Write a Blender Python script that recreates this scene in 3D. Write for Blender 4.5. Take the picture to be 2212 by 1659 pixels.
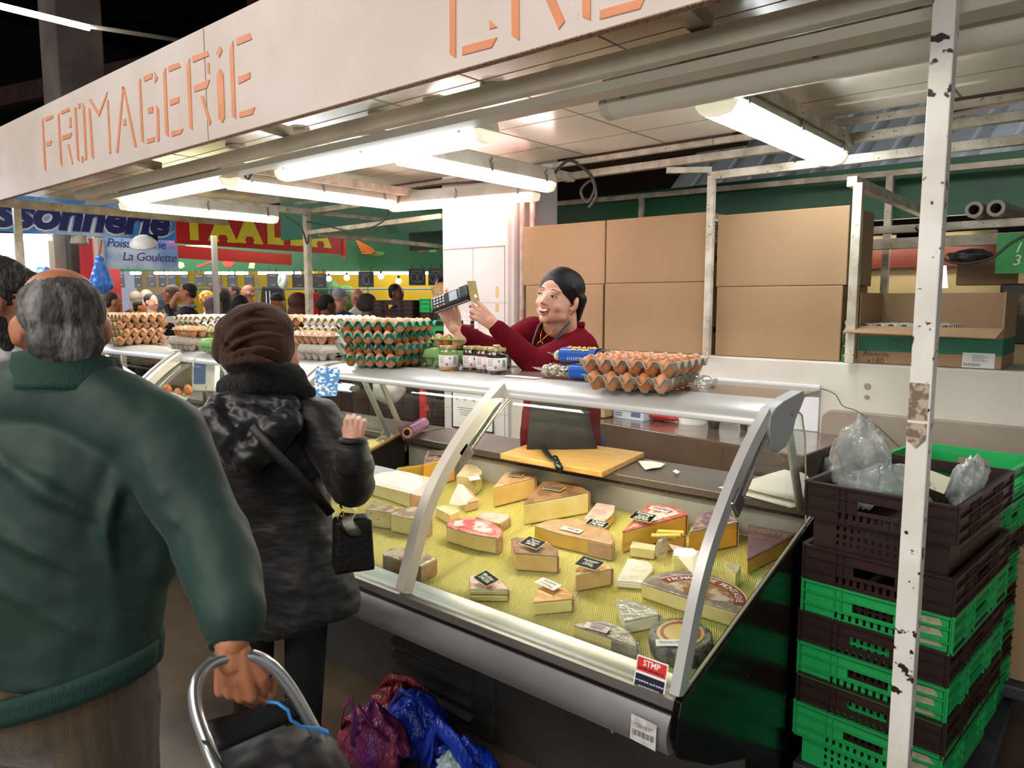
import bpy, bmesh, math, random
from mathutils import Vector, Matrix, Euler, noise

for _o in list(bpy.data.objects):
    bpy.data.objects.remove(_o)
S = bpy.context.scene
COL = S.collection
R = math.radians
PI = math.pi

# ------------------------------------------------------------------ camera
cam_d = bpy.data.cameras.new('camera')
cam_d.sensor_width = 36.0
cam_d.lens = 36.0 * 1590.0 / 2212.0
cam_d.clip_start = 0.02
cam_d.dof.use_dof = True
cam_d.dof.focus_distance = 3.0
cam_d.dof.aperture_fstop = 9.0
cam = bpy.data.objects.new('camera', cam_d)
COL.objects.link(cam)
cam.location = (0.0, 0.0, 1.60)
cam.rotation_euler = (R(90 - 6.4), 0, R(90 - 49.6 + 0.0))
S.camera = cam

# ------------------------------------------------------------------ world and exposure
w = bpy.data.worlds.new('hall_air')
S.world = w
w.use_nodes = True
w.node_tree.nodes['Background'].inputs[0].default_value = (0.72, 0.78, 0.86, 1)
w.node_tree.nodes['Background'].inputs[1].default_value = 0.22
S.view_settings.view_transform = 'Standard'
S.view_settings.look = 'None'
S.view_settings.gamma = 1.0
S.view_settings.exposure = 0.85
S.view_settings.use_curve_mapping = False

# daylight and lamps of the market hall, plus added fill lights
def area(name, loc, rot, sx, sy, power, col=(1, 1, 1)):
    l = bpy.data.lights.new(name, 'AREA')
    l.shape = 'RECTANGLE'
    l.size = sx
    l.size_y = sy
    l.energy = power
    l.color = col
    o = bpy.data.objects.new(name, l)
    o.location = loc
    o.rotation_euler = rot
    COL.objects.link(o)
    return o
area('hall_lamp', (-1.5, -3.2, 5.6), (R(22), 0, 0), 5, 2.0, 165, (1.0, 0.93, 0.84))
area('aisle_fill', (0.8, -2.9, 1.95), (R(88), 0, R(12)), 3.4, 0.5, 40, (1.0, 0.96, 0.90))  # added fill light from the aisle side, brightens post, crates and front beam
area('hall_lamp', (-9.0, -2.0, 5.4), (R(15), 0, 0), 5, 2, 170, (1.0, 0.95, 0.9))
area('sheet_fill', (0.2, 5.5, 2.25), (R(125), 0, 0), 4, 0.6, 45, (0.95, 0.97, 1.0))  # added fill light turned upwards, only to brighten the corrugated sheet
area('far_stall_lamp', (-10.5, 4.5, 3.2), (0, 0, 0), 3, 3, 150, (1.0, 0.97, 0.92))
area('far_stall_lamp', (-9.0, 9.5, 3.3), (0, 0, 0), 5, 3, 230, (1.0, 0.96, 0.86))

# ------------------------------------------------------------------ materials
MATS = {}
def rgb(h):
    h = h.lstrip('#')
    c = [int(h[i:i + 2], 16) / 255 for i in (0, 2, 4)]
    return tuple(x / 12.92 if x <= 0.04045 else ((x + 0.055) / 1.055) ** 2.4 for x in c) + (1,)

def mat(name, col='#808080', rough=0.5, metal=0.0, spec=0.5, col2=None, vscale=4.0, vcon=(0.35, 0.65), bump=0.0, bscale=40.0,
        alpha=None, emit=None, estr=0.0, coat=0.0, sheen=0.0, sss=0.0, rnd=0.0, specks=None, sp_scale=60, sp_thr=0.68, stretch=None,
        bdist=0.01, bdetail=3.0, trans=0.0):
    if name in MATS:
        return MATS[name]
    m = bpy.data.materials.new(name)
    m.use_nodes = True
    nt = m.node_tree
    N, L = nt.nodes, nt.links
    b = N['Principled BSDF']
    c1 = rgb(col) if isinstance(col, str) else col
    b.inputs['Base Color'].default_value = c1
    b.inputs['Roughness'].default_value = rough
    b.inputs['Metallic'].default_value = metal
    b.inputs['Specular IOR Level'].default_value = spec
    b.inputs['Coat Weight'].default_value = coat
    b.inputs['Sheen Weight'].default_value = sheen
    b.inputs['Transmission Weight'].default_value = trans
    if sss:
        b.inputs['Subsurface Weight'].default_value = sss
        b.inputs['Subsurface Radius'].default_value = (0.012, 0.005, 0.003)
        b.inputs['Subsurface Scale'].default_value = 1.0
    out = None
    tc = N.new('ShaderNodeTexCoord')
    mp = N.new('ShaderNodeMapping')
    L.new(tc.outputs['Object'], mp.inputs['Vector'])
    if stretch:
        mp.inputs['Scale'].default_value = stretch
    if col2:
        n = N.new('ShaderNodeTexNoise')
        n.inputs['Scale'].default_value = vscale
        n.inputs['Detail'].default_value = 5
        L.new(mp.outputs[0], n.inputs['Vector'])
        r = N.new('ShaderNodeMapRange')
        r.inputs['From Min'].default_value = vcon[0]
        r.inputs['From Max'].default_value = vcon[1]
        L.new(n.outputs['Fac'], r.inputs['Value'])
        mx = N.new('ShaderNodeMix')
        mx.data_type = 'RGBA'
        mx.inputs['A'].default_value = c1
        mx.inputs['B'].default_value = rgb(col2)
        L.new(r.outputs[0], mx.inputs['Factor'])
        out = mx.outputs['Result']
    if specks:
        n = N.new('ShaderNodeTexNoise')
        n.inputs['Scale'].default_value = sp_scale
        n.inputs['Detail'].default_value = 4
        L.new(tc.outputs['Object'], n.inputs['Vector'])
        r = N.new('ShaderNodeMapRange')
        r.inputs['From Min'].default_value = sp_thr
        r.inputs['From Max'].default_value = sp_thr + 0.03
        L.new(n.outputs['Fac'], r.inputs['Value'])
        mx = N.new('ShaderNodeMix')
        mx.data_type = 'RGBA'
        if out:
            L.new(out, mx.inputs['A'])
        else:
            mx.inputs['A'].default_value = c1
        mx.inputs['B'].default_value = rgb(specks)
        L.new(r.outputs[0], mx.inputs['Factor'])
        out = mx.outputs['Result']
    if rnd:
        oi = N.new('ShaderNodeObjectInfo')
        hs = N.new('ShaderNodeHueSaturation')
        r = N.new('ShaderNodeMapRange')
        r.inputs['To Min'].default_value = 1 - rnd
        r.inputs['To Max'].default_value = 1 + rnd
        L.new(oi.outputs['Random'], r.inputs['Value'])
        L.new(r.outputs[0], hs.inputs['Value'])
        r2 = N.new('ShaderNodeMapRange')
        r2.inputs['To Min'].default_value = 1.0 + rnd * 0.8
        r2.inputs['To Max'].default_value = 1.0 - rnd * 0.8
        L.new(oi.outputs['Random'], r2.inputs['Value'])
        L.new(r2.outputs[0], hs.inputs['Saturation'])
        if out:
            L.new(out, hs.inputs['Color'])
        else:
            hs.inputs['Color'].default_value = c1
        out = hs.outputs['Color']
    if out:
        L.new(out, b.inputs['Base Color'])
    if bump:
        n = N.new('ShaderNodeTexNoise')
        n.inputs['Scale'].default_value = bscale
        n.inputs['Detail'].default_value = bdetail
        L.new(mp.outputs[0], n.inputs['Vector'])
        bp = N.new('ShaderNodeBump')
        bp.inputs['Strength'].default_value = bump
        bp.inputs['Distance'].default_value = bdist
        L.new(n.outputs['Fac'], bp.inputs['Height'])
        L.new(bp.outputs[0], b.inputs['Normal'])
        if coat:
            L.new(bp.outputs[0], b.inputs['Coat Normal'])
            b.inputs['Coat Roughness'].default_value = 0.12
    if alpha is not None:
        b.inputs['Alpha'].default_value = alpha
    if emit:
        b.inputs['Emission Color'].default_value = rgb(emit)
        b.inputs['Emission Strength'].default_value = estr
    MATS[name] = m
    return m

def glassy(name, tint='#eef6f2', rough=0.02, strength=1.0, milk=0.0, milkcol='#ffffff', bump=0.0, bscale=30, ior=1.5):
    """thin clear sheet: what lies behind shows through, lamps mirror in it by Fresnel"""
    if name in MATS:
        return MATS[name]
    m = bpy.data.materials.new(name)
    m.use_nodes = True
    N, L = m.node_tree.nodes, m.node_tree.links
    N.clear()
    o = N.new('ShaderNodeOutputMaterial')
    t = N.new('ShaderNodeBsdfTransparent')
    t.inputs[0].default_value = rgb(tint)
    g = N.new('ShaderNodeBsdfGlossy')
    g.inputs['Roughness'].default_value = rough
    f = N.new('ShaderNodeLayerWeight')
    f.inputs['Blend'].default_value = 0.5
    pw = N.new('ShaderNodeMath')
    pw.operation = 'POWER'
    pw.inputs[1].default_value = 4.5
    L.new(f.outputs['Facing'], pw.inputs[0])
    mul = N.new('ShaderNodeMath')
    mul.operation = 'MULTIPLY_ADD'
    mul.use_clamp = True
    mul.inputs[1].default_value = 0.9 * strength
    mul.inputs[2].default_value = 0.055 * strength
    L.new(pw.outputs[0], mul.inputs[0])
    mx = N.new('ShaderNodeMixShader')
    L.new(mul.outputs[0], mx.inputs[0])
    L.new(t.outputs[0], mx.inputs[1])
    L.new(g.outputs[0], mx.inputs[2])
    last = mx.outputs[0]
    if milk:
        d = N.new('ShaderNodeBsdfDiffuse')
        d.inputs[0].default_value = rgb(milkcol)
        m2 = N.new('ShaderNodeMixShader')
        m2.inputs[0].default_value = milk
        L.new(last, m2.inputs[1])
        L.new(d.outputs[0], m2.inputs[2])
        last = m2.outputs[0]
    if bump:
        n = N.new('ShaderNodeTexNoise')
        n.inputs['Scale'].default_value = bscale
        tc = N.new('ShaderNodeTexCoord')
        L.new(tc.outputs['Object'], n.inputs['Vector'])
        bp = N.new('ShaderNodeBump')
        bp.inputs['Strength'].default_value = bump
        bp.inputs['Distance'].default_value = 0.02
        L.new(n.outputs['Fac'], bp.inputs['Height'])
        L.new(bp.outputs[0], g.inputs['Normal'])
    L.new(last, o.inputs[0])
    MATS[name] = m
    return m

def glow(name, col, strength):
    if name in MATS:
        return MATS[name]
    m = bpy.data.materials.new(name)
    m.use_nodes = True
    N, L = m.node_tree.nodes, m.node_tree.links
    N.clear()
    o = N.new('ShaderNodeOutputMaterial')
    e = N.new('ShaderNodeEmission')
    e.inputs[0].default_value = rgb(col)
    e.inputs[1].default_value = strength
    L.new(e.outputs[0], o.inputs[0])
    MATS[name] = m
    return m

# ------------------------------------------------------------------ mesh collector
def mtx(loc=(0, 0, 0), rot=(0, 0, 0)):
    return Matrix.Translation(Vector(loc)) @ Euler(rot).to_matrix().to_4x4()

class MB:
    def __init__(s):
        s.v = []
        s.f = []
        s.mi = []
        s.m = 0
    def add(s, vs, fs, M=None):
        o = len(s.v)
        for p in vs:
            p = Vector(p)
            s.v.append(M @ p if M else p)
        for f in fs:
            s.f.append([o + i for i in f])
            s.mi.append(s.m)
        return s
    def box(s, c, d, rot=(0, 0, 0), taper=1.0):
        x, y, z = d[0] / 2, d[1] / 2, d[2] / 2
        t = taper
        vs = [(-x * t, -y * t, -z), (x * t, -y * t, -z), (x * t, y * t, -z), (-x * t, y * t, -z), (-x, -y, z), (x, -y, z), (x, y, z), (-x, y, z)]
        return s.add(vs, [(3, 2, 1, 0), (4, 5, 6, 7), (0, 1, 5, 4), (1, 2, 6, 5), (2, 3, 7, 6), (3, 0, 4, 7)], mtx(c, rot))
    def span(s, a, b):
        return s.box([(a[i] + b[i]) / 2 for i in range(3)], [abs(b[i] - a[i]) for i in range(3)])
    def prism(s, poly, z0, z1, M=None, top=None):
        n = len(poly)
        vs = [(p[0], p[1], z0) for p in poly] + [((top or poly)[i][0], (top or poly)[i][1], z1) for i in range(n)]
        fs = [list(range(n))[::-1], list(range(n, 2 * n))] + [(i, (i + 1) % n, n + (i + 1) % n, n + i) for i in range(n)]
        return s.add(vs, fs, M)
    def extrude_x(s, prof, x0, x1, closed=True, cap=True):
        n = len(prof)
        vs = [(x0, p[0], p[1]) for p in prof] + [(x1, p[0], p[1]) for p in prof]
        fs = [(i, (i + 1) % n, n + (i + 1) % n, n + i) for i in range(n if closed else n - 1)]
        if closed and cap:
            fs += [list(range(n))[::-1], list(range(n, 2 * n))]
        return s.add(vs, fs)
    def tube(s, pts, r, n=10, flat=1.0, cap=True, up=None):
        pts = [Vector(p) for p in pts]
        k = len(pts)
        rr = r if isinstance(r, (list, tuple)) else [r] * k
        vs = []
        prev = None
        for i, p in enumerate(pts):
            t = (pts[min(i + 1, k - 1)] - pts[max(i - 1, 0)])
            if t.length < 1e-9:
                t = Vector((0, 0, 1))
            t.normalize()
            if prev is None:
                a = Vector(up) if up else (Vector((0, 0, 1)) if abs(t.z) < 0.9 else Vector((0, 1, 0)))
            else:
                a = prev
            a = (a - t * a.dot(t))
            if a.length < 1e-6:
                a = t.orthogonal()
            a.normalize()
            prev = a
            b = t.cross(a)
            for j in range(n):
                th = 2 * PI * j / n
                vs.append(p + a * math.cos(th) * rr[i] * flat + b * math.sin(th) * rr[i])
        fs = []
        for i in range(k - 1):
            for j in range(n):
                fs.append((i * n + j, i * n + (j + 1) % n, (i + 1) * n + (j + 1) % n, (i + 1) * n + j))
        if cap:
            fs += [list(range(n))[::-1], list(range((k - 1) * n, k * n))]
        return s.add(vs, fs)
    def sqtube(s, a, b, w, h=None):
        """square bar between two points"""
        a, b = Vector(a), Vector(b)
        h = h or w
        t = (b - a).normalized()
        u = Vector((0, 0, 1)) if abs(t.z) < 0.9 else Vector((0, 1, 0))
        u = (u - t * u.dot(t)).normalized()
        q = t.cross(u)
        vs = []
        for p in (a, b):
            for du, dq in ((-1, -1), (1, -1), (1, 1), (-1, 1)):
                vs.append(p + u * du * h / 2 + q * dq * w / 2)
        return s.add(vs, [(0, 3, 2, 1), (4, 5, 6, 7), (0, 1, 5, 4), (1, 2, 6, 5), (2, 3, 7, 6), (3, 0, 4, 7)])
    def lathe(s, prof, n=24, M=None, cap=True):
        vs = []
        k = len(prof)
        for r, z in prof:
            for j in range(n):
                a = 2 * PI * j / n
                vs.append((r * math.cos(a), r * math.sin(a), z))
        fs = []
        for i in range(k - 1):
            for j in range(n):
                fs.append((i * n + j, i * n + (j + 1) % n, (i + 1) * n + (j + 1) % n, (i + 1) * n + j))
        if cap:
            fs += [list(range(n))[::-1], list(range((k - 1) * n, k * n))]
        return s.add(vs, fs, M)
    def ball(s, c, r, n=16, rot=(0, 0, 0), m=None):
        """ellipsoid"""
        if not isinstance(r, (list, tuple)):
            r = (r, r, r)
        k = m or max(6, n // 2)
        M = mtx(c, rot)
        vs = [(0, 0, -r[2])]
        for i in range(1, k):
            a = -PI / 2 + PI * i / k
            for j in range(n):
                b = 2 * PI * j / n
                vs.append((r[0] * math.cos(a) * math.cos(b), r[1] * math.cos(a) * math.sin(b), r[2] * math.sin(a)))
        vs.append((0, 0, r[2]))
        e = len(vs) - 1
        fs = [(0, 1 + (j + 1) % n, 1 + j) for j in range(n)]
        for i in range(k - 2):
            for j in range(n):
                fs.append((1 + i * n + j, 1 + i * n + (j + 1) % n, 1 + (i + 1) * n + (j + 1) % n, 1 + (i + 1) * n + j))
        fs += [(1 + (k - 2) * n + j, 1 + (k - 2) * n + (j + 1) % n, e) for j in range(n)]
        return s.add(vs, fs, M)
    def limb(s, a, b, ra, rb, n=14, flat=1.0, up=None):
        """tapered capsule"""
        a, b = Vector(a), Vector(b)
        t = (b - a)
        L = t.length
        t.normalize()
        pts, rr = [], []
        for q in (-1, -0.92, -0.7, -0.38, 0):
            pts.append(a + t * ra * q)
            rr.append(max(ra * math.sqrt(max(0, 1 - q * q)), ra * 0.05))
        for q in (0, 0.38, 0.7, 0.92, 1):
            pts.append(b + t * rb * q)
            rr.append(max(rb * math.sqrt(max(0, 1 - q * q)), rb * 0.05))
        return s.tube(pts, rr, n, flat, up=up)
    def sheet(s, fn, nu, nv, wrap=False):
        vs = [fn(i / nu, j / nv) for j in range(nv + 1) for i in range(nu + 1)]
        fs = [(j * (nu + 1) + i, j * (nu + 1) + i + 1, (j + 1) * (nu + 1) + i + 1, (j + 1) * (nu + 1) + i) for j in range(nv) for i in range(nu)]
        return s.add(vs, fs)
    def build(s, name, mats, parent=None, smooth=False, bevel=0.0, seg=2, solid=0.0, sub=0, remesh=0.0, smit=6, disp=None, world=True, angle=None, rsmooth=True):
        me = bpy.data.meshes.new(name)
        me.from_pydata([tuple(p) for p in s.v], [], s.f)
        if not isinstance(mats, (list, tuple)):
            mats = [mats]
        for m in mats:
            me.materials.append(m)
        if len(mats) > 1:
            me.polygons.foreach_set('material_index', s.mi)
        me.update()
        bm = bmesh.new()
        bm.from_mesh(me)
        bmesh.ops.recalc_face_normals(bm, faces=bm.faces)
        bm.to_mesh(me)
        bm.free()
        if smooth:
            me.shade_smooth() if hasattr(me, 'shade_smooth') else None
            me.polygons.foreach_set('use_smooth', [True] * len(me.polygons))
            if angle:
                me.set_sharp_from_angle(angle=R(angle))
        o = bpy.data.objects.new(name, me)
        COL.objects.link(o)
        if parent:
            o.parent = parent
            if world:
                P = Matrix.LocRotScale(parent.location, parent.rotation_euler, parent.scale)
                if parent.parent:
                    P = parent.matrix_parent_inverse @ P
                    g = parent.parent
                    P = Matrix.LocRotScale(g.location, g.rotation_euler, g.scale) @ P
                o.matrix_parent_inverse = P.inverted()
        if remesh:
            d = o.modifiers.new('body', 'REMESH')
            d.mode = 'VOXEL'
            d.voxel_size = remesh
            d.use_smooth_shade = True
            d = o.modifiers.new('soft', 'SMOOTH')
            d.iterations = smit
            d.factor = 0.5
        if solid:
            d = o.modifiers.new('thick', 'SOLIDIFY')
            d.thickness = solid
            d.offset = 0
        if bevel:
            d = o.modifiers.new('bevel', 'BEVEL')
            d.width = bevel
            d.segments = seg
            d.limit_method = 'ANGLE'
            d.angle_limit = R(35)
        if sub:
            d = o.modifiers.new('sub', 'SUBSURF')
            d.levels = sub
            d.render_levels = sub
        if disp:
            for k, (st, sc, kind) in enumerate(disp):
                tx = bpy.data.textures.new(name + '_fold', kind)
                tx.noise_scale = sc
                if kind == 'CLOUDS':
                    tx.noise_depth = 2
                d = o.modifiers.new('folds', 'DISPLACE')
                d.texture = tx
                d.strength = st
                d.mid_level = 0.5
                d.texture_coords = 'LOCAL'
        return o

def tag(o, label=None, cat=None, group=None, kind=None):
    if label:
        o['label'] = label
    if cat:
        o['category'] = cat
    if group:
        o['group'] = group
    if kind:
        o['kind'] = kind
    return o

def thing(name, label, cat, loc=(0, 0, 0), rz=0.0, group=None):
    o = bpy.data.objects.new(name, None)
    o.empty_display_size = 0.05
    COL.objects.link(o)
    o.location = loc
    o.rotation_euler = (0, 0, rz)
    return tag(o, label, cat, group)

def copy_tree(o, parent=None):
    c = o.copy()
    COL.objects.link(c)
    if parent:
        c.parent = parent
    for ch in [x for x in COL.objects if x.parent == o]:
        copy_tree(ch, c)
    return c

def text_mb(body, size, font_shear=0.0, extrude=0.0, align='CENTER', space=1.0, offset=0.0, word=1.0):
    """letters as a mesh lying in the XY plane"""
    cu = bpy.data.curves.new('letters', 'FONT')
    cu.body = body
    cu.size = size
    cu.align_x = align
    cu.align_y = 'CENTER'
    cu.shear = font_shear
    cu.extrude = extrude
    cu.offset = offset
    cu.space_character = space
    cu.space_line = 0.85
    cu.resolution_u = 3
    o = bpy.data.objects.new('letters', cu)
    COL.objects.link(o)
    dg = bpy.context.evaluated_depsgraph_get()
    me = bpy.data.meshes.new_from_object(o.evaluated_get(dg))
    mb = MB()
    vs = [v.co.copy() for v in me.vertices]
    fs = [list(p.vertices) for p in me.polygons]
    bpy.data.objects.remove(o)
    bpy.data.meshes.remove(me)
    mb.add(vs, fs)
    return mb

def place_text(mb, target, M):
    target.add(mb.v, mb.f, M)
    return target

def basisM(o, x, n):
    """matrix whose local X runs along x, local Z along normal n"""
    x = Vector(x).normalized()
    n = Vector(n).normalized()
    y = n.cross(x).normalized()
    n = x.cross(y)
    M = Matrix((x, y, n)).transposed().to_4x4()
    M.translation = Vector(o)
    return M

rnd = random.Random(7)

def DD(px, py, d):
    """world point seen at a picture column and row, at a depth in metres"""
    q = cam.rotation_euler.to_matrix() @ Vector(((px - 1106) / 1590, (829.5 - py) / 1590, -1))
    p = cam.location + q * d
    return (p.x, p.y, p.z)

LETTERS = [
 ('F', [[(-5.046, 2.659), (-5.022, 2.677), (-5.031, 2.369), (-5.061, 2.389)], [(-4.991, 2.674), (-4.864, 2.670), (-4.858, 2.652), (-4.987, 2.652)], [(-4.998, 2.534), (-4.905, 2.532), (-4.930, 2.508), (-4.998, 2.511)], ]),
 ('R', [[(-4.793, 2.647), (-4.766, 2.665), (-4.773, 2.366), (-4.798, 2.388)], [(-4.738, 2.669), (-4.616, 2.668), (-4.605, 2.650), (-4.735, 2.652)], [(-4.619, 2.615), (-4.594, 2.616), (-4.598, 2.564), (-4.624, 2.561)], [(-4.741, 2.536), (-4.596, 2.532), (-4.623, 2.508), (-4.742, 2.511)], [(-4.670, 2.478), (-4.651, 2.477), (-4.610, 2.372), (-4.622, 2.362)], ]),
 ('O', [[(-4.539, 2.650), (-4.514, 2.655), (-4.519, 2.366), (-4.545, 2.382)], [(-4.482, 2.666), (-4.455, 2.665), (-4.457, 2.642), (-4.482, 2.642)], [(-4.424, 2.663), (-4.398, 2.639), (-4.408, 2.368), (-4.431, 2.361)], [(-4.488, 2.387), (-4.455, 2.385), (-4.459, 2.358), (-4.484, 2.357)], ]),
 ('M', [[(-4.347, 2.624), (-4.323, 2.614), (-4.316, 2.355), (-4.346, 2.369)], [(-4.340, 2.668), (-4.308, 2.664), (-4.212, 2.580), (-4.095, 2.663), (-4.106, 2.641), (-4.216, 2.557)], [(-4.107, 2.616), (-4.087, 2.622), (-4.093, 2.361), (-4.111, 2.355)], ]),
 ('A', [[(-3.910, 2.657), (-3.897, 2.646), (-4.007, 2.349), (-4.029, 2.353)], [(-3.910, 2.657), (-3.890, 2.648), (-3.790, 2.350), (-3.814, 2.353)], [(-3.918, 2.500), (-3.896, 2.498), (-3.894, 2.469), (-3.929, 2.471)], ]),
 ('G', [[(-3.728, 2.639), (-3.708, 2.653), (-3.710, 2.357), (-3.734, 2.372)], [(-3.671, 2.657), (-3.582, 2.654), (-3.587, 2.633), (-3.670, 2.633)], [(-3.561, 2.656), (-3.530, 2.627), (-3.558, 2.605)], [(-3.645, 2.509), (-3.593, 2.507), (-3.597, 2.480), (-3.643, 2.483)], [(-3.559, 2.507), (-3.537, 2.486), (-3.543, 2.354), (-3.560, 2.339), (-3.568, 2.355)], [(-3.676, 2.370), (-3.593, 2.369), (-3.595, 2.349), (-3.673, 2.349)], ]),
 ('E', [[(-3.474, 2.633), (-3.447, 2.652), (-3.452, 2.349), (-3.480, 2.365)], [(-3.420, 2.653), (-3.324, 2.650), (-3.305, 2.627), (-3.419, 2.629)], [(-3.421, 2.508), (-3.333, 2.506), (-3.336, 2.483), (-3.422, 2.482)], [(-3.422, 2.368), (-3.310, 2.365), (-3.335, 2.346), (-3.421, 2.346)], ]),
 ('R', [[(-3.251, 2.625), (-3.220, 2.647), (-3.225, 2.346), (-3.251, 2.362)], [(-3.195, 2.650), (-3.066, 2.645), (-3.055, 2.624), (-3.194, 2.624)], [(-3.073, 2.597), (-3.055, 2.596), (-3.057, 2.553), (-3.074, 2.558)], [(-3.192, 2.527), (-3.056, 2.528), (-3.080, 2.499), (-3.193, 2.501)], [(-3.139, 2.473), (-3.117, 2.473), (-3.061, 2.357), (-3.075, 2.343)], ]),
 ('I', [[(-2.993, 2.621), (-2.962, 2.642), (-2.944, 2.623), (-2.971, 2.599)], [(-2.997, 2.534), (-2.970, 2.555), (-2.944, 2.529), (-2.946, 2.357), (-2.968, 2.337), (-2.997, 2.360)], ]),
 ('E', [[(-2.887, 2.611), (-2.858, 2.641), (-2.860, 2.337), (-2.888, 2.353)], [(-2.829, 2.645), (-2.734, 2.642), (-2.718, 2.616), (-2.831, 2.617)], [(-2.829, 2.496), (-2.740, 2.497), (-2.742, 2.474), (-2.830, 2.468)], [(-2.832, 2.359), (-2.714, 2.359), (-2.734, 2.335), (-2.831, 2.338)], ]),
 ('C', [[(-1.627, 2.716), (-1.600, 2.727), (-1.605, 2.319), (-1.629, 2.335)], [(-1.469, 2.394), (-1.442, 2.369), (-1.469, 2.369)], [(-1.577, 2.345), (-1.441, 2.341), (-1.462, 2.318), (-1.578, 2.321)], [(-1.573, 2.718), (-1.452, 2.707), (-1.440, 2.676), (-1.574, 2.690)], ]),
 ('R', [[(-1.390, 2.686), (-1.362, 2.692), (-1.360, 2.315), (-1.386, 2.335)], [(-1.301, 2.466), (-1.273, 2.463), (-1.204, 2.329), (-1.224, 2.313)], [(-1.342, 2.685), (-1.225, 2.672), (-1.209, 2.641), (-1.342, 2.659)], [(-1.232, 2.614), (-1.209, 2.610), (-1.208, 2.521), (-1.231, 2.525)], [(-1.342, 2.516), (-1.208, 2.504), (-1.231, 2.479), (-1.342, 2.483)], ]),
 ('E', [[(-1.153, 2.650), (-1.127, 2.657), (-1.123, 2.312), (-1.148, 2.327)], [(-1.094, 2.329), (-0.965, 2.327), (-0.978, 2.305), (-1.095, 2.308)], [(-1.096, 2.472), (-1.010, 2.466), (-1.010, 2.441), (-1.097, 2.447)], [(-1.099, 2.653), (-1.001, 2.640), (-0.984, 2.613), (-1.100, 2.629)], ]),
]
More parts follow.
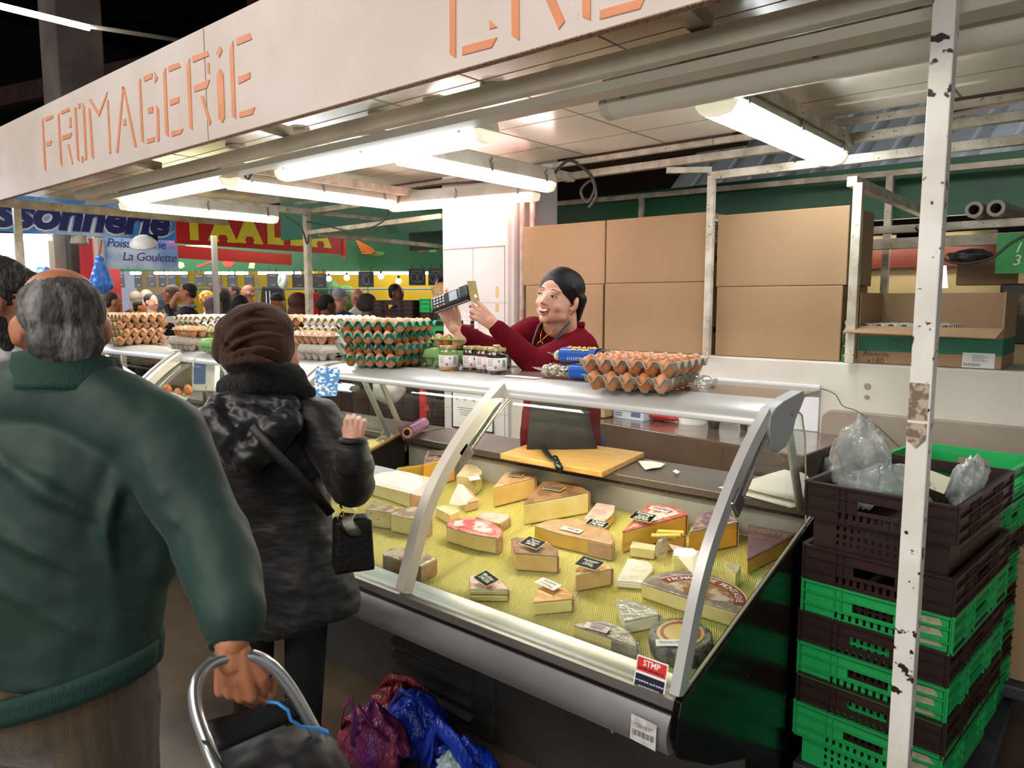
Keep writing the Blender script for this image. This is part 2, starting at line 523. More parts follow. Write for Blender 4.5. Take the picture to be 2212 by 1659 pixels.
CHEESES = [
 ('half', 0.075, 'pale', 'rose', 'pale half wheel under a pinkish rind with a purple paper, behind the foil-topped block', [(-2.545, 2.012), (-2.375, 2.002), (-2.247, 1.990), (-2.243, 2.043), (-2.273, 2.094), (-2.353, 2.140), (-2.428, 2.157), (-2.513, 2.134), (-2.561, 2.080)]),
 ('wedge', 0.115, 'orange', 'purple', 'tall deep yellow wedge standing in the dark far corner of the case', [(-2.372, 2.179), (-2.497, 2.319), (-2.412, 2.373), (-2.309, 2.321)]),
 ('chunk', 0.070, 'hole', 'crust', 'cream cheese half with a white price paper, behind the curved glass frame', [(-2.212, 2.224), (-2.283, 2.352), (-2.239, 2.401), (-2.132, 2.315), (-2.097, 2.229)]),
 ('chunk', 0.040, 'rind', 'rind', 'small orange-rinded cheese wedge in front of the half with the price paper', [(-2.150, 2.146), (-2.155, 2.212), (-2.099, 2.195), (-1.981, 2.123), (-2.004, 2.067)]),
 ('wedge', 0.085, 'amber', 'rind', 'narrow amber wedge with a dark paper, below the left end of the cutting board', [(-1.938, 2.157), (-2.012, 2.317), (-1.960, 2.364), (-1.854, 2.334)]),
 ('wedge', 0.085, 'cream', 'brown', 'large creamy wedge with a brown rind, below the cutting board', [(-1.717, 2.080), (-1.782, 2.243), (-1.799, 2.305), (-1.725, 2.341), (-1.637, 2.338), (-1.561, 2.294)]),
 ('chunk', 0.040, 'gold', 'rose', 'small yellow wedge against the steel back, under the right end of the cutting board', [(-1.499, 2.158), (-1.544, 2.316), (-1.465, 2.325), (-1.426, 2.257), (-1.416, 2.178)]),
 ('half', 0.060, 'cream', 'redlabel', 'big cream half wheel with a pink and red paper on top, left of the middle', [(-1.880, 1.833), (-1.911, 1.886), (-1.859, 1.934), (-1.779, 1.950), (-1.681, 1.915), (-1.640, 1.878), (-1.644, 1.846), (-1.741, 1.829)]),
 ('wedge', 0.070, 'cream', 'foil', 'cream block with silver foil on top, left of the curved frame', [(-2.140, 1.792), (-2.161, 1.857), (-2.101, 1.895), (-2.022, 1.888), (-1.969, 1.848), (-1.971, 1.814), (-2.064, 1.798)]),
 ('wedge', 0.070, 'hole', 'foil', 'pale cheese with tiny holes and a shiny printed top, next to the black coat', [(-2.276, 1.776), (-2.309, 1.853), (-2.250, 1.869), (-2.164, 1.841), (-2.148, 1.805)]),
 ('chunk', 0.055, 'cream', 'crust', 'rounded cream cheese half hidden behind the black coat', [(-2.443, 1.798), (-2.463, 1.864), (-2.416, 1.880), (-2.359, 1.841), (-2.331, 1.775)]),
 ('wedge', 0.035, 'gold', 'rose', 'low wedge with a pink top peeking out behind the big cream half wheel', [(-1.889, 2.000), (-1.888, 2.048), (-1.781, 2.077), (-1.759, 2.055), (-1.755, 1.992), (-1.813, 1.987)]),
 ('chunk', 0.040, 'cream', 'crust', 'small cream cheese with a white tag behind the frame, beside the big half wheel', [(-2.089, 1.979), (-2.072, 2.017), (-2.020, 2.029), (-1.969, 1.999), (-1.969, 1.944)]),
 ('chunk', 0.060, 'cream', 'crust', 'cut cheese with a whitish rind, lowest on the left beside the black coat', [(-2.074, 1.587), (-2.097, 1.616), (-2.067, 1.627), (-1.999, 1.599), (-1.977, 1.543)]),
 ('half', 0.055, 'speck', 'foil', 'brown-faced peppered half wheel in plastic film at the steel front edge', [(-1.914, 1.547), (-1.926, 1.607), (-1.883, 1.644), (-1.826, 1.656), (-1.721, 1.635), (-1.726, 1.570)]),
 ('wedge', 0.060, 'amber', 'brown', 'wedge with a black price plate on its brown top, in the middle of the mat', [(-1.596, 1.867), (-1.588, 1.888), (-1.481, 1.913), (-1.401, 1.876), (-1.371, 1.841), (-1.510, 1.789)]),
 ('half', 0.055, 'gold', 'tan', 'wide golden half wheel with a tan rind and a small pink and white paper', [(-1.604, 2.003), (-1.581, 2.076), (-1.504, 2.126), (-1.417, 2.131), (-1.327, 2.082), (-1.281, 2.033), (-1.273, 2.005), (-1.383, 1.997), (-1.496, 1.991)]),
 ('wedge', 0.040, 'morbier', 'rose', 'wedge with a dark ash line through its middle and a tilted black plate', [(-1.500, 1.534), (-1.566, 1.627), (-1.517, 1.662), (-1.450, 1.658), (-1.394, 1.623)]),
 ('wedge', 0.042, 'butter', 'gold', 'pale yellow wedge with the handwritten white Raclette paper', [(-1.281, 1.596), (-1.322, 1.665), (-1.313, 1.697), (-1.245, 1.719), (-1.203, 1.692), (-1.192, 1.674)]),
 ('wedge', 0.055, 'amber', 'brownlabel', 'wedge carrying the black plate that reads Appenzeller', [(-1.255, 1.769), (-1.284, 1.814), (-1.256, 1.857), (-1.209, 1.884), (-1.180, 1.865)]),
 ('wedge', 0.075, 'gold', 'redlabel', 'big golden wedge with a red and white paper and a black plate on its tip', [(-1.274, 2.062), (-1.309, 2.257), (-1.321, 2.319), (-1.235, 2.344), (-1.171, 2.318), (-1.151, 2.293)]),
 ('wedge', 0.085, 'orange', 'purple', 'big golden wedge with a purple printed rind just left of the right frame', [(-1.073, 2.145), (-1.115, 2.331), (-1.048, 2.354), (-0.986, 2.319), (-0.968, 2.296)]),
 ('chunk', 0.035, 'cream', 'cream', 'small pale block leaning on the golden wedge with the red paper', [(-1.238, 2.055), (-1.254, 2.100), (-1.167, 2.110), (-1.152, 2.073)]),
 ('wedge', 0.045, 'amber', 'tan', 'small wedge with thin yellow slices laid across it', [(-1.164, 2.106), (-1.195, 2.173), (-1.138, 2.214), (-1.112, 2.207)]),
 ('chunk', 0.025, 'white', 'white', 'flat white bloomy wedge between the pale block and the half wheel in foil', [(-1.164, 1.857), (-1.210, 2.002), (-1.141, 2.018), (-1.099, 1.982), (-1.088, 1.884)]),
 ('chunk', 0.055, 'butter', 'white', 'upright pale block with a white rind in front of the yellow slices', [(-1.077, 2.051), (-1.086, 2.084), (-1.034, 2.111), (-1.009, 2.089), (-1.005, 2.054), (-1.065, 2.029)]),
 ('chunk', 0.050, 'cream', 'crust', 'pale cheese block half hidden behind the right curved frame', [(-0.910, 2.057), (-0.912, 2.087), (-0.863, 2.084), (-0.857, 2.061), (-0.851, 2.014)]),
 ('wedge', 0.050, 'orange', 'comte', 'triangular wedge with a brown-purple rind printed in gold at the far right', [(-0.862, 2.120), (-0.964, 2.371), (-0.876, 2.407), (-0.797, 2.397)]),
 ('half', 0.048, 'cream', 'montagne', 'large half wheel in shiny film with a brown and red round paper at right', [(-1.070, 1.842), (-1.066, 1.907), (-1.025, 1.956), (-0.964, 1.987), (-0.889, 1.988), (-0.821, 1.963), (-0.768, 1.911), (-0.751, 1.863), (-0.753, 1.830), (-0.903, 1.831)]),
 ('chunk', 0.040, 'white', 'white', 'small white cheese in film against the right glass end', [(-0.778, 1.968), (-0.796, 2.036), (-0.784, 2.076), (-0.771, 2.071), (-0.761, 2.009)]),
 ('wedge', 0.040, 'white', 'grey', 'white wedge in clear film in front of the large half wheel', [(-1.088, 1.738), (-1.051, 1.757), (-0.982, 1.756), (-0.941, 1.731), (-1.005, 1.646)]),
 ('half', 0.040, 'cream', 'greyrind', 'half wheel with a mottled grey rind and white paper near the front corner', [(-1.113, 1.523), (-1.111, 1.572), (-1.088, 1.610), (-1.044, 1.630), (-0.983, 1.623), (-0.934, 1.594), (-0.910, 1.554), (-1.005, 1.544)]),
]
PLATES = [
 ('black', 'Tomme\nde Fleurs\n28€90k', 'on the brown wedge in the middle', (-1.484, 1.851, 0.803), (0.994, -0.111), 0.090, 0.055),
 ('black', 'Appenzeller\nA.O.C\n32€90kg', 'reading Appenzeller on the amber wedge', (-1.238, 1.822, 0.799), (0.999, -0.032), 0.090, 0.055),
 ('black', 'Morbier\n24€20k', 'reading Morbier on the ash-lined wedge', (-1.475, 1.611, 0.753), (0.951, -0.306), 0.089, 0.055),
 ('black', 'Fromage\nSuisse\n20€90k', 'on the tip of the big golden wedge with red paper', (-1.251, 2.162, 0.866), (1.000, 0.012), 0.090, 0.055),
 ('black', 'Comté\n19€90k', 'half hidden behind the wide golden half wheel', (-1.402, 2.111, 0.824), (1.000, -0.010), 0.090, 0.040),
 ('brown', 'Mimolette\n24€90k', 'on the tall yellow wedge in the far corner', (-2.408, 2.301, 0.912), (0.994, 0.110), 0.090, 0.055),
 ('brown', 'Beaufort\n29€90', 'on the narrow amber wedge', (-1.937, 2.306, 0.883), (0.969, 0.245), 0.074, 0.053),
 ('brown', 'Gruyère\n22€90', 'on the large creamy brown-rinded wedge', (-1.699, 2.248, 0.875), (0.997, 0.071), 0.090, 0.044),
 ('white', 'Raclette\n21€90kg', 'reading Raclette on the pale yellow wedge', (-1.296, 1.690, 0.758), (0.988, -0.153), 0.090, 0.041),
 ('pink', '17€90 kg', 'pink and white, on the tan half wheel', (-1.453, 2.027, 0.812), (1.000, 0.008), 0.090, 0.030),
 ('pink', '16€90', 'on the red paper of the big golden wedge', (-1.253, 2.282, 0.866), (1.000, -0.024), 0.085, 0.030),
 ('pink', 'Tomme\n18€90', 'on the mottled grey half wheel in front', (-1.045, 1.577, 0.736), (0.993, 0.121), 0.077, 0.030),
 ('white', 'Tomme 19€90', 'on the round grey wheel at the corner', (-0.835, 1.599, 0.751), (0.848, 0.525), 0.087, 0.030),
 ('white', 'Savoie\n22€90', 'on the cream half behind the frame', (-2.100, 2.221, 0.857), (0.590, 0.800), 0.050, 0.055),
]

# ------------------------------------------------------------------ the place
def text_mb(body, size, align='CENTER', space=1.0, offset=0.0, shear=0.0):
    cu = bpy.data.curves.new('letters', 'FONT')
    cu.body = body
    cu.size = size
    cu.align_x = align
    cu.align_y = 'CENTER'
    cu.offset = offset
    cu.shear = shear
    cu.space_character = space
    cu.space_line = 0.85
    cu.resolution_u = 3
    o = bpy.data.objects.new('letters', cu)
    me = o.to_mesh()
    mb = MB()
    mb.add([v.co.copy() for v in me.vertices], [list(p.vertices) for p in me.polygons])
    bpy.data.objects.remove(o)
    return mb

M_floor = mat('stained_concrete', '#6a5b48', 0.5, col2='#463b2f', vscale=1.6, bump=0.25, bscale=9, specks='#8a8070', sp_scale=55, sp_thr=0.76)
M_white = mat('dirty_white_paint', '#d9d2c6', 0.5, col2='#bdb29f', vscale=3, specks='#6b5540', sp_scale=120, sp_thr=0.70)
M_tube = mat('flaking_cream_tube', '#cfc6b4', 0.45, col2='#a59a84', vscale=12, specks='#5d452f', sp_scale=70, sp_thr=0.66)
M_post = mat('chipped_white_post', '#f0ece6', 0.35, col2='#ddd6cc', vscale=6, specks='#2a1c1e', sp_scale=26, sp_thr=0.612, bump=0.15, bscale=30)
M_galv = mat('galvanised_beam', '#dedacb', 0.42, 0.05, col2='#c9c5b5', vscale=3)
M_sign = mat('sign_board_paint', '#ddcfc6', 0.5, col2='#cfc0b4', vscale=2.2, specks='#5a4a42', sp_scale=45, sp_thr=0.755)
M_orange = mat('salmon_letter_paint', '#e8976a', 0.5, col2='#dd8a5c', vscale=9)
M_rust = mat('rusty_edge', '#7a5b3c', 0.8, col2='#3f2b1f', vscale=60, vcon=(0.45, 0.55))
M_ceil = mat('stall_ceiling_panel', '#dcd7c6', 0.22, col2='#d0cab6', vscale=1.4, spec=0.5)
M_seam = mat('panel_seam', '#6f6a5c', 0.6)
M_steel = mat('brushed_steel', '#b9b6b0', 0.28, 0.9, col2='#9c9892', vscale=6, stretch=(0.6, 18, 18))
M_black = mat('black_plastic', '#0c0c0d', 0.35, specks='#77777a', sp_scale=38, sp_thr=0.77)
M_dark = mat('dark_gap', '#050505', 0.8)

sb = MB()
sb.box((-10, 3, -0.05), (44, 34, 0.1))
tag(sb.build('floor', M_floor), kind='structure')

# hall shell far away: dark timber roof, concrete pillars
M_roofdark = mat('dark_roof_boards', '#21140d', 0.8, col2='#100a07', vscale=1.2, stretch=(1, 6, 1), bump=0.3, bscale=6)
sb = MB()
sb.box((-10, 5.5, 11.4), (44, 29, 0.1))
sb.box((-31, 5.5, 5.7), (0.2, 29, 11.4))
sb.box((-10, 19.5, 5.7), (44, 0.2, 11.4))
tag(sb.build('ceiling_hall', M_roofdark), kind='structure')
M_conc = mat('grey_concrete', '#5d564c', 0.8, col2='#443d35', vscale=2.5, bump=0.2, bscale=15)
sb = MB()
sb.box((-9.60, 3.46, 5.7), (0.50, 0.50, 11.35))
tag(sb.build('pillar', M_conc, bevel=0.02), kind='structure')
M_timber = mat('brown_timber', '#4a2a18', 0.7, col2='#2b170d', vscale=3, stretch=(1, 8, 1))
def roof_timber(a, b, w, h, lab, m=None):
    sb = MB()
    sb.sqtube(a, b, w, h)
    return tag(sb.build('roof_timber', m or M_timber, bevel=0.01), lab, 'beam')
roof_timber((-11.4, 7.3, 2.6), (-11.4, 7.3, 11.3), 0.8, 0.6, 'upright dark brown timber high above the sign, right of the concrete pillar')
roof_timber((-12, 7, 5.9), (-26, 1.5, 5.0), 0.2, 0.35, 'dark horizontal timber high behind the left end of the sign')
sb = MB()
sb.box((-12.2, 9.6, 6.8), (0.5, 0.5, 9.2))
tag(sb.build('pillar', mat('pale_concrete', '#8a8580', 0.8, col2='#6f6a66', vscale=2)), kind='structure')

# stall ceiling
sb = MB()
sb.span((-6.7, 1.67, 2.42), (1.9, 3.52, 2.46))
ce = sb.build('ceiling', [M_ceil])
tag(ce, kind='structure')
sb = MB()
for x in (-6.2, -5.1, -4.2, -3.3, -2.45, -1.95, -1.35, -0.62, -0.05, 0.6, 1.2):
    sb.span((x, 1.68, 2.4185), (x + 0.006, 3.52, 2.4215))
for y in (2.1, 2.75, 3.2):
    sb.span((-6.7, y, 2.4187), (1.9, y + 0.003, 2.4213))
tag(sb.build('trim_1', M_seam), kind='structure')

# fascia sign
sign = thing('sign_board', 'long off-white sign board with salmon stencil letters along the top of the cheese stall', 'sign', (-2.5, 1.65, 2.27))
sb = MB()
sb.span((-7.9, 1.63, 2.283), (1.2, 1.652, 2.745))
sb.build('board', M_sign, sign)
sb = MB()
sb.span((-7.9, 1.628, 2.2795), (1.2, 1.654, 2.283))
sb.build('edge_strip', mat('rusted_red_edge', '#9a7c66', 0.8, col2='#6a4a3a', vscale=110, vcon=(0.5, 0.6)), sign)
sb = MB()
sb.span((-3.095, 1.6288, 2.285), (-3.09, 1.6305, 2.74))
sb.build('joint', mat('thin_joint', '#8d8078', 0.8), sign)
for ch, polys in LETTERS:
    sb = MB()
    for p in polys:
        n = len(p)
        sb.add([(x, 1.6265, min(z, 2.742)) for x, z in p] + [(x, 1.6315, min(z, 2.742)) for x, z in p], [list(range(n)), list(range(n, 2 * n))[::-1]] + [(i, (i + 1) % n, n + (i + 1) % n, n + i) for i in range(n)])
    sb.build('letter', M_orange, sign)
sb = MB()
sb.span((-6.05, 1.624, 2.44), (-5.93, 1.63, 2.50))
pl = sb.build('number_plate', mat('navy_plate', '#1b2038', 0.4), sign)
tb = MB()
place_text(text_mb('25', 0.055), tb, basisM((-5.985, 1.6225, 2.47), (1, 0, 0), (0, -1, 0)))
tb.build('digits', mat('white_print', '#e8e8e8', 0.5), pl)

# welded frame of the stall
fr = thing('stall_frame', 'welded frame of dirty white and grey tubes that carries the stall ceiling', 'frame', (-2.0, 2.7, 2.3))
def bar(name, a, b, w, h=None, m=None, bev=0.003):
    sb = MB()
    sb.sqtube(a, b, w, h)
    return sb.build(name, m or M_tube, fr, bevel=bev)
b1 = bar('front_beam', (-5.45, 1.95, 2.305), (1.3, 1.95, 2.305), 0.05, 0.055, M_galv)
bar('beam_channel', (-5.45, 2.03, 2.262), (1.3, 2.03, 2.262), 0.09, 0.03, mat('dark_channel', '#c9c6b9', 0.5, 0.0))
bar('cross_rail', (-6.55, 1.68, 2.335), (-6.55, 3.6, 2.335), 0.05, 0.06)
for x in (-5.25, -3.80, -2.62, -1.07):
    bar('cross_rail', (x, 1.98, 2.325), (x, 3.62, 2.325), 0.05, 0.05)
for x in (-3.0, -0.98, -4.3, 0.1):
    bar('short_rail', (x, 1.67, 2.385), (x, 1.97, 2.36), 0.06, 0.04)
bar('rear_rail', (-5.35, 3.55, 2.395), (1.9, 3.55, 2.395), 0.03, 0.03)
bar('rear_rail', (-5.35, 3.62, 2.335), (1.9, 3.62, 2.335), 0.045, 0.04)
bar('post', (-0.372, 1.9, 0.0), (-0.372, 1.9, 2.6), 0.046, 0.046, M_post)
bar('post', (-6.72, 1.95, 0.0), (-6.72, 1.95, 2.33), 0.05, 0.05)
bar('post', (-5.28, 3.6, 0.0), (-5.28, 3.6, 2.36), 0.05, 0.05)
bar('rack_rail', (-5.28, 3.6, 2.16), (-3.70, 3.6, 2.18), 0.035, 0.035)
bar('rack_rail', (-5.27, 3.6, 2.33), (-5.27, 5.9, 2.33), 0.035, 0.035)
bar('rack_rail', (-5.20, 3.66, 2.15), (-4.6, 5.6, 2.05), 0.035, 0.035)
bar('rack_rail', (-1.722, 3.57, 2.232), (1.9, 3.57, 2.232), 0.035, 0.04)
bar('rack_post', (-1.705, 3.565, 1.32), (-1.705, 3.565, 2.232), 0.035, 0.035)
bar('rack_post', (-1.0, 3.565, 1.32), (-1.0, 3.565, 2.125), 0.04, 0.04)
bar('rack_arm', (-1.03, 3.56, 2.135), (-0.98, 4.75, 2.10), 0.045, 0.045)
bar('rack_arm', (-1.9, 3.45, 2.265), (-1.71, 3.57, 2.262), 0.03, 0.03)
bar('brace', (-0.372, 1.9, 2.36), (-0.47, 2.02, 2.29), 0.02, 0.03)
# torn sticker remains on the post
sb = MB()
sb.box((-0.374, 1.8755, 1.372), (0.040, 0.0012, 0.085))
sb.add([(-0.395, 1.8752, 1.322), (-0.354, 1.8752, 1.322), (-0.354, 1.8752, 1.285), (-0.374, 1.8752, 1.262), (-0.395, 1.8752, 1.285)], [(0, 1, 2, 3, 4)])
sb.build('old_sticker', mat('worn_sticker', '#b9a995', 0.8, col2='#7d6a5a', vscale=60, vcon=(0.45, 0.55)), fr)

# round vents in the ceiling
M_vent = mat('grey_vent', '#b7b3a8', 0.5)
vpos = [(-0.657, 2.23), (-0.967, 2.218), (-1.642, 2.208), (-1.947, 2.176), (-2.268, 2.179), (-2.608, 2.168), (-3.15, 2.12), (-3.7, 2.1)]
where = ['rightmost, beside the post', 'second from the post', 'left of the cable clip', 'in the pink glow', 'left edge of the pink glow', 'above the lit lamp', 'above the lamp pair', 'leftmost small one']
for i, (x, y) in enumerate(vpos):
    v = thing('ceiling_vent', 'round grey ceiling vent above the front beam, ' + where[i], 'vent', (x, y, 2.42), group='round ceiling vents')
    sb = MB()
    sb.lathe([(0.0505, 0.0), (0.052, -0.008), (0.046, -0.014), (0.036, -0.012), (0.034, -0.004)], 24, mtx((x, y, 2.419)))
    sb.build('ring', M_vent, v, smooth=True, angle=40)
    sb = MB()
    for k in range(3):
        sb.lathe([(0.031 - k * 0.010, -0.009), (0.027 - k * 0.010, -0.013), (0.025 - k * 0.010, -0.007)], 20, mtx((x, y, 2.419)))
    sb.build('grille', M_vent, v, smooth=True, angle=40)

# ------------------------------------------------------------------ rear wall, tiled column
sb = MB()
sb.span((-3.06, 3.6, 0), (3.0, 4.05, 1.318))
tag(sb.build('wall_back', mat('old_white_wall', '#d5d0c6', 0.45, col2='#c2baab', vscale=2.2, stretch=(1, 1, 0.4), specks='#8d7f6c', sp_scale=40, sp_thr=0.72, bump=0.2, bscale=20), bevel=0.01), kind='structure')
M_tile = mat('white_tiled_face', '#ded8d4', 0.2, col2='#d2cac6', vscale=2)
sb = MB()
sb.span((-3.69, 3.6, 0), (-3.10, 4.09, 2.9))
sb.span((-3.10, 3.63, 0), (-3.075, 4.09, 2.9))
tag(sb.build('column', M_tile, bevel=0.004), kind='structure')
sb = MB()
for (a, b) in (((-3.405, 3.5985, 0.6), (-3.402, 3.6, 1.95)), ((-3.69, 3.5985, 1.59), (-3.10, 3.6, 1.593)), ((-3.69, 3.5985, 0.86), (-3.10, 3.6, 0.863)), ((-3.68, 3.5975, 1.95), (-3.125, 3.6, 1.956)), ((-3.127, 3.5975, 0.5), (-3.122, 3.6, 1.955))):
    sb.span(a, b)
tag(sb.build('trim_2', mat('tile_joint', '#9a8f88', 0.8)), kind='structure')
# mosaic corner of red, black and white tiles, adhesive left-overs
mos = thing('mosaic_tiles', 'patch of small black, white and red mosaic tiles on the white column', 'tiles', (-3.45, 3.6, 1.4))
sb = MB()
cols = ['kwwwww', 'kwwwww', 'kkwwkw', 'wkkrkw', 'wkrrkr', 'wrrwrk', 'wwrrkw']
for r_, row in enumerate(cols):
    for c_, ch in enumerate(row):
        sb.m = 'wkr'.index(ch)
        sb.span((-3.56 + c_ * 0.034, 3.594, 1.50 - r_ * 0.026), (-3.56 + c_ * 0.034 + 0.030, 3.6, 1.50 - r_ * 0.026 + 0.022))
sb.build('mosaic', [mat('mosaic_white', '#e6e4e0', 0.2), mat('mosaic_black', '#17171a', 0.2), mat('mosaic_red', '#c6262c', 0.25)], mos)
sb = MB()
for (x, z, w_, h_) in ((-3.655, 1.66, 0.02, 0.07), (-3.655, 1.62, 0.02, 0.03), (-3.19, 1.66, 0.022, 0.075), (-3.19, 1.56, 0.024, 0.05)):
    sb.box((x, 3.598, z), (w_, 0.003, h_))
sb.build('glue_mark', mat('yellow_glue', '#cdb46a', 0.6), mos)
# pipes down the side of the column
for i, (x, y, r_) in enumerate(((-3.03, 3.66, 0.017), (-2.995, 3.72, 0.02))):
    sb = MB()
    sb.tube([(x, y, 0), (x, y, 2.9)], r_, 12)
    pp = tag(sb.build('wall_pipe', mat('painted_pipe', '#cbbdb6', 0.5, col2='#a88f80', vscale=10), smooth=True, angle=40), ['thin painted pipe running down the corner of the tiled column', 'thicker painted pipe beside the cartons at the column'][i], 'pipe')
# paper notice on the column, seen through the case glass
nt_ = thing('wall_notice', 'laminated white notice with small food pictures on the column, seen through the case', 'notice', (-3.45, 3.595, 0.95))
sb = MB()
sb.m = 0
sb.span((-3.60, 3.590, 0.735), (-3.215, 3.597, 1.13))
sb.m = 1
for a, b in (((-3.605, 3.588, 0.73), (-3.595, 3.592, 1.13)), ((-3.605, 3.588, 0.728), (-3.215, 3.592, 0.738)), ((-3.225, 3.588, 0.73), (-3.215, 3.592, 1.13))):
    sb.span(a, b)
sb.build('sheet', [mat('notice_paper', '#e9e6e2', 0.4), M_dark], nt_)
sb = MB()
for r_ in range(3):
    for c_ in range(3):
        sb.m = (r_ + c_) % 3
        sb.box((-3.55 + c_ * 0.075, 3.589, 1.05 - r_ * 0.055), (0.035, 0.002, 0.022), (0, 0.4 * (c_ - 1), 0))
sb.m = 3
for r_ in range(4):
    sb.box((-3.47, 3.589, 0.875 - r_ * 0.016), (0.16 - 0.02 * r_, 0.002, 0.003))
sb.span((-3.32, 3.5885, 0.97), (-3.27, 3.59, 1.05))
sb.build('print', [mat('print_orange', '#c98a5a', 0.6), mat('print_pink', '#c47f86', 0.6), mat('print_tan', '#b9a06a', 0.6), mat('print_grey', '#55585c', 0.6)], nt_)

# green stall boards across the back
M_green = mat('green_stall_board', '#17603b', 0.45, col2='#0f4a2c', vscale=1.2)
sb = MB()
sb.span((-5.6, 5.0, 2.10), (4.0, 5.05, 2.43))
tag(sb.build('sign_board', M_green), 'long plain green board of the stall behind, above the brown cartons', 'sign')
gf = thing('tube_rack', 'thin cream tube rack standing before the long green board', 'rack', (-1.5, 4.9, 2.3))
for nm, a, b, w_ in (('rail', (-3.7, 4.9, 2.39), (3.5, 4.9, 2.30), 0.035), ('rail', (-1.5, 4.4, 1.985), (3.5, 4.4, 1.985), 0.04), ('rail', (-2.9, 4.7, 1.93), (3.5, 4.7, 1.93), 0.06), ('post', (-1.2, 4.9, 0), (-1.2, 4.9, 2.35), 0.04), ('post', (-2.9, 4.9, 0), (-2.9, 4.9, 2.37), 0.035)):
    sb = MB()
    sb.sqtube(a, b, w_)
    sb.build(nm, M_tube, gf, bevel=0.002)
# corrugated roof sheet and timber seen over the green board
sb = MB()
def corr(u, v):
    x = -3.6 + u * 8
    return (x + v * 0.8, 6.0 + v * 1.6 + (0.06 if int(u * 90) % 3 == 0 else 0), 2.25 + v * 2.2)
sb.sheet(corr, 270, 1)
tag(sb.build('corrugated_sheet', mat('grey_sheet_metal', '#8f9598', 0.4, 0.4, col2='#6f7477', vscale=2)), 'grey corrugated roof sheet glimpsed over the green board', 'roof sheet')
roof_timber((-5.0, 4.3, 2.62), (-1.9, 4.35, 2.66), 0.25, 0.22, 'reddish brown timber above the tiled column, behind the pink lamp', mat('red_timber', '#5a2f1c', 0.7, col2='#3a1d10', vscale=3, stretch=(6, 1, 1)))
roof_timber((-1.0, 5.3, 2.80), (0.6, 5.4, 2.95), 0.12, 0.14, 'rough brown timber end seen over the green board at right')

# ------------------------------------------------------------------ tube lamps under the ceiling
M_body = mat('grey_lamp_housing', '#cfcbc0', 0.5, col2='#b9b2a2', vscale=8, specks='#6f5f4c', sp_scale=90, sp_thr=0.74)
M_clip = mat('metal_clip', '#8d8b86', 0.35, 0.7)
M_cap = mat('lamp_end_glow', '#d8d4bd', 0.4, emit='#fff6d8', estr=0.35)
def tube_lamp(loc, rz, length, label, emission, width=0.10, col='#f4fbff', lit=True, body=None):
    t = thing('tube_lamp', label, 'lamp', loc, rz, 'tube lamps under the stall ceiling')
    h = length / 2
    hw = width / 2
    sb = MB()
    sb.extrude_x([(-hw * 0.55, 0.075), (hw * 0.55, 0.075), (hw * 0.95, 0.018), (hw * 1.0, 0.0), (-hw * 1.0, 0.0), (-hw * 0.95, 0.018)], -h, h)
    sb.build('housing', body or M_body, t, world=False, bevel=0.004)
    prof = [(-hw * 0.93, 0.0), (-hw * 0.90, -0.018), (-hw * 0.62, -0.045), (0, -0.052), (hw * 0.62, -0.045), (hw * 0.90, -0.018), (hw * 0.93, 0.0)]
    e = 0.035
    sb = MB()
    sb.extrude_x(prof, -h + e, h - e)
    sb.build('diffuser', glow('tube_' + ('%s_%d' % (col[1:], emission)), col, emission) if lit else glassy('dusty_diffuser', '#e6e6da', 0.10, 1.6, 0.80, '#f0ede0', bump=0.3, bscale=60), t, world=False, smooth=True, angle=50)
    for s in (-1, 1):
        sb = MB()
        sb.extrude_x([(p[0] * 1.01, p[1] * 1.02) for p in prof], s * (h - e), s * h)
        sb.build('end_cap', M_cap if lit else M_body, t, world=False, bevel=0.006)
    n = max(2, int(length / 0.36))
    for k in range(n):
        sb = MB()
        x = -h + 0.10 + k * (length - 0.2) / (n - 1)
        for s in (-1, 1):
            sb = MB()
            sb.box((x, s * hw * 1.03, 0.012), (0.016, 0.006, 0.040))
            sb.box((x, s * hw * 0.88, 0.040), (0.008, 0.006, 0.045), (s * -0.45, 0, 0))
            sb.build('clip', M_clip, t, world=False)
    return t
tube_lamp((-2.69, 2.19, 2.262), 0.0, 1.42, 'brightest long lamp running along the front beam over the middle of the counter', 14, 0.125)
tube_lamp((-4.38, 2.08, 2.262), 0.0, 1.30, 'lamp along the front beam at the left, joining its neighbour in a corner', 14, 0.12)
tube_lamp((-3.86, 2.72, 2.262), PI / 2, 1.15, 'lamp running to the back from the left corner joint', 14, 0.115)
tube_lamp((-5.26, 2.72, 2.262), PI / 2, 1.16, 'yellowish lamp furthest left, below the blue banner lettering', 9, 0.115, '#fff3b8')
tube_lamp((-2.60, 2.83, 2.262), PI / 2, 1.10, 'pinkish lamp running back to the coiled cables', 14, 0.115, '#ffdcd6')
tube_lamp((-3.42, 3.50, 2.262), R(11), 1.12, 'pink lamp hanging crosswise right in front of the tiled column', 9, 0.115, '#ffb9ae')
tube_lamp((-1.12, 2.95, 2.262), PI / 2, 1.22, 'wide white lamp running back at the right, under the unlit one', 15, 0.15)
tube_lamp((-0.72, 2.18, 2.262), 0.0, 1.42, 'unlit dusty lamp with ribbed cover along the front beam at right', 0, 0.13, lit=False)
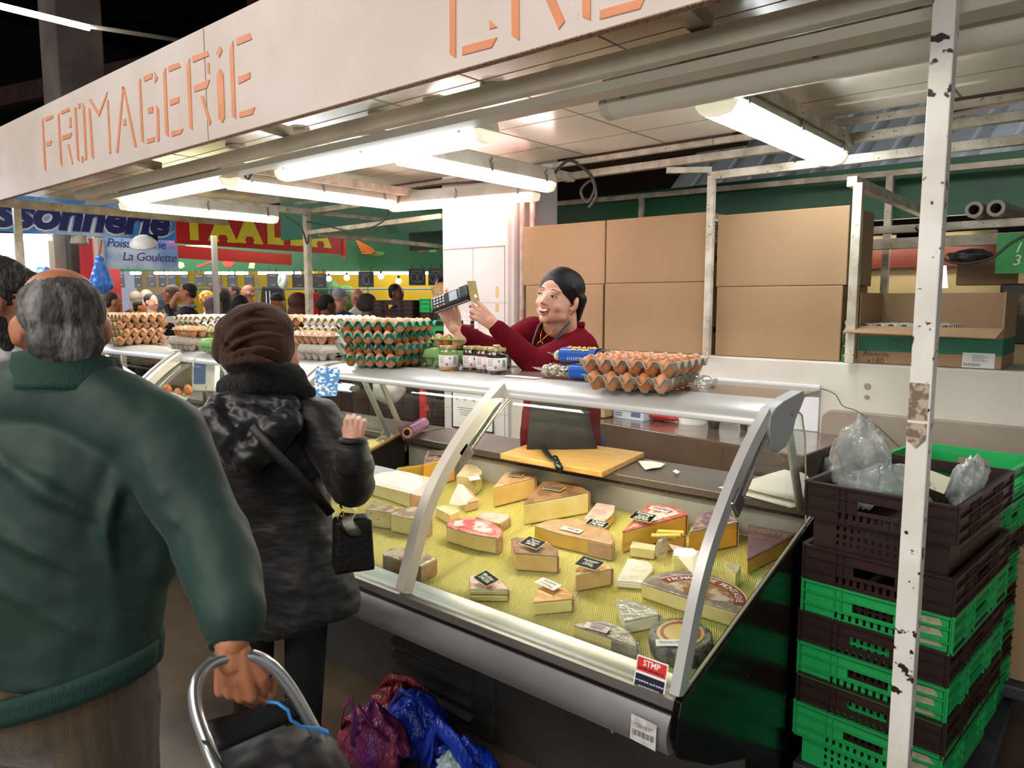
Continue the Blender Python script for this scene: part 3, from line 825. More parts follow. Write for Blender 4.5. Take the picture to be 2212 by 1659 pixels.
# cables
M_cable = mat('grey_cable', '#4a4440', 0.5)
def cable(name, pts, r, m, lab, cat='cable'):
    sb = MB()
    P = [Vector(p) for p in pts]
    out = []
    for i in range(len(P) - 1):
        p0, p1, p2, p3 = P[max(i - 1, 0)], P[i], P[i + 1], P[min(i + 2, len(P) - 1)]
        for k in range(6):
            t = k / 6
            out.append(0.5 * ((2 * p1) + (-p0 + p2) * t + (2 * p0 - 5 * p1 + 4 * p2 - p3) * t * t + (-p0 + 3 * p1 - 3 * p2 + p3) * t ** 3))
    out.append(P[-1])
    sb.tube(out, r, 7)
    return tag(sb.build(name, m, smooth=True), lab, cat)
cable('power_cable', [(-2.60, 3.40, 2.30), (-2.55, 3.50, 2.40), (-2.47, 3.58, 2.33), (-2.44, 3.60, 2.25), (-2.49, 3.60, 2.17), (-2.53, 3.59, 2.24), (-2.46, 3.6, 2.29), (-2.43, 3.6, 2.20), (-2.48, 3.6, 2.14)], 0.009, M_cable, 'dark cable coiled at the end of the pinkish lamp')
cable('power_cable', [(-3.97, 3.38, 2.262), (-4.2, 3.50, 2.17), (-4.6, 3.56, 2.13), (-5.0, 3.58, 2.20), (-5.25, 3.58, 2.25)], 0.006, M_cable, 'thin cable sagging before the green board left of the column')
cable('power_cable', [(-3.90, 3.42, 2.35), (-3.6, 3.5, 2.37), (-3.2, 3.53, 2.36), (-2.7, 3.55, 2.40)], 0.007, M_cable, 'cable running above the pink lamp at the column')
cable('power_cable', [(-3.72, 2.15, 2.28), (-3.62, 2.12, 2.24), (-3.50, 2.10, 2.30)], 0.006, M_cable, 'short looped cable at the left lamp corner')
cable('power_cable', [(-4.1, 3.2, 2.38), (-4.0, 3.35, 2.30), (-3.93, 3.42, 2.26)], 0.009, M_cable, 'short dark cable above the end of the left rear lamp')
cable('power_cable', [(-5.18, 3.32, 2.27), (-5.1, 3.42, 2.18), (-5.14, 3.5, 2.06), (-5.05, 3.46, 2.12)], 0.007, M_cable, 'tangled cable hanging at the end of the yellowish lamp')
# tube lamp above the aisle at the far upper left, and one over the market behind
hl = thing('hall_tube_lamp', 'bright single tube lamp high in the dark hall at the upper left', 'lamp', (-6.066, 2.001, 3.586))
sb = MB()
sb.tube([(-6.202, 1.629, 3.641), (-6.254, 2.382, 3.669)], 0.022, 12)
sb.build('tube', glow('hall_tube', '#fff6ea', 60), hl, smooth=True)
sb = MB()
sb.tube([(-6.255, 2.383, 3.680), (-6.339, 3.254, 3.802)], 0.016, 8)
sb.build('conduit', mat('grey_conduit', '#7d776c', 0.6), hl, smooth=True)

# ------------------------------------------------------------------ refrigerated display cases
M_alu = mat('pale_aluminium', '#c6c6c2', 0.33, 0.3)
M_alu2 = mat('cream_aluminium', '#dcd3c2', 0.4, 0.1)
M_glass = glassy('case_glass', '#f0f7f3', 0.0, 1.25, ior=1.5)
M_gedge = mat('green_glass_edge', '#4d6b5e', 0.2)
M_deck = mat('steel_worktop', '#8f8782', 0.33, 0.75, col2='#7d7570', vscale=3)
M_bump = mat('silver_bumper', '#8d8c8e', 0.35, 0.35, col2='#7f7e80', vscale=3)
M_baseb = mat('scuffed_black_base', '#363534', 0.5, col2='#484643', vscale=2, specks='#a7a49c', sp_scale=26, sp_thr=0.765)
ARC = [(1.475, 0.702), (1.512, 0.800), (1.552, 0.900), (1.603, 0.990), (1.670, 1.070), (1.750, 1.150), (1.838, 1.222), (1.930, 1.282)]
def smooth_arc(off=0.0, n=20):
    P = [Vector((0, a, b)) for a, b in ARC]
    out = []
    for i in range(len(P) - 1):
        p0, p1, p2, p3 = P[max(i - 1, 0)], P[i], P[i + 1], P[min(i + 2, len(P) - 1)]
        for k in range(4):
            t = k / 4
            out.append(0.5 * ((2 * p1) + (-p0 + p2) * t + (2 * p0 - 5 * p1 + 4 * p2 - p3) * t * t + (-p0 + 3 * p1 - 3 * p2 + p3) * t ** 3))
    out.append(P[-1])
    res = []
    for i, p in enumerate(out):
        t = out[min(i + 1, len(out) - 1)] - out[max(i - 1, 0)]
        t.normalize()
        nrm = Vector((0, t.z, -t.y))
        q = p - nrm * -off * -1 if False else p + nrm * off
        res.append((q.y, q.z))
    return res
ARC_IN = smooth_arc(-0.045)
ARC_OUT = smooth_arc(0.0)
def case(x0, x1, panes, label, right_end=False, left_panel=True, lamp=(0.1, 0.9), name='display_case'):
    c = thing(name, label, 'display case', ((x0 + x1) / 2, 1.9, 0))
    # lower body
    sb = MB()
    sb.extrude_x([(1.87, 0.0), (1.87, 0.50), (1.46, 0.575), (1.452, 0.675), (1.50, 0.66), (2.40, 0.76), (2.66, 0.90), (2.66, 0.0)], x0 + 0.012, x1 - 0.012)
    sb.build('body', M_baseb, c)
    # louvred panel
    for vx in ((x0 + x1) / 2 - 0.50,):
        sb = MB()
        sb.span((vx, 1.855, 0.015), (vx + 0.56, 1.872, 0.30))
        vp = sb.build('vent_panel', M_baseb, c, bevel=0.003)
        sb = MB()
        for k in range(4):
            sb.box((vx + 0.25, 1.846, 0.245 - k * 0.058), (0.44, 0.03, 0.03), (0.6, 0, 0))
        sb.build('louvres', M_baseb, vp)
    # bumper
    sb = MB()
    pr = []
    for k in range(9):
        a = k / 8
        pr.append((1.428 - 0.022 * math.sin(a * PI * 0.9) + 0.012 * a, 0.572 + 0.092 * a))
    pr += [(1.46, 0.664), (1.46, 0.572)]
    sb.extrude_x(pr, x0 + 0.012, x1 - 0.016)
    sb.build('bumper', M_bump, c, smooth=True, angle=40)
    sb = MB()
    sb.span((x0 + 0.01, 1.438, 0.660), (x1 - 0.012, 1.47, 0.679))
    sb.build('rubber_strip', M_black, c)
    # lower steel ledge
    sb = MB()
    sb.extrude_x([(1.436, 0.678), (1.436, 0.702), (1.447, 0.704), (1.452, 0.690), (1.530, 0.712), (1.548, 0.700), (1.548, 0.655), (1.45, 0.655)], x0 + 0.01, x1 - 0.004)
    sb.build('front_ledge', mat('grey_steel_ledge', '#8f8c86', 0.32, 0.55, col2='#7c7974', vscale=5, stretch=(0.4, 12, 12)), c)
    # well
    sb = MB()
    sb.span((x0 + 0.02, 2.388, 0.76), (x1 - 0.012, 2.396, 0.93))
    sb.build('back_panel', mat('bright_steel_panel', '#c4c0b8', 0.35, 0.25, col2='#aaa6a0', vscale=3, stretch=(1, 1, 0.4)), c)
    sb = MB()
    sb.span((x0 + 0.02, 2.372, 0.902), (x1 - 0.02, 2.386, 0.912))
    sb.build('seal', mat('brown_gasket', '#4a3b30', 0.8, col2='#1b1512', vscale=160, vcon=(0.48, 0.52)), c)
    sb = MB()
    sb.span((x0 + 0.004, 2.365, 0.914), (x1 - 0.004, 2.68, 0.944))
    sb.build('worktop', M_deck, c, bevel=0.004)
    # top shelf rail
    sb = MB()
    pr = [(1.905, 1.268)]
    for k in range(9):
        a = k / 8
        pr.append((1.897 + 0.105 * (1 - math.cos(a * PI / 2)), 1.272 + 0.052 * math.sin(a * PI / 2)))
    pr += [(2.06, 1.326), (2.06, 1.30), (1.99, 1.268)]
    sb.extrude_x(pr, x0 + 0.005, x1 - 0.03)
    sb.build('top_rail', M_alu, c, smooth=True, angle=30)
    sb = MB()
    sb.span((x0 + 0.005, 2.06, 1.314), (x1 - 0.02, 2.37, 1.324))
    sb.build('top_shelf', mat('smoked_glass_shelf', '#a69c90', 0.12, 0.3, spec=0.6), c)
    sb = MB()
    sb.sqtube((x0 + 0.005, 2.375, 1.315), (x1 - 0.02, 2.375, 1.315), 0.012, 0.03)
    sb.build('shelf_rim', M_alu, c)
    # case lamp under the rail
    lx0, lx1 = x0 + (x1 - x0) * lamp[0], x0 + (x1 - x0) * lamp[1]
    sb = MB()
    sb.span((lx0, 2.03, 1.275), (lx1, 2.075, 1.30))
    lb = sb.build('lamp_holder', M_alu2, c)
    sb = MB()
    sb.tube([(lx0 + 0.02, 2.05, 1.262), (lx1 - 0.02, 2.05, 1.262)], 0.013, 10)
    sb.build('lamp_tube', glow('case_tube', '#fff6dc', 34), lb, smooth=True)
    # uprights that carry the rail at the back
    for x in (x0 + 0.06, x1 - 0.05):
        sb = MB()
        sb.tube([(x, 2.33, 0.944), (x, 2.15, 1.31)], 0.013, 10)
        sb.build('upright', M_alu, c, smooth=True)
    # glass doors and curved frames
    xs = panes
    for i in range(len(xs) - 1):
        a, b = xs[i] + 0.004, xs[i + 1] - 0.004
        sb = MB()
        sb.extrude_x(ARC_OUT, a, b, closed=False)
        gd = sb.build('curved_glass', M_glass, c, smooth=True)
        sb = MB()
        for e in (a, b):
            sb.tube([(e, y, z) for y, z in ARC_OUT], 0.0028, 6)
        sb.build('glass_rim', M_gedge, gd, smooth=True)
    for j, x in enumerate(xs):
        if j == 0 and not left_panel:
            continue
        xx = x + (0.0 if j < len(xs) - 1 else -0.010)
        hwf = 0.019 if j < len(xs) - 1 else 0.012
        sb = MB()
        n = len(ARC_OUT)
        vs, fs = [], []
        for k in range(n):
            (y, z), (y2, z2) = ARC_OUT[k], ARC_IN[k]
            y, z = y + (y2 - y) * 0.10, z + (z2 - z) * 0.10
            vs += [(xx - hwf, y, z), (xx + hwf, y, z), (xx + hwf, y2, z2), (xx - hwf, y2, z2)]
        for k in range(n - 1):
            for q in range(4):
                fs.append((k * 4 + q, k * 4 + (q + 1) % 4, (k + 1) * 4 + (q + 1) % 4, (k + 1) * 4 + q))
        fs += [(3, 2, 1, 0), (n * 4 - 4, n * 4 - 3, n * 4 - 2, n * 4 - 1)]
        sb.add(vs, fs)
        f_ = sb.build('curved_frame', M_alu2 if j < len(xs) - 1 else M_alu, c, smooth=True, angle=40)
        sb = MB()
        sb.tube([(xx + 0.005, 1.735, 1.105), (xx + 0.005, 1.90, 1.245)], 0.012, 12)
        sb.m = 0
        sb.tube([(xx + 0.005, 1.80, 1.16), (xx + 0.005, 2.0, 1.29)], 0.006, 8)
        sb.build('gas_strut', M_steel, f_, smooth=True, angle=40)
        sb = MB()
        sb.box((xx + 0.012, 1.715, 1.105), (0.014, 0.055, 0.06), (0.7, 0, 0))
        sb.build('hinge_plate', M_steel, f_, bevel=0.006)
    if left_panel:
        sb = MB()
        sb.prism([(1.46, 0.66), (1.46, 0.70), (2.37, 0.955), (2.37, 0.66)], x0 - 0.006, x0 + 0.010, Matrix(((0, 0, 1, 0), (1, 0, 0, 0), (0, 1, 0, 0), (0, 0, 0, 1))))
        dv = sb.build('end_divider', M_dark, c)
        sb = MB()
        sb.sqtube((x0 + 0.002, 1.46, 0.705), (x0 + 0.002, 2.37, 0.96), 0.016, 0.008)
        sb.build('divider_edge', mat('gold_red_edge', '#b08a4a', 0.4, 0.3, col2='#a02018', vscale=3, stretch=(0.1, 1, 1)), dv)
        sb = MB()
        sb.add([(x0, 1.46, 0.71), (x0, 2.36, 0.965), (x0, 2.26, 1.25), (x0, 2.2, 1.30)] + [(x0, y, z) for y, z in ARC_OUT[::-1]], [list(range(4 + len(ARC_OUT)))])
        sb.build('divider_glass', M_glass, c)
    if right_end:
        E_ = Matrix(((0, 0, 1, 0), (1, 0, 0, 0), (0, 1, 0, 0), (0, 0, 0, 1)))
        sb = MB()
        sb.prism([(1.87, 0.0), (1.86, 0.36), (1.60, 0.47), (1.45, 0.56), (1.418, 0.62), (1.424, 0.672), (1.436, 0.706), (2.36, 0.958), (2.70, 0.944), (2.70, 0.0)], x1 - 0.012, x1 + 0.010, E_)
        ep = sb.build('end_panel', mat('glossy_black_end', '#070708', 0.2, spec=0.35, specks='#8a8a8d', sp_scale=24, sp_thr=0.775), c, bevel=0.004)
        sb = MB()
        g = [(1.455, 0.715)] + ARC_OUT[2:] + [(2.10, 1.30), (2.165, 1.27), (2.20, 1.20), (2.235, 1.0), (2.24, 0.93)]
        sb.add([(x1 - 0.002, y, z) for y, z in g], [list(range(len(g)))])
        eg = sb.build('end_glass', M_glass, c)
        sb = MB()
        sb.tube([(x1 - 0.002, 2.10, 1.30), (x1 - 0.002, 2.165, 1.27), (x1 - 0.002, 2.20, 1.20), (x1 - 0.002, 2.235, 1.0), (x1 - 0.002, 2.24, 0.93)], 0.0025, 6)
        sb.tube([(x1 - 0.002, 1.452, 0.712), (x1 - 0.002, 2.35, 0.958)], 0.004, 6)
        sb.build('glass_rim', mat('frosty_glass_rim', '#b9b59a', 0.3), eg)
        sb = MB()
        cap = [(1.895, 1.268), (1.90, 1.298), (1.935, 1.318), (1.99, 1.33), (2.14, 1.345), (2.155, 1.325), (2.13, 1.30), (2.09, 1.27), (2.07, 1.235), (2.02, 1.20), (1.96, 1.192), (1.92, 1.21), (1.90, 1.24)]
        sb.prism(cap, x1 - 0.030, x1 + 0.008, E_)
        cp = sb.build('end_cap', mat('grey_end_cap', '#9b9da0', 0.4), c, bevel=0.003)
        sb = MB()
        sb.lathe([(0.007, 0), (0.007, 0.003), (0.004, 0.005)], 12, mtx((x1 + 0.008, 2.055, 1.288), (0, PI / 2, 0)))
        sb.build('screw', M_steel, cp, smooth=True, angle=40)
    return c
caseA = case(-2.72, -0.73, [-2.698, -1.675, -0.73], 'curved-glass cheese display case nearest the camera, full of cheeses on a yellow mat', right_end=True, lamp=(0.25, 0.80))
caseB = case(-4.06, -2.735, [-4.036, -2.742], 'middle curved-glass display case behind the woman in the black coat', lamp=(0.1, 0.9))
caseC = case(-6.30, -4.08, [-6.276, -5.2, -4.092], 'far left curved-glass display case partly hidden by the man in green', lamp=(0.1, 0.9))

# stickers on the near case
st = thing('case_sticker', 'red, white and navy STMP sticker on the glass at the near lower corner', 'sticker', (-0.80, 1.447, 0.72))
sx0, sx1, sy, sz0, sz1 = -0.852, -0.770, 1.4425, 0.692, 0.768
def sy_at(z):
    return 1.4475 + (z - 0.70) * 0.27 - 0.004
def quad(sb, x0, x1, z0, z1, off=0.0):
    sb.add([(x0, sy_at(z0) - off, z0), (x1, sy_at(z0) - off, z0), (x1, sy_at(z1) - off, z1), (x0, sy_at(z1) - off, z1)], [(0, 1, 2, 3)])
sb = MB()
quad(sb, sx0, sx1, sz0, sz1)
sb.build('backing', mat('sticker_white', '#efeff0', 0.4), st, solid=0.0006)
sb = MB()
quad(sb, sx0 + 0.003, sx1 - 0.003, sz0 + 0.043, sz1 - 0.003, 0.0012)
sb.build('red_field', mat('sticker_red', '#d9372c', 0.4), st)
sb = MB()
quad(sb, sx0 + 0.003, sx1 - 0.003, sz0 + 0.003, sz0 + 0.037, 0.0012)
sb.build('navy_field', mat('sticker_navy', '#1d2138', 0.4), st)
Ms = lambda x, z: basisM((x, sy_at(z) - 0.0022, z), (1, 0, 0), (0, -1, 0.27))
for body, size, z, mt_, sp in (('STMP', 0.019, sz0 + 0.063, 'sticker_white', 1.0), ('Tel: 01 42 89 06 00 - Fax: 01 42 89 64 35', 0.0055, sz0 + 0.023, 'sticker_white', 0.95), ('www.stmp-location.com', 0.0055, sz0 + 0.012, 'sticker_white', 1.0), ('MATERIELS FRIGORIFIQUES', 0.006, sz0 + 0.050, 'sticker_navy', 0.9)):
    tb = MB()
    place_text(text_mb(body, size, space=sp, offset=size * 0.02), tb, Ms((sx0 + sx1) / 2, z))
    tb.build('print', MATS[mt_], st)
bs = thing('barcode_label', 'worn white barcode label 20183 on the silver bumper', 'label', (-0.80, 1.405, 0.625))
sb = MB()
sb.add([(-0.835, 1.4045, 0.590), (-0.768, 1.4045, 0.585), (-0.766, 1.4045, 0.648), (-0.832, 1.4045, 0.652)], [(0, 1, 2, 3)])
sb.build('sheet', mat('worn_label', '#d8d6d2', 0.5, col2='#b9b6b4', vscale=60), bs, solid=0.0005)
tb = MB()
place_text(text_mb('*20183*', 0.014), tb, basisM((-0.800, 1.4035, 0.630), (1, 0, 0), (0, -1, 0)))
for k in range(16):
    tb.span((-0.828 + k * 0.0036, 1.4030, 0.604), (-0.828 + k * 0.0036 + (0.0018 if k % 3 else 0.0009), 1.4034, 0.618))
tb.build('print', mat('label_print', '#4c4c55', 0.6), bs)

# ------------------------------------------------------------------ yellow mat and cheeses in the near case
def mat_z(y):
    return 0.685 + (y - 1.54) * 0.138
def weave(name, c1, c2):
    m = mat(name, c1, 0.6)
    N, L = m.node_tree.nodes, m.node_tree.links
    b = N['Principled BSDF']
    tc = N.new('ShaderNodeTexCoord')
    w1 = N.new('ShaderNodeTexWave')
    w1.inputs['Scale'].default_value = 55
    w1.inputs['Distortion'].default_value = 3.5
    w1.inputs['Detail'].default_value = 2
    w1.bands_direction = 'X'
    w2 = N.new('ShaderNodeTexNoise')
    w2.inputs['Scale'].default_value = 14
    mp = N.new('ShaderNodeMapping')
    mp.inputs['Scale'].default_value = (9, 0.5, 1)
    mp.inputs['Rotation'].default_value = (0, 0, R(-28))
    mp2 = N.new('ShaderNodeMapping')
    mp2.inputs['Rotation'].default_value = (0, 0, R(-28))
    L.new(tc.outputs['Object'], mp.inputs[0])
    L.new(tc.outputs['Object'], mp2.inputs[0])
    L.new(mp2.outputs[0], w1.inputs[0])
    L.new(mp.outputs[0], w2.inputs[0])
    mx = N.new('ShaderNodeMix')
    mx.data_type = 'RGBA'
    mx.inputs['A'].default_value = rgb(c1)
    mx.inputs['B'].default_value = rgb(c2)
    ad = N.new('ShaderNodeMath')
    ad.operation = 'MULTIPLY'
    L.new(w1.outputs['Fac'], ad.inputs[0])
    L.new(w2.outputs['Fac'], ad.inputs[1])
    L.new(ad.outputs[0], mx.inputs['Factor'])
    L.new(mx.outputs['Result'], b.inputs['Base Color'])
    bp = N.new('ShaderNodeBump')
    bp.inputs['Strength'].default_value = 0.7
    bp.inputs['Distance'].default_value = 0.004
    L.new(w1.outputs['Fac'], bp.inputs['Height'])
    L.new(bp.outputs[0], b.inputs['Normal'])
    return m
M_matt = weave('yellow_woven_mat', '#cbb94f', '#efe6a8')
def mat_sheet(x0, x1, y0, y1, lab):
    sb = MB()
    nx, ny = 24, 14
    sb.sheet(lambda u, v: (x0 + (x1 - x0) * u, y0 + (y1 - y0) * v, mat_z(y0 + (y1 - y0) * v) - 0.004 + 0.0012 * math.sin(u * 17 + v * 5)), nx, ny)
    return tag(sb.build('display_mat', M_matt, smooth=True, solid=0.003), lab, 'mat')
mat_sheet(-2.70, -1.70, 1.552, 2.385, 'yellow woven mat under the cheeses left of the middle glass frame')
mat_sheet(-1.70, -0.75, 1.555, 2.385, 'yellow woven mat under the cheeses right of the middle glass frame')

CB = {'pale': ('#e6d7a6', '#dcca92'), 'orange': ('#e0a63a', '#d9a044'), 'hole': ('#dfcf9a', '#cdb97e'), 'rind': ('#d8b88c', '#c99c70'), 'amber': ('#dfb877', '#d2a765'),
      'cream': ('#ead79a', '#dfc67c'), 'gold': ('#dcb24f', '#d0a440'), 'speck': ('#a8874a', '#86683a'), 'morbier': ('#dccb86', '#c7b66e'), 'butter': ('#efdf90', '#e6d27c'), 'white': ('#eee6d2', '#e2d6bc')}
TB = {'rose': ('#d9b9a8', '#cf9f98'), 'purple': ('#8d7687', '#b59a86'), 'crust': ('#d9c9a4', '#c7b186'), 'rind': ('#c99f78', '#b98867'), 'brown': ('#9c7450', '#7d573c'), 'redlabel': ('#c98a80', '#c94f4f'),
      'foil': ('#cdb9a0', '#8f735c'), 'tan': ('#c39c78', '#b78d6c'), 'gold': ('#d99a45', '#cf8c3a'), 'brownlabel': ('#c98a4a', '#e0c890'), 'cream': ('#e3d6b0', '#d5c49a'), 'white': ('#ece7dc', '#ddd4c4'),
      'comte': ('#7c6070', '#6d5044'), 'montagne': ('#b8aaa0', '#8d7b70'), 'grey': ('#c9c0b2', '#a8a096'), 'greyrind': ('#a99c8c', '#877a6e')}
def cheese_mat(k):
    c = CB[k]
    kw = dict(specks='#6b5330', sp_scale=75, sp_thr=0.66) if k in ('speck', 'hole') else {}
    return mat('cheese_' + k, c[0], 0.38, col2=c[1], vscale=14, bump=0.22, bscale=32, coat=0.5, **kw)
def rind_mat(k):
    c = TB[k]
    return mat('rind_' + k, c[0], 0.32 if k in ('foil', 'montagne', 'redlabel', 'purple') else 0.55, col2=c[1], vscale=22, vcon=(0.42, 0.58), bump=0.5, bscale=42, coat=0.9 if k in ('foil', 'montagne', 'redlabel', 'purple', 'grey') else 0.45)
def inset(poly, d):
    cx = sum(p[0] for p in poly) / len(poly)
    cy = sum(p[1] for p in poly) / len(poly)
    out = []
    for x, y in poly:
        r_ = math.hypot(x - cx, y - cy)
        k = max(0.2, 1 - d / max(r_, 1e-4))
        out.append((cx + (x - cx) * k, cy + (y - cy) * k))
    return out
def resample(poly, soft):
    """rounds the hull of a wheel a little"""
    if not soft:
        return poly
    n = len(poly)
    out = []
    for i in range(n):
        a, b, c = poly[i - 1], poly[i], poly[(i + 1) % n]
        v1 = (Vector(b) - Vector(a)).normalized()
        v2 = (Vector(c) - Vector(b)).normalized()
        if v1.dot(v2) > 0.55:
            out.append((a[0] * 0.18 + b[0] * 0.82, a[1] * 0.18 + b[1] * 0.82))
            out.append((c[0] * 0.18 + b[0] * 0.82, c[1] * 0.18 + b[1] * 0.82))
        else:
            out.append(b)
    return out
def fit(poly):
    return [(max(-2.69, min(-0.757, x)), max(1.562, min(2.374, y))) for x, y in poly]
for kind, h, bk, tk, lab, poly in CHEESES:
    poly = fit(poly)
    poly = resample(poly, kind != 'wedge')
    cx = sum(p[0] for p in poly) / len(poly)
    cy = sum(p[1] for p in poly) / len(poly)
    z0 = mat_z(cy)
    t = thing('cheese', lab, 'cheese', (cx, cy, z0), group=None)
    sl = lambda p, hh: (p[0], p[1], mat_z(p[1]) + hh)
    def slab(poly, h0, h1, p1=None):
        sb = MB()
        n = len(poly)
        p1 = p1 or poly
        sb.add([sl(p, h0) for p in poly] + [sl(p, h1) for p in p1], [list(range(n))[::-1], list(range(n, 2 * n))] + [(i, (i + 1) % n, n + (i + 1) % n, n + i) for i in range(n)])
        return sb
    rt = 0.004
    if bk == 'morbier':
        slab(inset(poly, 0.001), 0.0, h * 0.48).build('cheese_body', cheese_mat(bk), t, bevel=0.004)
        slab(inset(poly, 0.004), h * 0.47, h * 0.53).build('ash_line', mat('ash_line', '#5c604a', 0.7), t)
        slab(inset(poly, 0.001), h * 0.52, h - rt).build('cheese_body', cheese_mat(bk), t, bevel=0.004)
    else:
        slab(inset(poly, 0.0015), 0.0, h - rt * 0.6).build('cheese_body', cheese_mat(bk), t, bevel=0.007, seg=3)
    slab(poly, h - rt, h, inset(poly, 0.003)).build('rind', rind_mat(tk), t, bevel=0.002)
    # rind down the curved back of wheels and wedges
    if kind in ('half', 'wedge') and tk not in ('cream',):
        n = len(poly)
        k0 = 1 if kind == 'wedge' and n <= 5 else n // 4
        sb = MB()
        for i in range(n):
            a, b = poly[i], poly[(i + 1) % n]
            mx_, my_ = (a[0] + b[0]) / 2 - cx, (a[1] + b[1]) / 2 - cy
            if mx_ * 0.75 + my_ > 0.012:
                nx_, ny_ = (b[1] - a[1]), -(b[0] - a[0])
                l_ = math.hypot(nx_, ny_) or 1
                s_ = 0.0018 if (nx_ * mx_ + ny_ * my_) > 0 else -0.0018
                o = (nx_ / l_ * s_, ny_ / l_ * s_)
                A, B = (a[0] + o[0], a[1] + o[1]), (b[0] + o[0], b[1] + o[1])
                sb.add([sl(A, 0.001), sl(B, 0.001), sl(B, h - 0.004), sl(A, h - 0.004)], [(0, 1, 2, 3)])
        if sb.v:
            rm = rind_mat('tan' if tk not in ('purple', 'comte', 'greyrind', 'grey', 'white') else tk)
            sb.build('side_rind', rm, t, solid=0.003)
    top = lambda dx, dy, e=0.001: sl((cx + dx, cy + dy), h + e)
    if tk == 'redlabel':
        inn = inset(poly, 0.03)
        slab(inn, h, h + 0.0008).build('paper', mat('red_white_paper', '#cf4a4c', 0.35, col2='#e8d6cc', vscale=18, vcon=(0.45, 0.55), coat=0.4), t)
    if tk == 'purple':
        slab(inset(poly, 0.022), h, h + 0.0008).build('paper', mat('purple_paper', '#76586e', 0.35, col2='#c6a878', vscale=30, vcon=(0.5, 0.6), coat=0.4), t)
    if tk == 'brownlabel':
        slab(inset(poly, 0.016), h, h + 0.0008).build('paper', mat('orange_paper', '#d98a3c', 0.4, col2='#f0dca0', vscale=25, vcon=(0.45, 0.55)), t)
    if tk == 'comte':
        slab(inset(poly, 0.012), h, h + 0.0008).build('paper', mat('comte_paper', '#6f4f58', 0.35, col2='#80616a', vscale=12, coat=0.4), t)
        tb = MB()
        y_ = cy + 0.02
        place_text(text_mb('COMTE', 0.036, space=1.05), tb, basisM(sl((cx - 0.005, y_), h + 0.002), (0.97, 0.10, 0.01), (0, -0.137, 1)))
        place_text(text_mb('~~~~~~~~', 0.03), tb, basisM(sl((cx - 0.02, y_ - 0.045), h + 0.002), (0.97, 0.10, 0.01), (0, -0.137, 1)))
        tb.build('gold_print', mat('gold_print', '#c99a4a', 0.4), t)
    if tk == 'montagne':
        # round paper: red ring, brown cow field, white capitals
        R0 = 0.150
        ccx, ccy = cx + 0.005, cy - 0.075
        def arcpoly(r0, r1, a0, a1, hh, m, nm):
            sb = MB()
            k = 40
            vs = []
            for i in range(k + 1):
                a = a0 + (a1 - a0) * i / k
                for r_ in (r0, r1):
                    vs.append(sl((ccx + r_ * math.cos(a), ccy + r_ * math.sin(a) * 0.90), hh))
            sb.add(vs, [(2 * i, 2 * i + 1, 2 * i + 3, 2 * i + 2) for i in range(k)])
            return sb.build(nm, m, t)
        a0, a1 = R(14), R(158)
        arcpoly(0.108, 0.142, a0, a1, h + 0.0012, mat('red_ring_paper', '#9c3a3c', 0.3, coat=0.6), 'red_ring')
        arcpoly(0.142, 0.146, a0, a1, h + 0.0014, mat('ring_edge', '#e6dccf', 0.4), 'ring_edge')
        arcpoly(0.030, 0.108, R(18), R(160), h + 0.0010, mat('brown_field_paper', '#a06a34', 0.28, col2='#d9c8b4', vscale=20, vcon=(0.5, 0.6), coat=0.7, bump=0.5, bscale=30), 'brown_field')
        tb = MB()
        s_ = 'FROMAGE DE MONTAGNE'
        for i, ch in enumerate(s_):
            if ch == ' ':
                continue
            a = R(150) - (R(150) - R(22)) * i / (len(s_) - 1)
            p = sl((ccx + 0.122 * math.cos(a), ccy + 0.122 * math.sin(a) * 0.90), h + 0.0022)
            place_text(text_mb(ch, 0.026, offset=0.0005), tb, basisM(p, (math.sin(a), -math.cos(a), 0), (0, -0.137, 1)))
        tb.build('ring_print', mat('cream_print', '#efe6da', 0.4), t)
# thin yellow slices across the small amber wedge
for i, (dx, dy, rz) in enumerate(((-0.012, 0.0, 0.35), (-0.005, 0.022, 0.25), (0.008, -0.012, 0.75), (0.006, 0.012, 0.55))):
    sb = MB()
    sb.box((0, 0, 0), (0.085, 0.018, 0.006))
    o = sb.build('cheese_slice', mat('yellow_slice', '#ecd36c', 0.4), bevel=0.001)
    o.location = (-1.150 + dx, 2.150 + dy, mat_z(2.15) + 0.050 + i * 0.0055)
    o.rotation_euler = (0.12, 0, rz)
    tag(o, 'thin yellow cheese slice on the small amber wedge, %s' % ['lowest', 'second lowest', 'second from top', 'topmost'][i], 'cheese slice', 'yellow slices on the small wedge')
# butter-like slab behind the pale half wheel
sb = MB()
sb.box((0, 0, 0), (0.13, 0.03, 0.05))
o = sb.build('cheese', cheese_mat('gold'), bevel=0.003)
o.location = (-2.46, 2.19, mat_z(2.19) + 0.06)
o.rotation_euler = (0, -0.15, 0.55)
tag(o, 'thin yellow cheese slab sticking up behind the pale half wheel at the left', 'cheese')
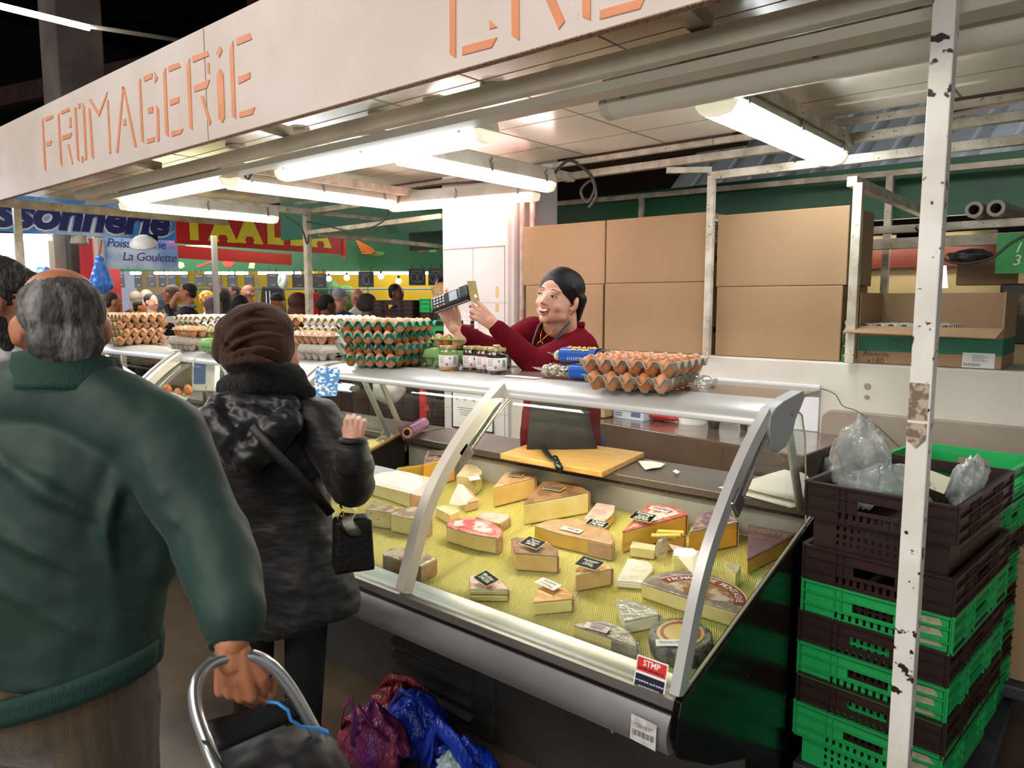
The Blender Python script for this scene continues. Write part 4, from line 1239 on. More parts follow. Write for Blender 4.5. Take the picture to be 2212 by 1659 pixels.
# whole round wheel at the near corner
wc = thing('cheese', 'whole round cheese with grey mouldy sides and a yellow paper, at the near right corner', 'cheese', (-0.842, 1.662, mat_z(1.66)))
tilt = mtx((-0.842, 1.664, mat_z(1.66) + 0.001), (math.atan(0.138), 0, 0))
sb = MB()
rr, hh = 0.082, 0.052
sb.lathe([(rr * 0.9, 0), (rr * 0.98, 0.006), (rr, hh * 0.5), (rr * 0.98, hh - 0.007), (rr * 0.93, hh - 0.001), (0.001, hh)], 48, tilt)
sb.build('cheese_body', mat('mouldy_grey_rind', '#8f8a7c', 0.7, col2='#4d4f46', vscale=38, vcon=(0.42, 0.60), bump=0.8, bscale=70, coat=0.3), wc, smooth=True, angle=50)
sb = MB()
sb.lathe([(0.060, hh + 0.0002), (0.060, hh + 0.0012), (0.0005, hh + 0.0014)], 40, tilt)
pw = sb.build('paper', mat('yellow_round_paper', '#d9b24c', 0.3, col2='#e0c47a', vscale=9, coat=0.6), wc)
sb = MB()
sb.lathe([(0.052, hh + 0.0016), (0.042, hh + 0.0017)], 40, tilt, cap=False)
sb.build('printed_ring', mat('maroon_print', '#a03a34', 0.4), pw)
tb = MB()
place_text(text_mb('TOMME', 0.020), tb, tilt @ mtx((0.0, 0.038, hh + 0.0024), (0, 0, R(-12))))
tb.build('print', MATS['maroon_print'], pw)
# white cloth of wax paper round front items: clear film wads
M_film = glassy('cling_film', '#f6f6f4', 0.08, 2.2, 0.10, '#ffffff', bump=0.9, bscale=28)
def film(c, r, lab, seed, rot=(0, 0, 0), name='cling_film', m=None):
    rg = random.Random(seed)
    off = Vector((rg.random() * 9, rg.random() * 9, rg.random() * 9))
    sb = MB()
    sb.ball((0, 0, 0), r, 22, m=12)
    for i, v in enumerate(sb.v):
        n_ = noise.noise(v * 26 + off) * 0.32 + noise.noise(v * 60 + off) * 0.16
        sb.v[i] = v * (1 + n_)
    o = sb.build(name, m or M_film)
    o.location = c
    o.rotation_euler = rot
    return tag(o, lab, 'plastic film')
film((-1.135, 2.085, 0.80), (0.02, 0.025, 0.035), 'crumpled clear film hanging from the small wedge with the slices', 3)
film((-1.02, 1.985, 0.775), (0.018, 0.03, 0.014), 'loose clear film between the upright pale block and the foil wheel', 5)

# price plates
M_pblack = mat('slate_plate', '#0d0d0d', 0.6, spec=0.15)
M_pcream = mat('cream_border', '#e6d9a8', 0.5)
M_chalk = mat('white_chalk_ink', '#f2f2ee', 0.6)
for kind, txt, lab, c, xd, w_, h_ in PLATES:
    c = (c[0], max(1.575, min(c[1], 2.36)), c[2])
    n = Vector((0.05, -0.30, 1)) if kind == 'black' else Vector((0, -0.15, 1))
    X = Vector((xd[0], xd[1], 0.138 * xd[1]))
    B = basisM(c, X, n)
    if kind == 'black':
        t = thing('price_plate', 'black slate price plate ' + lab, 'price tag', c)
    elif kind == 'brown':
        t = thing('price_plate', 'dark price plate under film ' + lab, 'price tag', c)
    else:
        t = thing('price_paper', 'white handwritten price paper ' + lab, 'price tag', c)
    w_, h_ = w_ * 0.92, h_ * 0.92
    sb = MB()
    sb.box((0, 0, 0), (w_, h_, 0.0016))
    sb.v = [B @ v for v in sb.v]
    sb.build('plate' if kind in ('black', 'brown') else 'paper', M_pcream if kind in ('black', 'brown') else mat('paper_' + kind, '#f1ece4' if kind == 'white' else '#ecd6cf', 0.5), t)
    if kind in ('black', 'brown'):
        sb = MB()
        sb.box((0, 0, 0.0011), (w_ - 0.004, h_ - 0.004, 0.001))
        sb.v = [B @ v for v in sb.v]
        sb.build('slate', M_pblack if kind == 'black' else mat('film_plate', '#5b4a42', 0.3, coat=0.6), t)
    tb = MB()
    if kind == 'brown':
        rg = random.Random(len(lab))
        for k in range(2):
            pts = []
            for q in range(22):
                pts.append(B @ Vector((-w_ * 0.36 + w_ * 0.72 * q / 21, (0.22 - 0.44 * k) * h_ + rg.uniform(-0.10, 0.10) * h_, 0.0022)))
            tb.tube(pts, 0.0007, 4)
        tb.build('scribble', mat('faded_ink', '#a89888', 0.5), t)
        continue
    lines = txt.split('\n')
    fs = min(h_ * 0.92 / (len(lines) * 0.86), w_ * 1.55 / max(len(l) for l in lines))
    if kind == 'white' and len(lines) > 1:
        for li, l in enumerate(lines):
            tb = MB()
            place_text(text_mb(l, fs, shear=0.2), tb, B @ mtx((0, (0.22 - 0.46 * li) * h_, 0.0022)))
            tb.build('handwriting', mat('blue_ink', '#34408a', 0.6) if li == 0 else mat('red_ink', '#b0303a', 0.6), t)
    else:
        place_text(text_mb(txt, fs, shear=0.25, offset=fs * 0.012), tb, B @ mtx((0, 0, 0.0025)))
        tb.build('handwriting', M_chalk if kind == 'black' else mat('violet_ink', '#6a4a8c', 0.6), t)

# ------------------------------------------------------------------ things on the steel worktop
cbd = thing('cutting_board', 'light bamboo cutting board lying on the steel worktop', 'cutting board', (-1.78, 2.47, 0.944), R(0))
sb = MB()
sb.prism([(-2.00, 2.272), (-1.49, 2.27), (-1.555, 2.69), (-2.075, 2.672)], 0.945, 0.968)
sb.build('board', mat('bamboo', '#dbb070', 0.4, col2='#c8954f', vscale=7, stretch=(1.2, 14, 1)), cbd, bevel=0.004, seg=3)
kn = thing('cheese_knife', 'double-handled black cheese knife lying across the board edge', 'knife', (-1.86, 2.42, 0.97))
sb = MB()
kp = [(-2.021, 2.615, 0.985), (-1.901, 2.434, 0.985), (-1.765, 2.302, 0.985), (-1.671, 2.236, 0.985)]
sb.tube([Vector(p) for p in kp], [0.008, 0.013, 0.014, 0.011], 8, flat=0.25)
sb.build('blade', mat('dark_blade', '#3b3a3a', 0.3, 0.7), kn, smooth=True)
for a, b in (((1168, 938), (1183, 948)), ((1201, 990), (1207, 1012))):
    pass
sb = MB()
sb.tube([(-2.088, 2.645, 0.990), (-2.045, 2.619, 0.990), (-1.977, 2.572, 0.990)], [0.011, 0.009, 0.011], 10)
sb.build('handle', M_black, kn, smooth=True)
sb = MB()
sb.tube([(-1.720, 2.283, 0.985), (-1.653, 2.209, 0.985), (-1.595, 2.146, 0.985)], [0.013, 0.013, 0.014], 10)
h2 = sb.build('handle', M_black, kn, smooth=True)
for p in ((-1.677, 2.228, 1.000), (-1.627, 2.174, 1.000), (-1.581, 2.121, 1.000)):
    sb = MB()
    sb.ball(p, 0.003, 8)
    sb.build('rivet', M_steel, h2, smooth=True)
# sheets of wrapping paper
def paper(name, pts, z, lab, seed, lift=0.02, m=None, cat='paper'):
    n = len(pts)
    cx = sum(p[0] for p in pts) / n
    cy = sum(p[1] for p in pts) / n
    sb = MB()
    K = 6
    vs = [(cx, cy, z + lift)]
    for k in range(1, K + 1):
        for i in range(n * 2):
            a = pts[(i // 2) % n]
            b = pts[(i // 2 + 1) % n]
            p = a if i % 2 == 0 else ((a[0] + b[0]) / 2, (a[1] + b[1]) / 2)
            t = k / K
            x, y = cx + (p[0] - cx) * t, cy + (p[1] - cy) * t
            vs.append((x, y, z + lift * (1 - t * t) * (1 + 0.5 * noise.noise(Vector((x * 9 + seed, y * 9, 0)))) + 0.004 * k / K * (1 + noise.noise(Vector((x * 14, y * 14 + seed, 1))))))
    m_ = n * 2
    fs = [(0, 1 + i, 1 + (i + 1) % m_) for i in range(m_)]
    for k in range(K - 1):
        for i in range(m_):
            fs.append((1 + k * m_ + i, 1 + (k + 1) * m_ + i, 1 + (k + 1) * m_ + (i + 1) % m_, 1 + k * m_ + (i + 1) % m_))
    sb.add(vs, fs)
    return tag(sb.build(name, m or mat('white_paper', '#ece6da', 0.6), smooth=True, solid=0.0008), lab, cat)
paper('wrapping_paper', [(-1.09, 2.40), (-0.80, 2.30), (-0.765, 2.42), (-0.85, 2.62), (-1.00, 2.66)], 0.946, 'lower white wrapping sheet on the right end of the steel worktop', 1, 0.008)
paper('wrapping_paper', [(-1.02, 2.40), (-0.79, 2.34), (-0.77, 2.50), (-0.86, 2.66), (-0.985, 2.66)], 0.962, 'upper curled white wrapping sheet on the right end of the steel worktop', 5, 0.05)
paper('paper_scrap', [(-1.522, 2.583, 0.948)[:2], (-1.423, 2.471, 0.948)[:2], (-1.396, 2.536, 0.948)[:2], (-1.411, 2.610, 0.948)[:2], (-1.483, 2.616, 0.948)[:2]], 0.947, 'torn white paper scrap to the right of the cutting board', 2, 0.004)
paper('paper_scrap', [(-1.327, 2.512, 0.948)[:2], (-1.293, 2.481, 0.948)[:2], (-1.300, 2.524, 0.948)[:2], (-1.333, 2.548, 0.948)[:2]], 0.947, 'tiny white crumb of paper on the steel worktop', 3, 0.003)
# roll of cling film standing on the divider
rl = thing('film_roll', 'magenta roll of cling film lying on the worktop at the case divider', 'film roll', (-2.655, 2.340, 0.970))
a_, b_ = Vector((-2.601, 2.293, 0.985)), Vector((-2.813, 2.456, 1.000))
d_ = Vector((-0.10, 0.17, 0.0))
sb = MB()
sb.tube([a_, a_ + d_ * 1.3], 0.032, 24)
sb.build('roll', mat('magenta_film', '#8a2f78', 0.2, col2='#a04a92', vscale=30, stretch=(1, 1, 12), coat=0.6), rl, smooth=True, angle=40)
sb = MB()
sb.tube([a_ - d_ * 0.01, a_ + d_ * 0.02], 0.026, 20)
sb.tube([a_ - d_ * 0.03, a_ + d_ * 0.03], 0.020, 20)
sb.build('core', mat('core_card', '#c8ac80', 0.7), rl, smooth=True, angle=40)
sb = MB()
sb.tube([a_ - d_ * 0.045, a_ - d_ * 0.04], 0.015, 16)
sb.build('core_hole', M_dark, rl)
# rounded fresh cheese block with a wooden stick in the middle case
fc = thing('cheese', 'pale fresh cheese round with a wooden stick, in the case left of the divider', 'cheese', (-2.923, 2.388, 0.860))
sb = MB()
sb.ball((-2.892, 2.368, 0.860), (0.15, 0.13, 0.045), 24)
sb.build('cheese_body', cheese_mat('cream'), fc, smooth=True)
sb = MB()
sb.tube([(-2.862, 2.344, 0.910), (-2.865, 2.382, 0.980)], 0.006, 8)
sb.build('stick', mat('wood_stick', '#b98a5a', 0.6), fc)
film((-2.797, 2.330, 0.920), (0.06, 0.05, 0.02), 'wrinkled film round the wooden stick of the fresh cheese', 9)

# ------------------------------------------------------------------ eggs, trays, cartons on the top shelf
SHZ = 1.3245
PT = 0.053
def tray_mesh(n, m):
    def hf(u, v):
        U, V = u * (n + 0.30) - 0.15, v * (m + 0.30) - 0.15
        c = (math.sin(PI * U) * math.sin(PI * V)) ** 2
        k = (math.cos(PI * U) * math.cos(PI * V)) ** 2
        c = c * c * (3 - 2 * c)
        k = min(1, k * 1.6)
        return ((U - n / 2) * PT, (V - m / 2) * PT, 0.026 - 0.024 * min(1, c * 1.35) * (1 if 0 < U < n and 0 < V < m else 0) + 0.023 * k)
    sb = MB()
    sb.sheet(hf, n * 8, m * 8)
    # small outward lip
    return sb
def carton_mat(name, c, c2):
    return mat(name, c, 0.9, col2=c2, vscale=60, bump=0.15, bscale=150)
M_tur = carton_mat('turquoise_pulp', '#3f9d83', '#358a73')
M_gry = carton_mat('grey_pulp', '#b8ad9c', '#a79c8a')
M_bei = carton_mat('beige_pulp', '#b3a27c', '#a3926c')
M_grn = carton_mat('green_pulp', '#93c07a', '#84b26c')
M_pgr = carton_mat('pale_grey_pulp', '#c9c1b4', '#bab1a2')
M_egg = mat('brown_egg', '#cd8456', 0.42, rnd=0.22, specks='#b06c42', sp_scale=260, sp_thr=0.66)
M_eggo = mat('orange_egg', '#cf8a5c', 0.42, rnd=0.16, specks='#a85f34', sp_scale=260, sp_thr=0.66)
M_eggw = mat('white_egg', '#ece8e2', 0.4, rnd=0.04)
def egg_mesh():
    sb = MB()
    pr = []
    n = 12
    for i in range(n + 1):
        a = -PI / 2 + PI * i / n
        z = math.sin(a)
        r_ = math.cos(a) * 0.0226 * (1 - 0.13 * z)
        pr.append((max(r_, 0.0002), z * 0.0298))
    sb.lathe(pr, 18, cap=False)
    return sb
_eggs = {}
def egg(loc, kind, label, group):
    if kind not in _eggs:
        o = egg_mesh().build('egg', {'b': M_egg, 'o': M_eggo, 'w': M_eggw}[kind], smooth=True)
        _eggs[kind] = o
    else:
        o = _eggs[kind].copy()
        COL.objects.link(o)
    o.location = loc
    o.rotation_euler = (rnd.uniform(-0.22, 0.22), rnd.uniform(-0.22, 0.22), rnd.uniform(0, 6))
    return tag(o, label, 'egg', group)
_trays = {}
def tray(loc, rz, n, m, tm, label, group=None, which=None):
    key = (n, m, tm.name)
    if key not in _trays:
        o = tray_mesh(n, m).build('egg_tray', tm, smooth=True, solid=0.0022)
        _trays[key] = o
    else:
        o = _trays[key].copy()
        COL.objects.link(o)
    o.location = loc
    o.rotation_euler = (0, 0, rz)
    return tag(o, label, 'egg tray', group)
ORD = ['first', 'second', 'third', 'fourth', 'fifth', 'sixth']
def stack(cx, cy, z, rz, levels, tm, kind, names, eggname, grp, sides='fr', first=(5, 6), jit=0.006, top=True, jr=2.0):
    """levels of trays, each turned a quarter to the last; eggs all over the top one and along the seen sides of the others"""
    rg = random.Random(int(abs(cx) * 1000) + levels)
    for L_ in range(levels):
        n, m = first if L_ % 2 == 0 else (first[1], first[0])
        a = rz + R(rg.uniform(-jr, jr))
        bx, by, bz = cx + rg.uniform(-jit, jit), cy + rg.uniform(-jit, jit), z + L_ * 0.0475 + 0.001
        tray((bx, by, bz), a, n, m, tm, names[L_], grp + ' trays')
        last = L_ == levels - 1
        for i in range(n):
            for j in range(m):
                if not (last and top):
                    if not (('f' in sides and j == 0) or ('r' in sides and i == n - 1) or ('l' in sides and i == 0)):
                        continue
                x, y = (i + 0.5 - n / 2) * PT, (j + 0.5 - m / 2) * PT
                egg((bx + x * math.cos(a) - y * math.sin(a), by + x * math.sin(a) + y * math.cos(a), bz + 0.0325), kind,
                    '%s %s from left in %s row, %s tray, %s' % (eggname, ORD[i], ORD[j], ['bottom', 'second', 'third'][L_] if not last else 'top', grp.replace('the ', '', 1)), 'eggs in the %s level of %s' % (['bottom', 'second', 'third', 'fourth', 'fifth'][L_] if not last else 'top', grp))
od = ['bottom', 'second', 'third', 'topmost']
stack(-2.475, 2.085, SHZ, R(12), 4, M_tur, 'b', ['turquoise egg tray, %s of the stack beside the green cartons' % k for k in od], 'brown egg', 'the turquoise stack', 'fr')
stack(-1.195, 2.055, SHZ, R(7), 2, M_gry, 'o', ['grey egg tray at the right end of the counter, lower of the two', 'grey egg tray at the right end of the counter, upper of the two'], 'brown egg', 'the right grey pair', 'fr', first=(5, 6), jr=4)
sb = MB()
def wr(u, v):
    return (u, v, 0)
# clear wrap under the right end trays
film((-1.06, 2.20, SHZ + 0.020), (0.04, 0.07, 0.018), 'clear film bunched at the foot of the right egg trays', 12)
stack(-3.52, 2.28, SHZ, R(-2), 4, M_bei, 'o', ['beige egg tray, %s of the brown-egg stack behind the brown hat' % k for k in od], 'brown egg', 'the stack behind the hat', 'f', first=(5, 6), jr=1)
stack(-3.14, 2.33, SHZ, R(3), 4, M_bei, 'w', ['beige egg tray, %s of the white-egg stack left of the turquoise one' % k for k in od], 'white egg', 'the near white stack', 'f', first=(5, 6), jr=1)
stack(-4.98, 2.06, SHZ, R(3), 4, M_bei, 'o', ['beige egg tray, %s of the far left stack of brown eggs' % k for k in od], 'brown egg', 'the far left stack', 'r', first=(5, 6), jr=2)
stack(-4.93, 2.52, SHZ + 0.03, R(6), 3, M_bei, 'w', ['beige egg tray, %s of the far left stack of white eggs' % k for k in ('lower', 'middle', 'upper')], 'white egg', 'the far left white stack', 'r', first=(5, 6), jr=4)
sb = MB()
sb.span((-5.3, 2.38, 1.20), (-4.65, 2.75, SHZ + 0.03))
sb.build('shelf_board', mat('side_shelf', '#b9b0a4', 0.5), caseC)

# ------------------------------------------------------------------ lidded egg cartons
def carton(loc, rz, n, cm, label, opened=False, eggs=None, lid_label=None, group=None, name='egg_carton', rows=2, sh=''):
    t = thing(name, label, 'egg carton', loc, rz, group)
    p = 0.050
    def base(u, v):
        U, V = u * n, v * rows
        c = (math.sin(PI * U) * math.sin(PI * V)) ** 2
        k = (math.cos(PI * U) * math.cos(PI * V)) ** 2
        inner = 1 if 0.001 < u < 0.999 and 0.001 < v < 0.999 else 0
        z = 0.034 - 0.031 * min(1, c * 1.9) + (0.022 * min(1, k * 1.5) if inner else 0.004)
        return ((U - n / 2) * p, (V - rows / 2) * p, z)
    sb = MB()
    sb.sheet(base, n * 8, rows * 8)
    # rim that turns outwards
    hx, hy = n * p / 2, rows * p / 2
    for a, b, c, d in (((-hx, -hy), (hx, -hy), (hx + 0.006, -hy - 0.006), (-hx - 0.006, -hy - 0.006)), ((-hx, hy), (hx, hy), (hx + 0.006, hy + 0.006), (-hx - 0.006, hy + 0.006)),
                       ((-hx, -hy), (-hx, hy), (-hx - 0.006, hy + 0.006), (-hx - 0.006, -hy - 0.006)), ((hx, -hy), (hx, hy), (hx + 0.006, hy + 0.006), (hx + 0.006, -hy - 0.006))):
        sb.add([(a[0], a[1], 0.037), (b[0], b[1], 0.037), (c[0], c[1], 0.040), (d[0], d[1], 0.040)], [(0, 1, 2, 3)])
    sb.build('base', cm, t, world=False, smooth=True, solid=0.002)
    def lid(u, v):
        x, y = (u - 0.5) * 2, (v - 0.5) * 2
        e = max(abs(x), abs(y))
        z = 0.034 * (1 - max(0, (abs(x) - 0.86) / 0.14) ** 1.5) * (1 - max(0, (abs(y) - 0.72) / 0.28) ** 1.5)
        z += 0.0022 * math.cos(x * n * PI) * (1 if e < 0.95 else 0)
        return (x * hx * 1.02, y * hy * 1.05, max(0, z))
    sb = MB()
    sb.sheet(lid, n * 8, 18)
    lo = sb.build('lid', cm, t, world=False, smooth=True, solid=0.002)
    if opened:
        lo.location = (0, hy + 0.005, 0.040)
        lo.rotation_euler = (R(180 + opened), 0, 0)
        lo.location = (0, hy + 0.012 + math.cos(R(opened)) * hy * 1.05, 0.044 + math.sin(R(-opened)) * hy * -1.05)
    else:
        lo.location = (0, 0, 0.040)
        if lid_label:
            sb = MB()
            sb.sheet(lambda u, v: ((u - 0.5) * 1.5 * hx, (-0.78 + v * 1.15) * hy, 0.0375 + (0 if v > 0.35 else -0.03 * ((0.35 - v) / 0.35) ** 1.4)), 4, 8)
            ll = sb.build('label', lid_label, lo, world=False, smooth=True)
            sb = MB()
            for k in range(3):
                sb.box((-0.4 * hx + k * 0.4 * hx, -0.1 * hy, 0.0388), (0.016, 0.014, 0.0006))
            sb.build('print', mat('carton_print', '#5d7a45', 0.6), ll, world=False)
    if eggs:
        c_, s_ = math.cos(rz), math.sin(rz)
        for i in range(n):
            for j in range(rows):
                x, y = (i + 0.5 - n / 2) * p, (j + 0.5 - rows / 2) * p
                egg((loc[0] + x * c_ - y * s_, loc[1] + x * s_ + y * c_, loc[2] + 0.034), eggs, 'brown egg %s from left in the %s row of the %s' % (ORD[i], ['front', 'back'][j], sh), 'eggs in the ' + label[:60].split(',')[0])
    return t
LB = mat('lime_label', '#b8dc4a', 0.4)
LW = mat('printed_lid', '#d8cfc4', 0.45, col2='#c07a4c', vscale=14, vcon=(0.5, 0.56))
carton((-2.235, 2.20, SHZ), R(4), 4, M_grn, 'closed green egg carton with lime label, left of the honey jars', lid_label=LB)
carton((-2.205, 2.20, SHZ + 0.078), R(4), 3, M_grn, 'open green egg carton on top of the closed one by the jars', opened=-25, eggs='b', sh='open carton beside the jars')
carton((-2.98, 2.05, SHZ), R(2), 5, M_pgr, 'closed pale grey carton between hat and turquoise trays', lid_label=None)
carton((-2.98, 2.05, SHZ + 0.076), R(0), 5, M_pgr, 'open pale grey carton on the closed one behind the cheek', opened=-60, eggs='b', sh='open carton beyond the cheek')
carton((-4.12, 1.99, SHZ), R(2), 5, M_gry, 'grey carton with printed paper lid at the left', lid_label=LW)
carton((-4.10, 2.0, SHZ + 0.076), R(-3), 5, M_bei, 'open beige carton on the one with the printed lid', opened=-30, eggs='b', sh='open beige carton')
carton((-3.80, 1.98, SHZ), R(-4), 3, M_grn, 'closed green carton with lime label, left of two', lid_label=LB, rows=2)
carton((-3.62, 1.99, SHZ), R(3), 3, M_grn, 'closed green carton with lime label, right of two', lid_label=LB)
carton((-3.70, 2.0, SHZ + 0.076), R(2), 4, M_grn, 'open green carton over the two lime-labelled cartons', opened=-35, eggs='b', sh='left open green carton')
carton((-3.36, 2.0, SHZ), R(2), 3, M_pgr, 'closed pale grey carton half behind the brown hat')
carton((-3.36, 2.0, SHZ + 0.076), R(2), 3, M_pgr, 'open pale grey carton half behind the brown hat', opened=-30, eggs='b', sh='carton at the hat')
stack(-3.95, 2.75, 1.30, R(0), 2, M_bei, 'b', ['empty-looking beige tray behind the green cartons, lower', 'empty-looking beige tray behind the green cartons, upper'], 'brown egg', 'the low pile', '', top=False)
sb = MB()
sb.span((-4.25, 2.55, 1.15), (-3.65, 2.95, 1.30))
tag(sb.build('wooden_crate', mat('brown_crate_wood', '#8a5a34', 0.7, col2='#6b4326', vscale=8, stretch=(1, 1, 8)), bevel=0.004), 'brown wooden crate under the low pile of trays behind the cartons', 'crate')

# ------------------------------------------------------------------ honey jars
M_jglass = glassy('jar_glass', '#f4f4ee', 0.02, 1.4)
M_lid = mat('gold_lid', '#cfc08a', 0.25, 0.6)
M_jlab = mat('jar_label', '#ece9e6', 0.5)
def jar(loc, honey, lab, rz, s=1.0):
    t = thing('honey_jar', lab, 'jar', loc, rz)
    r_ = 0.0385 * s
    H_ = 0.100 * s
    sb = MB()
    sb.lathe([(r_ * 0.9, 0), (r_, 0.006), (r_, H_ * 0.72), (r_ * 0.93, H_ * 0.80), (r_ * 0.86, H_ * 0.84), (r_ * 0.86, H_ * 0.90)], 32)
    sb.build('glass', M_jglass, t, world=False, smooth=True)
    sb = MB()
    f = 0.62 if honey == 'light_honey' else 0.80
    sb.lathe([(r_ * 0.85, 0.004), (r_ * 0.955, 0.009), (r_ * 0.955, H_ * f * 0.93), (r_ * 0.85, H_ * f)], 28)
    sb.build('honey', mat(honey, {'light_honey': '#d99a2a', 'dark_honey': '#2a100a', 'amber_honey': '#5e2410'}[honey], 0.15, coat=0.5), t, world=False, smooth=True, angle=50)
    sb = MB()
    sb.lathe([(r_ * 0.90, H_ * 0.885), (r_ * 0.96, H_ * 0.89), (r_ * 0.96, H_ * 0.985), (r_ * 0.92, H_), (0.001, H_)], 32)
    sb.build('lid', M_lid, t, world=False, smooth=True, angle=40)
    sb = MB()
    sb.sheet(lambda u, v: (r_ * 1.012 * math.sin(u * 3.6 - 1.8), -r_ * 1.012 * math.cos(u * 3.6 - 1.8), H_ * (0.16 + 0.48 * v)), 24, 1)
    l_ = sb.build('label', M_jlab, t, world=False, smooth=True, solid=0.0005)
    sb = MB()
    def on(a, z, w_, h_, mi):
        sb.m = mi
        sb.sheet(lambda u, v: (r_ * 1.028 * math.sin(a + u * w_), -r_ * 1.028 * math.cos(a + u * w_), z + v * h_), 3, 1)
    for k in range(5):
        on(-0.9, H_ * (0.56 - k * 0.055), 0.7 - 0.1 * (k % 2), 0.002, 0 if k else 1)
    for k in range(7):
        on(0.75 + k * 0.06, H_ * 0.28, 0.03, H_ * 0.3, 2)
    on(-0.05, H_ * 0.23, 0.22, 0.010, 1)
    on(0.3, H_ * 0.48, 0.16, 0.008, 0)
    sb.build('print', [mat('jar_print_brown', '#8a6a5c', 0.6), mat('jar_print_red', '#c4584c', 0.6), mat('jar_print_grey', '#6d6d70', 0.6)], l_, world=False)
    return t
fz = R(32)
jar((-2.100, 2.075, SHZ), 'light_honey', 'jar of light runny honey with gold lid, leftmost of the row', fz)
jar((-2.015, 2.125, SHZ), 'dark_honey', 'jar of dark honey right after the light one', fz)
jar((-1.935, 2.115, SHZ), 'amber_honey', 'jar of amber-brown honey, third in the row', fz)
jar((-1.855, 2.090, SHZ), 'dark_honey', 'jar of dark honey, rightmost and nearest of the row', fz)
jar((-1.97, 2.25, SHZ), 'dark_honey', 'dark honey jar with purple-topped lid peeking out behind the row', fz)
# white card on the shelf
sb = MB()
sb.box((0, 0, 0), (0.16, 0.05, 0.001), (0.0, 0, 0))
o = sb.build('card', mat('white_card', '#e8e6e8', 0.5))
o.location = (-1.70, 2.05, SHZ + 0.003)
o.rotation_euler = (0, 0, R(2))
tag(o, 'small white card lying on the rail beside the quail egg packs', 'card')

# ------------------------------------------------------------------ quail egg packs
M_shell = glassy('clear_pack', '#f7f8f8', 0.03, 2.6, bump=0.25, bscale=60)
M_quail = mat('quail_egg', '#d8ccb0', 0.4, col2='#2e2218', vscale=70, vcon=(0.56, 0.60))
M_sleeve = mat('blue_sleeve', '#1d55b4', 0.35, coat=0.4)
_q = None
def quail(loc, rot, lab, grp):
    global _q
    if _q is None:
        _q = egg_mesh().build('quail_egg', M_quail, smooth=True)
        _q.scale = (0.62, 0.62, 0.62)
    o = _q if not _q.get('label') else _q.copy()
    if o is not _q:
        COL.objects.link(o)
    o.location = loc
    o.rotation_euler = rot
    tag(o, lab, 'egg', grp)
def quail_pack(loc, rz, lab, sleeve, text, egg_x, short):
    t = thing('quail_egg_pack', lab, 'egg pack', loc, rz)
    L_ = 0.24
    sb = MB()
    nn = 30
    def shell(u, v):
        a = v * 2 * PI
        x = (u - 0.5) * L_
        e = 1 - abs(u - 0.5) * 2
        r1 = 0.042 * min(1, (e * 4) ** 0.5) * (1 + 0.05 * math.cos(x / 0.036 * 2 * PI))
        r2 = 0.024 * min(1, (e * 4) ** 0.5) * (1 + 0.08 * math.cos(x / 0.036 * 2 * PI))
        ca, sa = math.cos(a), math.sin(a)
        q = 0.75
        return (x, r1 * (abs(ca) ** q) * (1 if ca >= 0 else -1), 0.027 + r2 * (abs(sa) ** q) * (1 if sa >= 0 else -1))
    sb.sheet(shell, nn, 20)
    sb.build('clear_shell', M_shell, t, world=False, smooth=True)
    sb = MB()
    for s in (-1, 1):
        sb2 = MB()
        sb2.box((s * (L_ / 2 + 0.012), 0, 0.027), (0.03, 0.05, 0.003), (0.3 * s, 0, 0))
        sb2.build('shell_flap', M_shell, t, world=False)
    x0, x1 = sleeve
    sb = MB()
    sb.sheet(lambda u, v: (x0 + (x1 - x0) * u, 0.0445 * (abs(math.cos(v * PI * 2)) ** 0.6) * (1 if math.cos(v * PI * 2) >= 0 else -1), 0.028 + 0.027 * (abs(math.sin(v * PI * 2)) ** 0.7) * (1 if math.sin(v * PI * 2) >= 0 else -1)), 2, 28)
    sl_ = sb.build('blue_sleeve', M_sleeve, t, world=False, smooth=True)
    if text:
        tb = MB()
        xm = (x0 + x1) / 2
        place_text(text_mb('18 oeufs de Caille\ndes Vosges', 0.017, offset=0.0006), tb, basisM((xm + 0.01, -0.030, 0.0545), (1, 0, 0), (0, -0.55, 1)))
        tb.build('print', mat('yellow_print', '#f3d62c', 0.5), sl_, world=False)
        sb = MB()
        for k in range(9):
            sb.box((xm - 0.035 + 0.008 * k, -0.0455, 0.018), (0.004, 0.001, 0.012))
        sb.build('small_print', mat('pale_blue_print', '#8fb0e6', 0.5), sl_, world=False)
    else:
        sb = MB()
        sb.box(((x0 + x1) / 2, -0.012, 0.0555), ((x1 - x0) * 0.6, 0.035, 0.001))
        sb.build('leaf_print', mat('yellow_green_print', '#b9b43a', 0.5, col2='#e3d94a', vscale=40), sl_, world=False)
    c_, s_ = math.cos(rz), math.sin(rz)
    for x in egg_x:
        for y in (-0.019, 0.019):
            quail((loc[0] + x * c_ - y * s_, loc[1] + x * s_ + y * c_, loc[2] + 0.026), (0.1 * math.sin(x * 99), 0.1, x * 50), 'speckled quail egg, %s, %s from left, in the %s' % ('front' if y < 0 else 'back', ORD[egg_x.index(x)], short), 'quail eggs in the ' + short)
quail_pack((-1.54, 2.13, SHZ + 0.002), R(4), 'lower quail egg pack at left with blue sleeve', (0.02, 0.12), False, (-0.095, -0.058, -0.021), 'lower left clear pack')
quail_pack((-1.36, 2.14, SHZ + 0.002), R(-14), 'lower quail egg pack at right with green and yellow sleeve', (0.02, 0.11), False, (-0.095, -0.058, -0.021), 'lower right clear pack')
quail_pack((-1.50, 2.165, SHZ + 0.056), R(3), 'top quail egg pack whose blue sleeve names the Vosges quail eggs', (-0.085, 0.065), True, (-0.105, 0.075, 0.105), 'upper clear pack')

